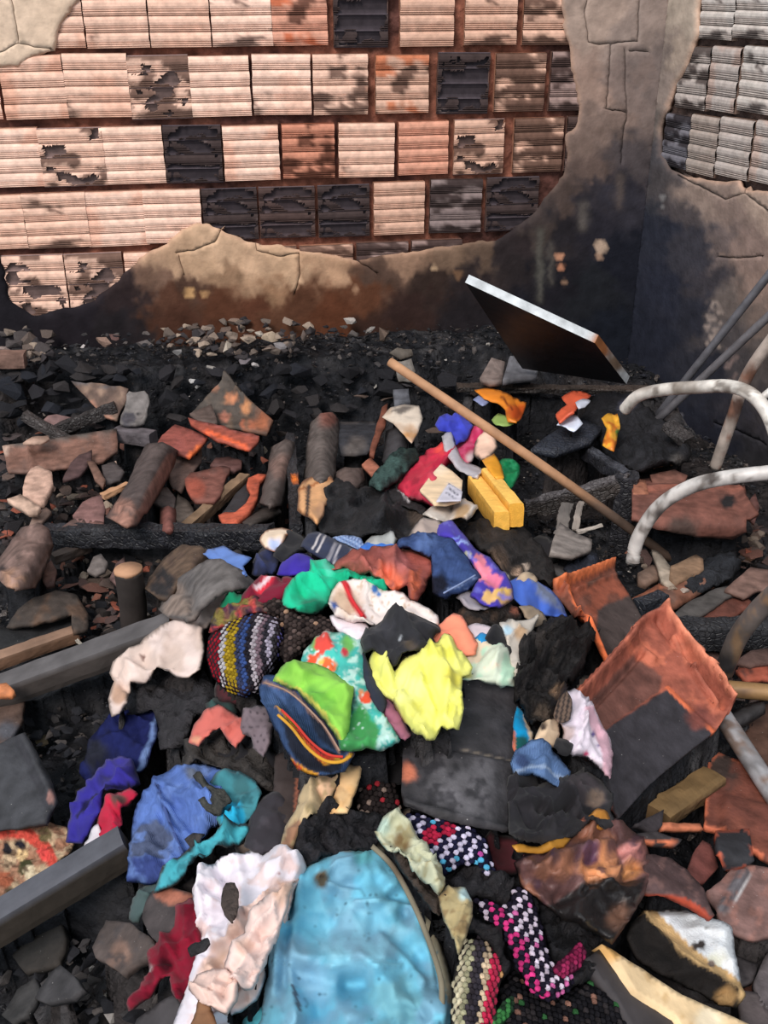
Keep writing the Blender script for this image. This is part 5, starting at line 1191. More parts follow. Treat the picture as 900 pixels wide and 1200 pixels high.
cl('charred_crust', 'grey brown burnt crust under the salmon rag', [(212, 900), (218, 874), (232, 874), (246, 862), (260, 860), (270, 880), (292, 872), (320, 890), (322, 930), (300, 920), (276, 904), (250, 898), (230, 892)], (56, 52, 50), mat='crust', lift=.09, bulge=.02, rough=.01, res=4, rag=3)
cl('dark_rag', 'charcoal folded cloth left of the olive trousers', [(288, 992), (294, 956), (308, 938), (330, 930), (342, 950), (338, 972), (330, 990), (306, 1002)], (52, 49, 54), lift=.11, bulge=.02, fold=.006, feats=[('noise', 14, .64, (66, 62, 68))])
cl('dark_plank_scrap', 'dark brown upright scrap below the denim with rainbow trim', [(322, 940), (324, 888), (338, 880), (352, 890), (352, 936), (338, 966), (328, 960)], (56, 46, 44), cat='scrap', mat='wood', lift=.12, bulge=.006, fold=.002, thick=.01, feats=[('line', [(350, 896), (346, 950)], 3, (150, 92, 72))])
cl('olive_trousers', 'tan and olive trouser leg below the denim with rainbow trim', [(330, 996), (332, 974), (346, 950), (354, 930), (368, 912), (382, 906), (396, 914), (390, 932), (376, 952), (358, 966), (346, 984), (342, 998)], (190, 168, 132), cat='trousers', lift=.135, bulge=.025, edge=10, fold=.010, fold_s=(40, 10), fold_a=-55, res=3.2, feats=[('poly', [(326, 1000), (332, 970), (350, 958), (356, 972), (344, 1000)], (150, 112, 88)), ('poly', [(372, 910), (398, 906), (386, 936), (372, 930)], (226, 186, 152)), ('noise', 10, .64, (158, 140, 104))])
cl('tan_strap', 'smooth peach strap of cloth beside the olive trousers', [(388, 952), (394, 930), (400, 904), (408, 896), (423, 894), (420, 914), (412, 936), (406, 952)], (238, 196, 144), cat='strap', lift=.145, bulge=.015, edge=8, fold=.004, res=3, feats=[('soft', 418, 896, 8, (120, 96, 76)), ('noise', 16, .6, (222, 174, 118))])
cl('cream_sheet', 'cream cotton sheet with small burnt holes lying towards the stump',
   [(131, 790), (140, 776), (152, 766), (176, 752), (204, 734), (230, 712), (250, 696), (264, 688), (280, 688), (292, 690), (276, 700), (262, 714), (250, 726), (238, 742), (238, 762), (234, 786), (222, 796), (204, 794), (186, 788), (170, 800), (152, 800), (148, 824), (140, 834), (132, 838), (128, 820), (138, 804)], (222, 202, 194), cat='sheet',
   lift=.12, bulge=.02, edge=10, fold=.009, fold_s=(60, 18), fold_a=-35, res=3.2, rag=.8, feats=[('noise', 26, .6, (206, 184, 172)), ('spot', 223, 731, 5, (74, 66, 64)), ('spot', 168, 772, 2.4, (110, 84, 78)), ('soft', 140, 815, 12, (188, 152, 130))], char=3, char_rgb=(140, 120, 108),
   ridges=[([(196, 752), (186, 772), (190, 790)], 6, .012), ([(150, 782), (176, 792), (200, 792)], 5, .014), ([(138, 796), (150, 808)], 4, -.012), ([(134, 782), (180, 760)], 7, .01)])
cl('charred_crust', 'black burnt crust along the lower edge of the cream sheet', [(150, 836), (152, 804), (170, 802), (190, 792), (212, 798), (236, 786), (246, 800), (262, 812), (280, 820), (262, 830), (240, 838), (226, 852), (214, 872), (190, 880), (186, 840), (176, 832)], (46, 44, 47), mat='crust', lift=.07, bulge=.02, rough=.012, res=4, rag=3)

# --- heart of the pile
KC = [(150, 30, 44), (150, 30, 44), (190, 186, 190), (170, 142, 40), (170, 142, 40), (60, 66, 96), (62, 84, 140), (44, 42, 50), (186, 176, 184), (120, 100, 110), (54, 52, 60), (170, 162, 180), (60, 58, 62), (96, 92, 150), (96, 92, 150), (200, 150, 110)]
def knit(i, j, x, y, rg):
    t = (x - 246 + (800 - y) * -.22 + 2) / 6.1 + 1.6 * math.sin((y - 700) / 28)
    return KC[int(max(0, min(len(KC) - 1, t)))]
kb = [(244, 770), (246, 748), (256, 732), (276, 722), (300, 714), (318, 716), (332, 726), (334, 748), (328, 770), (316, 788), (304, 810), (286, 816), (266, 808), (250, 792)]
woven('knit_bag', 'striped multicolour knitted bag with red, white and mustard rows', kb, (50, 40, 46), (4.8, 3.5), 72, knit, cat='bag', lift=.14, bulge=.055, edge=34, seed=11, jitter=.06, size=.66)
def croch(i, j, x, y, rg):
    q = rg.random(); return (66, 56, 54) if q < .66 else (104, 88, 84) if q < .86 else (40, 34, 34) if q < .96 else (176, 140, 116)
woven('crochet_shawl', 'dark brown crocheted shawl ruffled beside the knitted bag', [(300, 714), (322, 700), (340, 706), (352, 720), (378, 722), (396, 730), (398, 744), (384, 752), (362, 752), (350, 768), (336, 778), (328, 766), (334, 740), (326, 722)], (40, 34, 34), (5.6, 5), 30, croch, cat='shawl', lift=.165, bulge=.03, seed=12)
cl('crochet_fringe', 'mixed red, olive and purple knitted hem above the knitted bag', [(246, 740), (252, 722), (270, 708), (292, 702), (310, 706), (314, 716), (296, 718), (270, 726), (254, 738)], (110, 76, 70), cat='knit hem', mat='knit', lift=.17, bulge=.02, edge=8, fold=.010, rough=.006, rough_s=4, res=2.8, feats=[('noise', 7, .52, (130, 122, 60)), ('noise', 8, .58, (190, 70, 72), 5), ('noise', 6, .62, (50, 42, 66), 8)])
cl('denim_fold', 'blue denim fold with red, yellow and green trim at pile centre', [(306, 806), (312, 794), (328, 796), (350, 808), (378, 832), (400, 860), (414, 884), (400, 902), (372, 908), (350, 900), (334, 872), (320, 846), (308, 824)], (58, 80, 118), mat='denim', lift=.185, bulge=.03, edge=16, fold=.006, fold_a=50, res=2.8,
   feats=[('poly', [(330, 850), (346, 846), (372, 872), (404, 890), (396, 904), (360, 904), (340, 880)], (34, 38, 50)), ('poly', [(352, 820), (385, 846), (408, 880), (396, 884), (372, 862)], (40, 48, 64)), ('soft', 325, 815, 14, (78, 104, 150)), ('line', [(326, 836), (342, 852), (360, 876), (380, 892), (400, 892), (412, 884)], 4, (206, 150, 50)), ('line', [(346, 858), (360, 874), (376, 888), (390, 892)], 4, (206, 66, 50)), ('line', [(340, 846), (350, 856)], 4, (80, 130, 50)), ('line', [(330, 880), (342, 892), (358, 904), (370, 908)], 6, (214, 150, 50)), ('line', [(342, 892), (352, 900)], 4, (196, 70, 44)), ('line', [(308, 800), (340, 812), (376, 846), (398, 882)], 2, (150, 120, 110))],
   ridges=[([(326, 838), (360, 876), (400, 894)], 4, .012)])
cl('lime_towel', 'bright lime green cloth fold over the floral fabric', [(322, 800), (330, 788), (346, 780), (364, 780), (384, 786), (404, 800), (413, 812), (410, 836), (406, 864), (402, 872), (390, 856), (372, 834), (350, 812), (334, 804)], (140, 202, 80), cat='towel', lift=.205, bulge=.03, edge=18, fold=.006, res=3, feats=[('soft', 372, 826, 18, (104, 170, 66)), ('line', [(324, 798), (352, 812), (378, 838), (402, 870)], 3, (206, 200, 90)), ('noise', 24, .62, (126, 190, 70))], ridges=[([(348, 790), (380, 800), (408, 824)], 8, .010)])
cl('floral_fabric', 'turquoise and green floral fabric with red flowers left of the yellow cloth', [(354, 784), (358, 764), (368, 750), (386, 745), (406, 746), (422, 752), (428, 772), (428, 800), (438, 828), (454, 850), (468, 866), (450, 876), (420, 880), (400, 884), (398, 860), (410, 836), (410, 812), (388, 790), (364, 784)], (70, 178, 168), cat='fabric', lift=.19, bulge=.03, edge=18, fold=.006, fold_a=70, res=2.6,
   feats=[('noise', 9, .55, (196, 226, 216)), ('noise', 14, .62, (46, 150, 120), 4), ('poly', [(396, 890), (400, 848), (424, 826), (444, 856), (440, 880)], (66, 150, 84)), ('soft', 372, 756, 10, (120, 176, 80)), ('soft', 410, 756, 10, (110, 180, 90)), ('spot', 380, 757, 11, (222, 76, 66)), ('spot', 366, 773, 8, (232, 88, 56)), ('spot', 384, 782, 9, (236, 108, 60)), ('spot', 376, 778, 4, (240, 190, 80)), ('spot', 404, 766, 5, (196, 60, 70)), ('spot', 430, 819, 8, (230, 84, 54)), ('spot', 424, 812, 3, (240, 140, 90)), ('noise', 5, .72, (214, 240, 236), 7)])
cl('yellow_blouse', 'lemon yellow cloth draped over the black tile at pile centre', [(433, 784), (434, 770), (441, 762), (450, 768), (456, 778), (463, 784), (474, 772), (488, 768), (500, 762), (514, 756), (522, 746), (528, 747), (534, 760), (544, 768), (552, 782), (548, 792), (540, 798), (538, 820), (541, 836), (536, 857), (524, 857), (516, 852), (508, 866), (500, 868), (486, 856), (474, 838), (462, 820), (448, 810), (440, 798)], (242, 240, 128), cat='blouse',
   lift=.205, bulge=.022, edge=14, fold=.009, fold_s=(50, 13), fold_a=62, res=2.8, rag=.6, feats=[('noise', 22, .62, (226, 222, 92)), ('soft', 528, 800, 12, (222, 212, 84)), ('soft', 480, 810, 20, (246, 246, 150))],
   ridges=[([(516, 768), (526, 800), (520, 846)], 5, .012), ([(500, 790), (514, 830), (512, 856)], 5, -.010), ([(452, 786), (480, 830), (498, 862)], 6, .008), ([(437, 784), (446, 804), (470, 826), (494, 860)], 2.4, .006), ([(524, 752), (534, 780)], 5, .012)])
cl('black_tshirt', 'black crumpled T-shirt above the yellow cloth', [(424, 754), (430, 738), (446, 730), (456, 720), (462, 715), (482, 718), (498, 726), (514, 736), (516, 741), (506, 748), (512, 758), (500, 762), (484, 768), (470, 774), (462, 782), (452, 772), (440, 766), (430, 766)], (46, 46, 50), cat='T-shirt', lift=.205, bulge=.028, edge=12, fold=.010, fold_s=(30, 10), fold_a=20, res=3, feats=[('spot', 469, 750, 1.6, (180, 184, 190)), ('soft', 450, 738, 12, (60, 60, 66)), ('soft', 480, 760, 10, (84, 74, 66))], ridges=[([(460, 720), (486, 732), (510, 742)], 5, .014), ([(482, 728), (500, 746)], 4, -.012)])
cl('coral_rag', 'coral orange cloth corner right of the black T-shirt', [(504, 752), (512, 738), (524, 726), (532, 720), (540, 724), (546, 738), (558, 754), (556, 766), (544, 768), (534, 760), (526, 746), (514, 756)], (242, 142, 112), lift=.19, bulge=.015, fold=.006, res=3)
cl('pastel_sheet', 'pale green and pink pastel sheet right of the yellow cloth', [(540, 798), (550, 786), (546, 770), (556, 756), (566, 750), (580, 756), (592, 768), (604, 786), (606, 802), (590, 804), (570, 800), (552, 796)], (216, 226, 204), cat='sheet', lift=.18, bulge=.022, fold=.008, fold_s=(30, 12), fold_a=-40, res=2.8, feats=[('noise', 16, .52, (176, 220, 190)), ('noise', 14, .62, (238, 206, 180), 5), ('soft', 545, 788, 8, (220, 210, 90))])
cl('white_rag', 'white and lilac rag above the pastel sheet', [(546, 736), (560, 732), (578, 738), (574, 746), (560, 748), (550, 744)], (226, 208, 214), lift=.18, bulge=.01, fold=.004, res=3)
cl('blue_rag', 'small bright blue rag behind the pastel sheet', [(558, 748), (566, 742), (574, 746), (574, 752), (564, 754)], (40, 140, 200), lift=.185, bulge=.006, fold=.002, res=3)
cl('black_rag', 'black rag between the pastel sheet and the pale strip', [(570, 748), (578, 734), (588, 736), (594, 752), (598, 768), (592, 770), (580, 758)], (34, 34, 38), lift=.19, bulge=.012, fold=.006, res=3)
cl('pale_strip', 'pale blue and beige scorched strip left of the burnt bundle', [(587, 730), (596, 728), (608, 730), (622, 728), (630, 724), (620, 742), (612, 760), (606, 784), (608, 800), (600, 782), (596, 760), (592, 744)], (206, 196, 184), lift=.185, bulge=.018, edge=8, fold=.010, fold_s=(20, 8), fold_a=70, res=3, feats=[('soft', 594, 740, 8, (176, 206, 222)), ('soft', 610, 744, 9, (180, 150, 120))])
cl('white_tshirt', 'white T-shirt with red and blue stripes above the black T-shirt', [(386, 708), (390, 694), (398, 684), (414, 680), (432, 682), (448, 692), (468, 698), (490, 706), (512, 722), (514, 736), (498, 730), (482, 722), (462, 716), (452, 726), (436, 734), (410, 730), (394, 724)], (236, 222, 216), cat='T-shirt', lift=.19, bulge=.03, edge=14, fold=.007, fold_s=(40, 14), fold_a=25, res=2.6, feats=[('soft', 405, 705, 18, (216, 186, 160)), ('noise', 4, .7, (190, 164, 140), 6), ('line', [(402, 680), (412, 702), (426, 724)], 6.5, (202, 46, 52)), ('poly', [(386, 706), (394, 706), (399, 718), (390, 720)], (50, 82, 150)), ('spot', 440, 691, 4, (60, 110, 180)), ('spot', 444, 697, 3, (90, 130, 190))])
cl('white_sleeve', 'white rolled sleeve end under the striped T-shirt', [(388, 724), (402, 724), (426, 730), (432, 736), (428, 748), (418, 754), (402, 744), (392, 734)], (232, 220, 226), cat='sleeve', lift=.185, bulge=.022, edge=8, fold=.005, res=3)
cl('emerald_scarf', 'emerald green scarf twisted above the striped T-shirt', [(332, 708), (336, 698), (352, 690), (362, 678), (366, 668), (382, 660), (402, 662), (424, 674), (446, 684), (456, 690), (452, 696), (436, 690), (416, 680), (398, 682), (388, 694), (384, 708), (372, 718), (352, 720), (340, 716)], (30, 188, 142), cat='scarf', lift=.18, bulge=.03, edge=9, fold=.012, fold_s=(36, 9), fold_a=20, res=2.8, feats=[('soft', 366, 712, 14, (20, 112, 84)), ('noise', 12, .64, (20, 150, 110)), ('soft', 384, 668, 8, (96, 220, 186))])
cl('maroon_rag', 'maroon and red striped rag left of the emerald scarf', [(270, 716), (282, 700), (300, 684), (312, 674), (326, 680), (346, 676), (362, 672), (366, 684), (350, 692), (330, 702), (306, 710), (288, 718)], (116, 26, 48), lift=.165, bulge=.022, edge=9, fold=.010, fold_s=(30, 9), fold_a=-20, res=2.8, feats=[('poly', [(298, 692), (316, 670), (326, 676), (306, 696)], (206, 40, 60)), ('line', [(300, 690), (322, 672)], 4, (226, 200, 206)), ('spot', 362, 676, 7, (214, 36, 76)), ('soft', 290, 712, 8, (196, 44, 60))])
cl('green_rag', 'dark green rag at the tip of the cream sheet', [(256, 722), (262, 708), (276, 698), (292, 694), (310, 692), (302, 702), (286, 708), (270, 720)], (22, 124, 88), lift=.155, bulge=.016, edge=7, fold=.008, res=3)
cl('navy_rag', 'navy corner of cloth beside the cream sheet tip', [(250, 724), (256, 716), (266, 716), (264, 728), (254, 732)], (44, 46, 88), lift=.16, bulge=.008, fold=.003, res=3)
cl('purple_tshirt', 'deep violet cloth above the maroon rag', [(326, 672), (332, 660), (346, 650), (362, 652), (372, 662), (366, 672), (346, 676)], (62, 46, 160), lift=.16, bulge=.02, edge=10, fold=.006, res=3)
cl('navy_rag', 'dark navy rag under the scorched white scrap', [(296, 672), (302, 652), (316, 642), (328, 652), (322, 668), (308, 676)], (48, 56, 96), lift=.14, bulge=.02, fold=.010, res=3, feats=[('noise', 8, .6, (32, 34, 52))])
cl('white_scrap', 'white scorched scrap above the navy rag', [(306, 634), (312, 624), (330, 620), (341, 622), (332, 634), (322, 646), (312, 642)], (232, 208, 182), lift=.16, bulge=.012, fold=.005, res=3, feats=[('soft', 322, 638, 8, (180, 194, 230))], char=3, char_rgb=(150, 90, 50))
cl('periwinkle_rag', 'periwinkle blue rag alone on the grey tile at left', [(240, 652), (252, 644), (262, 642), (276, 650), (293, 654), (284, 664), (288, 674), (276, 676), (272, 666), (256, 660), (246, 656)], (98, 130, 196), lift=.17, bulge=.015, edge=7, fold=.008, res=3)
cl('striped_sock', 'navy sock with thin white stripes at the back of the pile', [(354, 640), (362, 628), (374, 626), (392, 636), (420, 646), (424, 654), (412, 664), (394, 664), (372, 652)], (48, 54, 76), cat='sock', lift=.17, bulge=.028, edge=12, fold=.004, res=2.6, rag=.5, feats=[('line', [(376, 628), (366, 644)], 1.6, (214, 206, 206)), ('line', [(381, 630), (371, 648)], 1.6, (214, 206, 206)), ('line', [(394, 638), (384, 656)], 1.6, (196, 190, 196)), ('line', [(399, 640), (390, 660)], 1.6, (196, 190, 196)), ('line', [(412, 644), (406, 664)], 1.6, (186, 180, 190))])
cl('black_rag', 'charcoal rag left of the navy striped sock', [(322, 652), (330, 632), (344, 624), (356, 632), (358, 646), (346, 652), (334, 660)], (34, 34, 38), lift=.155, bulge=.02, fold=.010, res=3)
cl('blue_net', 'pale blue netting behind the striped sock', [(386, 634), (398, 629), (414, 630), (426, 640), (420, 650), (408, 644)], (128, 156, 204), cat='netting', lift=.16, bulge=.012, fold=.004, res=2.4, feats=[('stripes', 30, 4, .4, (80, 100, 150)), ('stripes', 120, 4, .3, (170, 190, 226))])
cl('blue_towel', 'bright blue towel edge beside the netting', [(410, 664), (416, 650), (424, 640), (444, 636), (462, 636), (460, 646), (440, 650), (426, 656), (418, 664)], (56, 122, 220), cat='towel', lift=.165, bulge=.014, edge=7, fold=.006, res=3, feats=[('soft', 420, 656, 8, (34, 56, 110))])
cl('clear_bag', 'crumpled clear plastic bag behind the blue towel', [(430, 636), (440, 628), (454, 626), (464, 634), (458, 640), (440, 640)], (176, 178, 176), cat='plastic bag', mat='plastic', lift=.165, bulge=.014, edge=6, fold=.010, fold_s=(10, 5), res=2.6)
cl('leather_purse', 'reddish brown leather purse between emerald scarf and blue denim', [(384, 668), (396, 658), (414, 652), (436, 646), (464, 644), (490, 648), (506, 656), (508, 666), (500, 680), (496, 696), (488, 706), (480, 704), (476, 690), (460, 694), (440, 684), (420, 674), (402, 664)], (158, 82, 72), cat='purse', mat='leather', lift=.185, bulge=.035, edge=14, fold=.010, fold_s=(30, 10), fold_a=40, res=2.8, feats=[('soft', 460, 684, 18, (214, 102, 70)), ('soft', 470, 660, 16, (176, 100, 96)), ('noise', 12, .64, (124, 60, 56)), ('poly', [(480, 676), (492, 664), (494, 690), (484, 706), (478, 696)], (190, 92, 62))], ridges=[([(472, 668), (484, 676), (478, 700)], 4, .014), ([(436, 668), (456, 676), (470, 690)], 4, -.008)])
cl('blue_denim', 'dark blue denim hem right of the leather purse', [(462, 642), (474, 634), (490, 628), (508, 626), (524, 632), (540, 648), (554, 664), (563, 676), (552, 688), (536, 696), (522, 702), (508, 698), (508, 672), (506, 656), (488, 647)], (62, 82, 128), cat='jeans', mat='denim', lift=.195, bulge=.03, edge=14, fold=.006, fold_a=40, res=3, feats=[('line', [(558, 676), (540, 686), (518, 696)], 2, (124, 142, 180)), ('line', [(560, 682), (544, 692)], 1.6, (110, 128, 168)), ('soft', 500, 634, 12, (92, 116, 168)), ('noise', 14, .62, (46, 62, 102)), ('soft', 512, 690, 14, (30, 32, 46))])
cl('floral_shorts', 'purple fabric with pink hibiscus print right of the dark denim', [(512, 628), (514, 616), (528, 612), (540, 626), (552, 642), (572, 656), (588, 674), (598, 690), (600, 702), (584, 712), (566, 708), (552, 700), (560, 684), (564, 674), (546, 652), (530, 634)], (72, 60, 166), cat='fabric', lift=.19, bulge=.028, edge=12, fold=.005, fold_a=50, res=2.3, rag=.6, feats=[('spot', 561, 659, 8, (232, 130, 150)), ('spot', 568, 672, 9, (236, 136, 156)), ('spot', 578, 682, 9, (226, 120, 150)), ('spot', 562, 678, 5, (236, 136, 156)), ('spot', 548, 652, 5, (206, 206, 170)), ('line', [(534, 640), (541, 634), (548, 638)], 2.4, (150, 170, 230)), ('line', [(530, 634), (538, 630)], 2, (120, 140, 220)), ('spot', 574, 700, 8, (232, 186, 120)), ('spot', 590, 698, 8, (216, 176, 96)), ('soft', 592, 704, 8, (180, 140, 90)), ('noise', 9, .72, (110, 110, 200), 9)])
cl('beige_rag', 'beige grey rag tip above the dark denim', [(480, 628), (488, 616), (500, 610), (514, 610), (518, 620), (508, 630), (492, 632)], (178, 160, 150), lift=.19, bulge=.012, fold=.005, res=3, char=3)
cl('grey_lace', 'grey white frayed cloth under the purple floral fabric', [(536, 702), (546, 692), (560, 700), (572, 710), (560, 716), (544, 712)], (150, 142, 148), lift=.185, bulge=.012, fold=.008, res=3, rag=2)
# --- red bag, foam and small things at the back of the pile
cl('red_bag', 'crimson red plastic bag beside the yellow foam block', [(467, 572), (472, 558), (488, 546), (500, 532), (514, 524), (524, 520), (534, 524), (532, 540), (522, 548), (516, 566), (516, 584), (510, 598), (496, 592), (480, 582)], (214, 48, 78), cat='plastic bag', mat='plastic', lift=.17, bulge=.035, edge=12, fold=.012, fold_s=(24, 8), fold_a=-40, res=2.8, feats=[('soft', 516, 530, 9, (236, 80, 72)), ('noise', 12, .62, (236, 90, 110)), ('noise', 9, .66, (160, 26, 56), 4)])
patch('cream_envelope', 'cream card envelope with a pale label on the red bag', 'envelope', [(492, 574), (504, 558), (517, 543), (530, 552), (542, 563), (540, 586), (524, 590), (509, 590)], (246, 216, 178), 'cloth', lift=.215, thick=.006, res=2.6, rag=.3, smooth=False, feats=[('poly', [(511, 588), (526, 566), (542, 576), (540, 587)], (208, 204, 216)), ('line', [(526, 572), (536, 580)], 1.4, (90, 90, 104)), ('line', [(523, 577), (533, 584)], 1.2, (120, 120, 134)), ('soft', 514, 548, 10, (250, 228, 200))])
cl('white_plastic', 'white and tan melted plastic sheet below the envelope', [(498, 602), (506, 596), (520, 590), (538, 587), (552, 592), (558, 602), (546, 612), (530, 606), (512, 608)], (216, 206, 196), cat='plastic sheet', mat='plastic', lift=.19, bulge=.016, edge=8, fold=.010, fold_s=(16, 6), res=2.8, feats=[('soft', 540, 604, 10, (190, 156, 116)), ('noise', 8, .66, (180, 166, 150))])
cl('white_plastic', 'crumpled white plastic strip crossing the red bag', [(519, 512), (526, 507), (532, 524), (542, 542), (556, 546), (566, 552), (560, 562), (546, 556), (534, 548), (524, 532)], (196, 192, 198), cat='plastic strip', mat='plastic', lift=.205, bulge=.014, edge=6, fold=.008, fold_s=(14, 6), res=2.6)
cl('magenta_rag', 'magenta crumpled rag under the blue glove', [(534, 540), (536, 522), (544, 508), (558, 500), (570, 506), (566, 518), (556, 526), (552, 540), (542, 544)], (196, 46, 92), lift=.19, bulge=.022, edge=8, fold=.010, fold_s=(14, 7), res=2.6, feats=[('noise', 8, .6, (226, 90, 130)), ('soft', 552, 536, 8, (216, 190, 190))])
cl('peach_rag', 'pale peach rag right of the magenta one', [(556, 532), (560, 514), (568, 507), (578, 510), (581, 524), (574, 536), (564, 538)], (246, 204, 180), lift=.195, bulge=.02, edge=8, fold=.005, res=3, char=3)
cl('blue_glove', 'cobalt blue glove with frayed fingers above the red bag', [(512, 498), (516, 490), (524, 486), (530, 490), (534, 484), (538, 490), (544, 486), (546, 494), (552, 498), (548, 510), (542, 518), (536, 522), (532, 510), (524, 504), (516, 504)], (66, 76, 200), cat='glove', lift=.205, bulge=.02, edge=7, fold=.010, fold_s=(18, 5), fold_a=70, res=2.4, feats=[('noise', 8, .6, (44, 50, 150))])
cl('green_bag', 'small green plastic bag behind the yellow foam block', [(582, 548), (590, 540), (600, 538), (607, 544), (606, 558), (600, 570), (594, 576), (590, 564), (588, 552)], (18, 140, 84), cat='plastic bag', mat='plastic', lift=.185, bulge=.02, edge=7, fold=.012, fold_s=(12, 6), res=2.6, feats=[('noise', 7, .62, (60, 180, 120))])
fb = at(575, 596, .13)
fo = empty('foam_block', fb); tag(fo, 'yellow foam block with a long groove below the broom handle', 'foam block')
A = at(556, 568, .185); B_ = at(588, 612, .165)
side = np.array([0.034, 0.012, 0.012])
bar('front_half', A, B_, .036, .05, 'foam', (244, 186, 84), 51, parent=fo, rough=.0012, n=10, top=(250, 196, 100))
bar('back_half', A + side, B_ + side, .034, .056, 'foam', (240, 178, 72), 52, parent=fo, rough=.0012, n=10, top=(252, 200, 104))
cl('orange_flap', 'orange plastic flap on top of the yellow foam block', [(567, 540), (578, 534), (586, 546), (589, 560), (582, 558), (574, 550)], (240, 166, 50), cat='plastic flap', mat='plastic', lift=.23, bulge=.008, fold=.004, res=3)
cl('orange_scrap', 'orange torn plastic under the thin burnt plank', [(558, 458), (574, 456), (592, 464), (604, 468), (616, 472), (612, 482), (604, 496), (596, 494), (594, 480), (584, 472), (568, 466)], (232, 138, 44), cat='plastic scrap', mat='plastic', lift=.17, bulge=.014, edge=7, fold=.010, fold_s=(14, 7), res=2.6, feats=[('soft', 604, 484, 12, (190, 80, 36)), ('line', [(588, 466), (600, 480)], 2, (120, 50, 24))])
cl('orange_scrap', 'red orange curled scrap on the charred crate board', [(653, 486), (660, 480), (666, 474), (660, 466), (670, 460), (682, 460), (691, 462), (682, 472), (674, 480), (670, 490), (662, 492), (656, 496)], (214, 96, 66), cat='plastic scrap', mat='plastic', lift=.26, bulge=.012, edge=6, fold=.008, fold_s=(10, 6), res=2.6)
cl('white_paper', 'small white paper scrap on the charred crate board', [(654, 498), (662, 490), (674, 488), (681, 496), (672, 504), (664, 500)], (214, 222, 240), cat='paper', lift=.245, bulge=.004, fold=.002, res=3, thick=.002)
cl('white_paper', 'tiny pale scrap beside the red orange curl', [(676, 474), (684, 470), (690, 469), (684, 476), (678, 478)], (196, 200, 214), cat='paper', lift=.275, bulge=.003, fold=.002, res=3, thick=.002)
cl('yellow_scrap', 'yellow and orange scrap hanging beside the white arched tube', [(706, 494), (714, 486), (722, 485), (725, 498), (722, 514), (718, 527), (708, 522), (712, 506)], (246, 180, 60), cat='plastic scrap', mat='plastic', lift=.24, bulge=.012, edge=6, fold=.008, fold_s=(16, 6), fold_a=80, res=2.6, feats=[('noise', 7, .6, (214, 104, 40)), ('spot', 724, 506, 3, (90, 130, 60))])
cl('green_scrap', 'pale lime scrap under the broom handle', [(578, 492), (584, 486), (594, 490), (600, 496), (590, 498), (582, 496)], (150, 180, 100), cat='plastic scrap', mat='plastic', lift=.16, bulge=.006, fold=.004, res=3)
cl('blue_scrap', 'tiny pale blue scrap left of the broom handle', [(556, 468), (564, 464), (572, 470), (566, 474)], (140, 150, 190), cat='plastic scrap', mat='plastic', lift=.16, bulge=.004, fold=.002, res=3)
cl('scorched_sheet', 'white sheet scorched to brown, standing triangular beside the slate tile', [(450, 488), (458, 480), (474, 476), (490, 477), (493, 490), (488, 506), (482, 518), (474, 510), (462, 496)], (216, 202, 186), cat='sheet', lift=.18, bulge=.014, fold=.006, res=3, feats=[('soft', 480, 508, 10, (190, 140, 90)), ('poly', [(454, 484), (472, 476), (490, 476), (470, 486)], (112, 104, 98)), ('noise', 12, .64, (196, 172, 150))])
cl('scorched_paper', 'folded peach paper bag with scorched edges left of the charred lump', [(350, 600), (352, 574), (358, 564), (372, 558), (386, 560), (392, 566), (384, 584), (378, 604), (372, 614), (364, 608)], (224, 168, 118), cat='paper bag', lift=.17, bulge=.016, edge=8, fold=.010, fold_s=(24, 8), fold_a=70, res=2.8, feats=[('line', [(352, 578), (372, 566), (390, 562)], 3, (170, 104, 56)), ('soft', 376, 600, 10, (184, 140, 106)), ('line', [(362, 570), (360, 606)], 4, (60, 44, 38))], char=4, char_rgb=(110, 66, 36))
# --- burnt heaps
cl('charred_lump', 'large black charred lump behind the blue towel and denim', [(370, 610), (374, 588), (382, 570), (398, 564), (414, 572), (436, 576), (458, 584), (484, 592), (504, 606), (494, 616), (484, 628), (474, 638), (450, 632), (424, 634), (396, 632), (378, 628)], (36, 36, 39), cat='charred lump', mat='crust', lift=.13, bulge=.08, edge=36, fold=.012, rough=.010, rough_s=12, res=3, rag=2, feats=[('soft', 488, 608, 12, (78, 66, 58)), ('noise', 9, .7, (60, 58, 60))])
cl('green_wool', 'grey green burnt wool roll between slate tile and red bag', [(434, 572), (436, 562), (448, 552), (456, 540), (470, 528), (486, 526), (492, 538), (480, 548), (470, 562), (458, 568), (446, 576)], (70, 92, 88), cat='wool', mat='knit', lift=.18, bulge=.03, edge=10, fold=.008, rough=.010, rough_s=4, res=2.6, rag=2, feats=[('soft', 482, 534, 16, (44, 48, 46)), ('noise', 5, .58, (38, 46, 46))])
cl('charred_crust', 'black crust with white curl under the red bag', [(452, 576), (466, 566), (472, 580), (484, 588), (498, 598), (500, 606), (480, 594), (462, 588)], (38, 36, 38), mat='crust', lift=.165, bulge=.012, rough=.006, res=3, feats=[('line', [(465, 566), (468, 576), (478, 586)], 2, (214, 210, 210))])
cl('charred_crust', 'brown-black burnt cloth right of the purple floral fabric', [(536, 622), (552, 614), (576, 612), (600, 616), (622, 630), (640, 650), (650, 676), (646, 692), (628, 684), (604, 690), (596, 682), (580, 662), (560, 646)], (40, 37, 37), mat='crust', lift=.13, bulge=.035, edge=18, fold=.010, rough=.010, res=3.4, rag=2, feats=[('soft', 585, 660, 14, (96, 78, 66)), ('soft', 606, 668, 8, (180, 150, 128)), ('spot', 617, 660, 4, (196, 176, 160)), ('soft', 570, 632, 12, (56, 48, 44)), ('spot', 592, 676, 4, (206, 196, 190))])
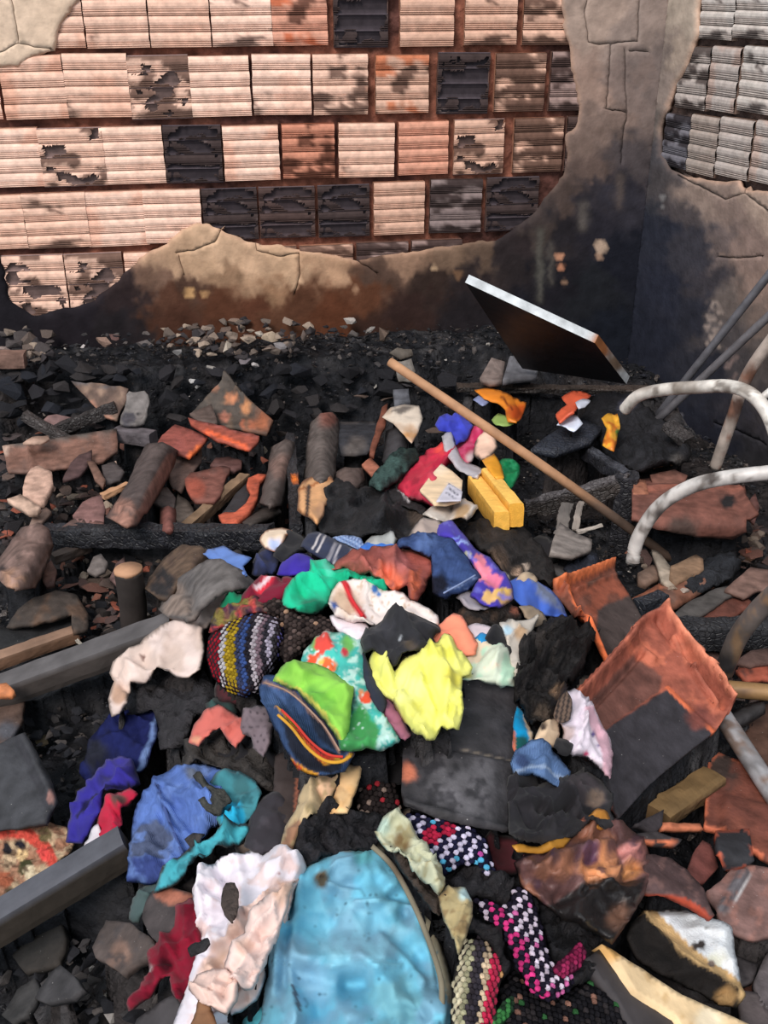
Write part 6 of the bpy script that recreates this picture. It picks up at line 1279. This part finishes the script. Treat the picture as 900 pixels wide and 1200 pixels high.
cl('beige_rag', 'small beige rag left of the blue tarpaulin', [(606, 682), (612, 674), (622, 673), (629, 680), (626, 688), (614, 688)], (206, 180, 150), lift=.175, bulge=.012, edge=5, fold=.004, res=3)
cl('blue_tarp', 'blue and grey tarpaulin strip below the burnt cloth', [(588, 690), (600, 682), (618, 678), (640, 690), (656, 706), (664, 722), (646, 720), (628, 716), (612, 712), (602, 704)], (72, 106, 196), cat='tarpaulin', lift=.165, bulge=.016, edge=8, fold=.008, fold_s=(40, 10), fold_a=30, res=2.8, feats=[('poly', [(618, 680), (640, 690), (662, 716), (640, 708), (624, 698)], (112, 122, 150)), ('noise', 12, .66, (52, 80, 160))])
cl('charred_crust', 'black and brown burnt hollow below the purple floral fabric', [(538, 722), (548, 712), (572, 708), (592, 706), (606, 714), (612, 724), (598, 728), (584, 732), (566, 734), (548, 734)], (38, 33, 31), mat='crust', lift=.17, bulge=.012, rough=.008, res=3, feats=[('soft', 604, 714, 7, (140, 84, 66)), ('noise', 10, .6, (70, 54, 44))])
cl('beige_rag', 'dirty beige rag beside the burnt bundle top', [(610, 712), (620, 712), (634, 718), (640, 726), (626, 734), (616, 724)], (150, 132, 112), lift=.175, bulge=.012, fold=.006, res=3)
cl('charred_bundle', 'big black charred fluffy bundle left of the orange tiles', [(603, 790), (608, 768), (618, 748), (632, 732), (648, 722), (664, 724), (676, 738), (690, 732), (696, 748), (686, 766), (680, 786), (670, 798), (662, 800), (658, 822), (650, 836), (640, 848), (624, 850), (612, 832), (600, 812)], (28, 26, 27), cat='charred bundle', mat='crust', lift=.16, bulge=.06, edge=24, fold=.016, fold_s=(16, 5), fold_a=-40, rough=.022, rough_s=7, res=2.2, rag=4, feats=[('soft', 632, 752, 12, (56, 51, 49)), ('noise', 9, .66, (46, 42, 41)), ('soft', 640, 836, 14, (62, 52, 44)), ('soft', 652, 812, 9, (120, 96, 76))])
cl('pink_lace', 'pinkish white lacy cloth left of the largest orange tile', [(654, 846), (656, 826), (662, 810), (674, 814), (690, 830), (704, 850), (714, 872), (716, 890), (713, 914), (702, 900), (688, 888), (672, 884), (664, 876), (660, 858)], (226, 214, 226), cat='lace', lift=.165, bulge=.03, edge=12, fold=.010, fold_s=(26, 9), fold_a=55, res=2.6, rag=2, feats=[('line', [(690, 840), (704, 862), (712, 884), (712, 908)], 14, (220, 176, 190)), ('spot', 694, 862, 2.4, (96, 84, 140)), ('spot', 686, 886, 3, (190, 70, 110)), ('spot', 700, 876, 2, (120, 100, 150)), ('soft', 664, 862, 8, (196, 176, 176))], rough=.004, rough_s=5)
cl('brown_ribbing', 'small brown striped knit cuff above the pinkish lace', [(650, 838), (656, 820), (664, 812), (669, 824), (667, 842), (656, 846)], (120, 98, 84), cat='cuff', lift=.195, bulge=.01, fold=.003, res=2.2, feats=[('stripes', 10, 5.5, .45, (52, 44, 42))])
cl('beige_rag', 'beige torn rag below the burnt bundle', [(628, 868), (636, 850), (646, 846), (654, 844), (654, 862), (650, 874), (640, 872)], (226, 196, 164), lift=.165, bulge=.014, edge=6, fold=.006, res=3, feats=[('spot', 636, 854, 4, (60, 50, 46))])
cl('black_rag', 'small black crumpled rag beside the pinkish lace', [(650, 876), (654, 866), (664, 866), (670, 874), (666, 884), (654, 884)], (34, 33, 36), lift=.185, bulge=.015, edge=6, fold=.006, res=3)
cl('cyan_strip', 'bright cyan strip at the right edge of the black tile', [(602, 876), (604, 846), (608, 828), (614, 834), (620, 850), (624, 868), (616, 876), (608, 886)], (16, 150, 206), cat='strip', lift=.15, bulge=.012, fold=.005, res=2.6, feats=[('poly', [(602, 862), (620, 862), (616, 884), (600, 888)], (16, 92, 92)), ('line', [(602, 858), (602, 888)], 4, (204, 110, 80)), ('line', [(616, 838), (624, 868)], 5, (226, 200, 170))])
cl('faded_denim', 'faded blue denim scrap right of the black tile', [(600, 894), (606, 880), (620, 872), (632, 870), (646, 882), (660, 896), (667, 904), (664, 918), (656, 922), (640, 914), (624, 906), (606, 906)], (96, 124, 168), cat='denim scrap', mat='denim', lift=.17, bulge=.022, edge=10, fold=.008, fold_s=(30, 10), fold_a=20, res=2.8, feats=[('line', [(602, 904), (622, 898), (644, 902), (664, 912)], 3, (150, 170, 200)), ('soft', 612, 888, 10, (66, 84, 124))])
cl('black_trousers', 'black sooty trousers folded right of the black tile', [(596, 916), (612, 906), (632, 914), (652, 926), (668, 914), (684, 904), (704, 914), (718, 930), (714, 950), (720, 966), (704, 974), (688, 966), (668, 984), (640, 990), (612, 992), (598, 982)], (40, 39, 43), cat='trousers', lift=.14, bulge=.035, edge=20, fold=.016, fold_s=(60, 9), fold_a=12, res=2.6, feats=[('poly', [(660, 930), (684, 906), (712, 922), (712, 942), (680, 940)], (70, 64, 68)), ('soft', 700, 934, 10, (120, 102, 90)), ('spot', 679, 968, 2.4, (190, 110, 80)), ('noise', 16, .66, (56, 54, 58))])
cl('charred_crust', 'black burnt fabric crown beside the white arched tube', [(684, 488), (692, 470), (706, 464), (726, 466), (744, 472), (760, 486), (780, 502), (804, 514), (808, 534), (790, 546), (764, 552), (742, 560), (722, 548), (706, 528), (694, 508)], (36, 36, 40), mat='crust', lift=.14, bulge=.06, edge=30, fold=.012, rough=.018, rough_s=9, res=3, rag=3, feats=[('soft', 732, 480, 10, (78, 80, 96)), ('soft', 796, 540, 10, (96, 92, 90))])
cl('charred_crust', 'black ash heap under the broom tip at right', [(800, 690), (806, 672), (822, 660), (844, 648), (862, 652), (866, 668), (850, 682), (830, 690), (812, 694)], (40, 42, 47), mat='crust', lift=.08, bulge=.03, edge=14, rough=.014, res=3, rag=3)
cl('charred_crust', 'blue-black burnt foil clump under the charred crate', [(660, 668), (672, 650), (690, 644), (700, 658), (702, 674), (686, 680), (668, 678)], (44, 48, 60), mat='crust', lift=.08, bulge=.03, edge=12, rough=.014, rough_s=5, res=3, rag=2)
cl('purple_rag', 'dusty pink rag under the lemon yellow cloth', [(444, 818), (452, 816), (462, 828), (472, 846), (480, 862), (474, 868), (462, 852), (450, 838)], (160, 100, 120), lift=.19, bulge=.012, edge=6, fold=.006, res=3, feats=[('soft', 452, 826, 6, (90, 60, 80))])
cl('dark_strap', 'charcoal strap between floral fabric and lemon yellow cloth', [(427, 764), (434, 786), (444, 806), (452, 824), (448, 836), (438, 822), (428, 800)], (46, 50, 62), cat='strap', lift=.20, bulge=.008, edge=5, fold=.004, res=3)
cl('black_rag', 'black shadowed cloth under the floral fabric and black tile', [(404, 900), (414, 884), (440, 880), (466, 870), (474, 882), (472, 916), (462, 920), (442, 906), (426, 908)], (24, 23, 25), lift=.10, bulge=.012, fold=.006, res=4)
# --- half-buried rags that fill the gaps of the pile
rr_ = random.Random(9)
RAGC = [(52, 48, 52), (38, 36, 40), (74, 64, 60), (60, 66, 92), (96, 84, 76), (44, 46, 58), (120, 104, 92), (84, 40, 46), (58, 84, 82), (140, 124, 112), (34, 33, 36), (40, 36, 38)]
CM = np.zeros((1260, 940), bool)
for t_ in TRACED:
    ax, ay = np.maximum(t_.min(0).astype(int), 0); bx, by = np.minimum(t_.max(0).astype(int) + 1, (939, 1259))
    if bx > ax and by > ay:
        q_, w_ = np.meshgrid(np.arange(ax, bx), np.arange(ay, by))
        CM[ay:by, ax:bx] |= inside(t_, q_.astype(float), w_.astype(float))
def rag_at(cx, cy, i, label, group):
    if CM[int(cy) - 18:int(cy) + 18, int(cx) - 20:int(cx) + 20].mean() > .93: return
    n = rr_.randint(6, 8); r = rr_.uniform(20, 34); ph = rr_.uniform(0, 6)
    pl = [(cx + r * rr_.uniform(.6, 1.15) * math.cos(ph + 6.283 * q / n), cy + r * .8 * rr_.uniform(.6, 1.15) * math.sin(ph + 6.283 * q / n)) for q in range(n)]
    cl('rag', label, pl, rr_.choice(RAGC), group=group, lift=rr_.uniform(.055, .085), bulge=.025, fold=.012, fold_a=rr_.uniform(0, 180), fold_s=(30, 10), res=4.5, char=8, rag=2.5, seed=300 + i)
k_ = 0
for gy_ in range(655, 1010, 38):
    for gx_ in range(265, 700, 46):
        x = gx_ + rr_.uniform(-16, 16); y = gy_ + rr_.uniform(-14, 14)
        if gy_ > 900 and gx_ < 300: continue
        if not (240 < x < 690): continue
        rag_at(x, y, k_, 'soot-stained rag half buried in the gaps of the clothes pile', 'half-buried rags of the clothes pile'); k_ += 1
# --- sewn-on and printed parts
def ribbon(name, parent, pts, lift, r, rgb, seed=1):
    P = [at(a, b, lift) for a, b in pts]
    return tube(name, P, r, 'cloth', rgb, seed, 6, 5, parent=parent)
def by_label(t):
    return next(o for o in bpy.data.objects if o.get('label', '').startswith(t))
dn = by_label('blue denim fold with red')
ribbon('trim', dn, [(326, 838), (342, 853), (360, 876), (380, 891), (398, 893), (411, 886)], .222, .0022, (206, 150, 50))
ribbon('trim', dn, [(330, 832), (346, 848), (364, 869), (384, 884), (402, 887)], .224, .0018, (196, 58, 48))
ribbon('piping', dn, [(310, 800), (340, 812), (376, 846), (398, 880)], 0.224, .0014, (160, 128, 112))
ts = by_label('white T-shirt with red')
ribbon('red_stripe', ts, [(403, 682), (412, 702), (425, 722)], .212, .003, (202, 46, 52))
dj = by_label('dark blue denim hem')
ribbon('hem_stitching', dj, [(557, 674), (540, 684), (520, 695)], .222, .0016, (130, 146, 184))
lj = by_label('faded light blue jeans')
ribbon('seam', lj, [(184, 918), (194, 950), (204, 976), (214, 1000)], .118, .0022, (66, 84, 138))

pc = by_label('sky-blue crumpled pillowcase')
tube('rolled_hem', [at(a, b, .118) for a, b in ((434, 990), (459, 1014), (483, 1056), (503, 1104), (517, 1150), (517, 1196))], .0035, 'cloth', (134, 126, 108), 3, 8, 6, feats=[('soft', 470, 1015, 20, (110, 96, 80))], parent=pc)
ws = by_label('white long-sleeved shirt')
patch('cuff', 'peach-stained rolled cuff', None, [(222, 1160), (230, 1142), (248, 1134), (266, 1136), (282, 1150), (278, 1174), (266, 1190), (250, 1184), (234, 1176)], (232, 200, 188), 'cloth', lift=.155, bulge=.03, edge=14, fold=.012, fold_a=40, res=2.8, parent=ws, puff=.7)
patch('sleeve', 'peach-stained sleeve', None, [(262, 1134), (276, 1104), (300, 1072), (326, 1046), (350, 1030), (342, 1060), (328, 1096), (312, 1134), (298, 1160), (282, 1160)], (228, 202, 194), 'cloth', lift=.15, bulge=.03, edge=16, fold=.012, fold_a=-55, res=2.8, parent=ws, puff=.7, feats=[('soft', 330, 1055, 14, (204, 170, 152)), ('soft', 285, 1110, 12, (206, 174, 160))])
ev = by_label('cream card envelope')
patch('address_label', 'pale grey printed label', None, [(511, 588), (526, 566), (542, 576), (540, 587)], (210, 206, 218), 'cloth', lift=.223, thick=.001, res=2.4, rag=.2, smooth=False, parent=ev, feats=[('line', [(526, 572), (536, 580)], 1.4, (90, 90, 104)), ('line', [(523, 577), (533, 584)], 1.2, (120, 120, 134))])
# --- the floor: a bed of char and ash over the whole room
def ground():
    nx, ny = 500, 560
    gx = np.linspace(-2.25, 2.3, nx); gy = np.linspace(-0.6, 4.2, ny)
    X, Y = np.meshgrid(gx, gy)
    x = X.ravel(); y = Y.ravel()
    z = Hs(x, y) - 0.055
    z = z + 0.045 * (fbm(x * 9, y * 9, 2, 4) - .5) + 0.03 * (fbm(x * 26, y * 26, 8, 3) - .5)
    wd = YB + math.tan(YAW) * x - y
    # hollows burnt into the bank under the wall
    for (px, py, r, dp) in ((60, 460, .16, .16), (215, 465, .12, .15), (350, 455, .13, .12), (545, 420, .12, .08)):
        p = at(px, py); z = z - dp * np.exp(-(((x - p[0]) / r) ** 2 + ((y - p[1]) / (r * .7)) ** 2) ** 2)
    z = np.maximum(z, 0.0)
    hs = Hs(x, y)
    for (ax, bx, ay, by, ol, lf, tl, cc) in FILL:
        k = np.where((x > ax) & (x < bx) & (y > ay) & (y < by))[0]
        if not len(k): continue
        L = np.full(len(k), lf)
        for _ in range(2):
            px, py = project(np.stack([x[k], y[k], hs[k] + L], -1))
            L = lf + tl[0] * (px - cc[0]) / 100 + tl[1] * (py - cc[1]) / 100
        q = inside(ol, px, py)
        q[q] = dist_line(ol, px[q], py[q], True) > 8
        k = k[q]
        z[k] = np.maximum(z[k], hs[k] + L[q] - .024 - .012 * vn(x[k] * 60, y[k] * 60, 3))
    k = fbm(x * 4, y * 4, 31, 4)
    c = lin((30, 31, 35)) * np.ones((len(x), 1))
    b = sstep(0.52, 0.68, k)[:, None]; c = c * (1 - b) + lin((48, 44, 44)) * b
    b = sstep(0.6, 0.72, fbm(x * 11, y * 11, 35, 3))[:, None] * .8; c = c * (1 - b) + lin((66, 65, 67)) * b
    rd = (np.stack([x, y], -1) - CORNER[:2]) @ RN[:2]
    ok = (wd > -0.1) & (rd > -0.1)
    idx = np.arange(nx * ny).reshape(ny, nx)
    Q = np.stack([idx[:-1, :-1], idx[:-1, 1:], idx[1:, 1:], idx[1:, :-1]], -1).reshape(-1, 4)
    Fc = Q[ok[Q].any(1)].tolist()
    o = link('floor', mesh_of('floor', np.stack([x, y, z], -1), Fc, 'ground', c))
    tag(o, kind='structure')
ground()
# ------------------------------------------------------------------ loose rubble
rs = random.Random(77)
MASK = np.zeros((1260, 940), bool)
for t_ in TRACED:
    ax, ay = np.maximum(t_.min(0).astype(int), 0); bx, by = t_.max(0).astype(int) + 1
    bx, by = min(bx, 939), min(by, 1259)
    if bx <= ax or by <= ay: continue
    gx_, gy_ = np.meshgrid(np.arange(ax, bx), np.arange(ay, by))
    MASK[ay:by, ax:bx] |= inside(t_, gx_.astype(float), gy_.astype(float))
def covered(x, y):
    return 0 <= x < 939 and 0 <= y < 1259 and bool(MASK[int(y), int(x)])
def rock(seed, flat=0.6, n=13):
    r = random.Random(seed)
    bm = bmesh.new()
    for _ in range(n):
        v = Vector((r.gauss(0, 1), r.gauss(0, 1), r.gauss(0, 1))).normalized() * r.uniform(.8, 1.1)
        bm.verts.new((v.x * .5, v.y * .42, v.z * .5 * flat))
    bmesh.ops.convex_hull(bm, input=bm.verts)
    for v in [v for v in bm.verts if not v.link_faces]: bm.verts.remove(v)
    bmesh.ops.recalc_face_normals(bm, faces=bm.faces)
    V = np.array([tuple(v.co) for v in bm.verts]); bm.verts.index_update()
    Fc = [[v.index for v in f.verts] for f in bm.faces]; bm.free()
    return V, Fc
ROCKS = [mesh_of("rubble_stone", *rock(s, f), "stone", None, False) for s, f in ((1, .6), (2, .7), (3, .45), (4, .55), (5, .8), (6, .35), (7, .6), (8, .4))]
SHARD = [mesh_of("tile_shard", *rock(s, .18, 9), "tile", None, False) for s in (21, 22, 23, 24, 25, 26)]
def stone(px, py, wpx, rgb, label, group=None, lift=0.0, name='rubble_stone', cat='stone', meshes=None, ang=None, asp=1.0, flat=1.0):
    p = at(px, py, lift)
    s = wpx / F * np.linalg.norm(p - np.array([0, 0, CZ])) * 1.1
    o = bpy.data.objects.new(name, rs.choice(meshes or ROCKS)); COL.objects.link(o)
    o.location = p
    o.rotation_euler = (rs.uniform(-.4, .4), rs.uniform(-.3, .3), rs.uniform(0, 6.28) if ang is None else ang)
    o.scale = (s, s * asp, s * flat)
    c = lin(rgb) * rs.uniform(.85, 1.1); o.color = (c[0], c[1], c[2], 1)
    tag(o, label, cat, group)
    return o
NAMED = [
    (33, 376, 11, (176, 128, 108), 'small tan brick crumb at the foot of the ribbed bricks'), (5, 409, 15, (168, 150, 144), 'pale grey stone at the left end of the bank'), (97, 406, 7, (214, 206, 204), 'tiny white stone alone on the black left bank'),
    (134, 395, 15, (118, 90, 86), 'reddish grey stone on the left bank'), (121, 400, 17, (164, 136, 122), 'flat peach sliver of stone on the left bank'), (170, 404, 18, (128, 120, 118), 'grey angular stone on the bank left of the pale slab'),
    (268, 408, 26, (196, 184, 170), 'long whitish stone in the middle of the stone bank'), (248, 431, 15, (190, 184, 178), 'pale stone low on the bank above the patterned tile'), (226, 446, 10, (214, 212, 212), 'small white pointed stone above the patterned tile'), (232, 453, 11, (192, 190, 190), 'small whitish stone touching the patterned tile top'),
    (287, 423, 17, (126, 118, 122), 'grey blue stone behind the patterned tile rim'), (299, 428, 11, (196, 190, 188), 'small white stone behind the patterned tile rim'), (292, 395, 16, (150, 128, 114), 'round tan stone in the stone bank'), (305, 391, 13, (206, 196, 184), 'bright cream stone in the stone bank'),
    (317, 396, 19, (196, 176, 154), 'flat cream stone right of the bright one'), (329, 406, 19, (142, 138, 140), 'big grey round stone on the bank'), (275, 377, 22, (140, 120, 108), 'layered brown stone on top of the bank'), (266, 388, 20, (116, 100, 92), 'brown stone under the layered one'), (282, 385, 13, (160, 134, 120), 'tan pebble beside the layered stone'),
    (345, 368, 26, (116, 104, 98), 'long grey splinter of stone leaning on the back wall'), (399, 369, 17, (212, 186, 176), 'pale pink stone against the back wall'), (410, 376, 17, (196, 188, 182), 'white flat stone right of the pale pink one'), (433, 387, 14, (160, 156, 152), 'light grey round stone at the bank right end'),
    (450, 391, 28, (110, 94, 84), 'brown slab of stone at the bank right end'), (362, 389, 8, (206, 186, 180), 'tiny pinkish stone right of the stone bank'), (324, 373, 8, (206, 192, 180), 'small white triangular stone on the bank crest'), (208, 412, 14, (136, 134, 134), 'grey stone low on the bank left of the long whitish one'),
    (860, 622, 20, (188, 152, 128), 'pale tan stone chunk against the upturned barrel tile'), (838, 636, 34, (190, 158, 132), 'long flat tan stone in front of the upturned barrel tile'), (876, 653, 24, (186, 140, 112), 'orange tan stone at right above the ash heap'), (888, 628, 16, (164, 138, 122), 'grey tan stone at the right edge below the tube'),
    (884, 640, 22, (140, 120, 110), 'grey brown stone at the right edge'), (864, 658, 8, (214, 200, 190), 'small white stone beside the ash heap'), (802, 692, 13, (198, 182, 170), 'white pebble on the orange brown tile'), (788, 690, 12, (176, 156, 138), 'beige pebble on the orange brown tile'), (808, 673, 10, (176, 168, 162), 'light grey pebble at the ash heap edge'),
    (98, 675, 12, (196, 166, 148), 'cream pebble left of the stump'), (105, 683, 26, (138, 120, 108), 'brown grey stone left of the stump'), (120, 672, 18, (132, 118, 108), 'grey tan stone near the stump'), (124, 688, 9, (206, 188, 172), 'white pebble near the stump foot'), (128, 702, 20, (136, 124, 120), 'grey flat stone near the stump foot'),
    (121, 726, 15, (186, 164, 146), 'cream block of stone below the stump'), (115, 736, 10, (180, 156, 136), 'tan pebble below the stump'), (142, 702, 9, (178, 160, 150), 'pinkish pebble touching the stump'), (302, 524, 14, (206, 186, 164), 'cream chip on the red tile edge'), (300, 534, 12, (206, 190, 170), 'cream chip below the red tile edge'), (310, 528, 12, (186, 170, 152), 'beige chip right of the red tile edge'),
    (66, 578, 9, (196, 170, 156), 'white chip beside the broken brick face'), (74, 580, 12, (184, 152, 138), 'peach chip beside the broken brick face'), (82, 572, 12, (150, 128, 120), 'grey chip above the triangular shard'), (98, 604, 8, (206, 170, 150), 'cream chip on the triangular shard'), (132, 545, 13, (206, 178, 160), 'cream chip on the grey barrel fragment'),
    (48, 868, 16, (92, 82, 66), 'olive round stone among the left char'), (66, 859, 11, (96, 98, 100), 'grey pebble among the left char'), (130, 1170, 18, (112, 110, 106), 'grey oval stone in the bottom left rubble'), (72, 1186, 18, (110, 106, 104), 'square grey stone in the bottom left corner'), (130, 1192, 16, (170, 164, 160), 'pale wedge stone in the bottom left rubble'),
    (96, 1148, 16, (112, 110, 112), 'grey stone with pink smear in the bottom left rubble'), (648, 1088, 5, (150, 140, 136), 'tiny grey crumb on the burnt heap'),
]
for (x, y, wd, c, lb) in NAMED:
    nm = 'pebble' if ('pebble' in lb or 'chip' in lb or 'crumb' in lb) else 'stone'
    flat = 'flat' in lb or 'sliver' in lb or 'long' in lb or 'slab' in lb
    stone(x, y, wd, c, lb, lift=.012 if y < 440 else (.03 if covered(x, y) else -.02) + (.06 if covered(x, y) else 0), asp=.5 if flat else 1.0, name=nm)
# the square pale slab on the crest
SY = float(at(236, 381, 0.0)[1])
o = slab4('pale_slab', [(219, 362, SY), (243, 359, SY + .01), (248, 378, SY), (224, 381, SY - .01)], .02, 'stone', (206, 182, 166), (190, 166, 150)); tag(o, 'square pale slab standing on the bank against the back wall', 'slab')

def zone(poly, n, sizes, cols, label, group, meshes=None, name='rubble_stone', cat='stone', lift=0.0):
    poly = np.array(poly, float); k = 0; tries = 0
    while k < n and tries < n * 60:
        tries += 1
        x = rs.uniform(poly[:, 0].min(), poly[:, 0].max()); y = rs.uniform(poly[:, 1].min(), poly[:, 1].max())
        if not inside(poly, np.array([x]), np.array([y]))[0]: continue
        if covered(x, y): continue
        stone(x, y, rs.uniform(*sizes), rs.choice(cols), label, group, lift - .015, name, cat, meshes, asp=rs.uniform(.5, 1))
        k += 1
G1 = [(120, 108, 100), (150, 134, 122), (84, 78, 78), (176, 158, 142), (64, 60, 62), (104, 92, 86), (58, 55, 58)]
G2 = [(56, 56, 61), (74, 71, 72), (46, 47, 52), (100, 94, 92), (42, 42, 47)]
zone([(190, 384), (250, 376), (330, 372), (370, 384), (350, 412), (280, 420), (200, 412)], 90, (8, 18), G1, 'small rubble stone heaped on the middle of the bank under the back wall', 'rubble heap on the middle bank', lift=.035)
zone([(0, 376), (60, 380), (62, 430), (0, 412)], 30, (10, 22), G1, 'small rubble stone heaped at the left end of the bank', 'rubble heap at the left end of the bank', lift=.035)
zone([(60, 392), (190, 384), (200, 412), (70, 420)], 24, (6, 13), G2, 'dark small rubble stone on the left bank', 'dark rubble on the left bank', lift=.03)
zone([(360, 376), (470, 392), (560, 404), (540, 440), (380, 420)], 26, (6, 13), G2, 'dark small rubble stone on the bank right of the stone heap', 'dark rubble on the right bank', lift=.03)
zone([(0, 530), (130, 540), (340, 560), (340, 620), (0, 620)], 44, (7, 18), G1, 'loose rubble chip among the left roof tiles', 'rubble chips among the left roof tiles', lift=.02)
zone([(60, 640), (250, 640), (200, 740), (90, 770), (60, 700)], 38, (7, 17), G1 + G2, 'loose rubble chip around the stump', 'rubble chips around the stump', lift=.02)
zone([(20, 830), (130, 800), (130, 880), (80, 960), (60, 900)], 45, (8, 18), G2, 'blackened lump in the char heap left of the navy jeans', 'char heap left of the navy jeans', lift=.01, name='charred_lump', cat='char')
zone([(0, 1120), (150, 1090), (200, 1180), (190, 1205), (0, 1205)], 55, (9, 24), G2, 'blackened lump in the bottom left rubble', 'char lumps in the bottom left', lift=.01, name='charred_lump', cat='char')
zone([(740, 620), (900, 600), (900, 700), (760, 700)], 32, (7, 18), G1, 'loose rubble chip at right around the broom tip', 'rubble chips around the broom tip', lift=.04)
zone([(780, 700), (900, 690), (900, 1000), (860, 1000)], 12, (8, 18), G2, 'dark rubble chip at the right edge', 'dark chips at the right edge', lift=.03)
zone([(0, 425), (160, 425), (330, 430), (470, 430), (560, 440), (470, 480), (330, 490), (0, 500)], 70, (14, 38), [(44, 43, 47), (36, 36, 40), (54, 51, 52), (40, 42, 49)], 'black charred chunk in the face of the bank below the stone heap', 'charred chunks in the bank face', lift=.03, name='charred_chunk', cat='char')
zone([(0, 500), (340, 500), (340, 720), (60, 800), (0, 740)], 60, (12, 30), [(44, 42, 45), (36, 36, 40), (58, 52, 50)], 'black charred chunk between the left roof tiles', 'charred chunks between the left tiles', lift=.03, name='charred_chunk', cat='char')
TC = [(120, 84, 74), (92, 72, 68), (140, 92, 76), (72, 62, 62), (104, 88, 82), (150, 84, 66)]
zone([(0, 500), (140, 490), (340, 520), (340, 610), (0, 640)], 80, (12, 32), TC, 'broken roof tile shard in the left tile field', 'tile shards in the left field', SHARD, 'tile_shard', 'tile shard', .03)
zone([(60, 640), (240, 640), (180, 740), (60, 760)], 40, (12, 32), TC, 'broken roof tile shard below the charred beam', 'tile shards below the charred beam', SHARD, 'tile_shard', 'tile shard', .03)
zone([(740, 640), (900, 610), (900, 860), (860, 860), (790, 700)], 55, (12, 34), TC, 'broken roof tile shard in the right debris', 'tile shards in the right debris', SHARD, 'tile_shard', 'tile shard', .04)
zone([(380, 440), (560, 440), (560, 560), (400, 540)], 14, (12, 26), [(60, 57, 60), (84, 74, 70), (104, 88, 80)], 'dark tile shard behind the clothes pile', 'tile shards behind the pile', SHARD, 'tile_shard', 'tile shard', .04)
zone([(840, 1090), (900, 1090), (900, 1200), (880, 1200)], 8, (16, 34), TC, 'broken tile shard in the bottom right corner', 'tile shards in the bottom right', SHARD, 'tile_shard', 'tile shard', .03)

# fine char and ash nobody could count
def litter():
    base = [rock(100 + i, f, 8) for i, f in enumerate((.6, .4, .25, .8, .5))]
    V = []; C = []; Fc = []; nv = 0
    cols = [lin(c) for c in ((34, 33, 36), (44, 42, 45), (28, 27, 30), (66, 58, 55), (92, 84, 80), (40, 42, 50))]
    wt = [8, 6, 6, 5, 2.6, 4]
    N = 15000; k = 0
    while k < N:
        x = rs.uniform(-1.7, 1.8); y = rs.uniform(0.55, 4.0)
        wd = YB + math.tan(YAW) * x - y
        if wd < 0.03: continue
        if (np.array([x, y]) - CORNER[:2]) @ RN[:2] < 0.03: continue
        z = float(Hs(x, y))
        px, py = project(np.array([x, y, z]))
        if covered(px, py): k += .35; continue
        k += 1
        s = rs.choice((.008, .010, .013, .018, .026)) * rs.uniform(.7, 1.3)
        BV, BF = rs.choice(base)
        R_ = np.array(Matrix.Rotation(rs.uniform(0, 6.28), 3, 'Z') @ Matrix.Rotation(rs.uniform(-.8, .8), 3, 'X'))
        P = (BV * s) @ R_.T + np.array([x, y, z - .040 + rs.uniform(-.006, .014)])
        V.extend(P); c = rs.choices(cols, wt)[0] * rs.uniform(.7, 1.2)
        if rs.random() < .02: c = lin((170, 164, 158))
        C.extend([c] * len(P)); Fc.extend([[i + nv for i in f] for f in BF]); nv += len(P)
    o = link('char_litter', mesh_of('char_litter', np.array(V), Fc, 'char', np.array(C), smooth=False))
    tag(o, 'fine black char and ash crumbs strewn over the whole burnt room', 'char litter', kind='stuff')
litter()
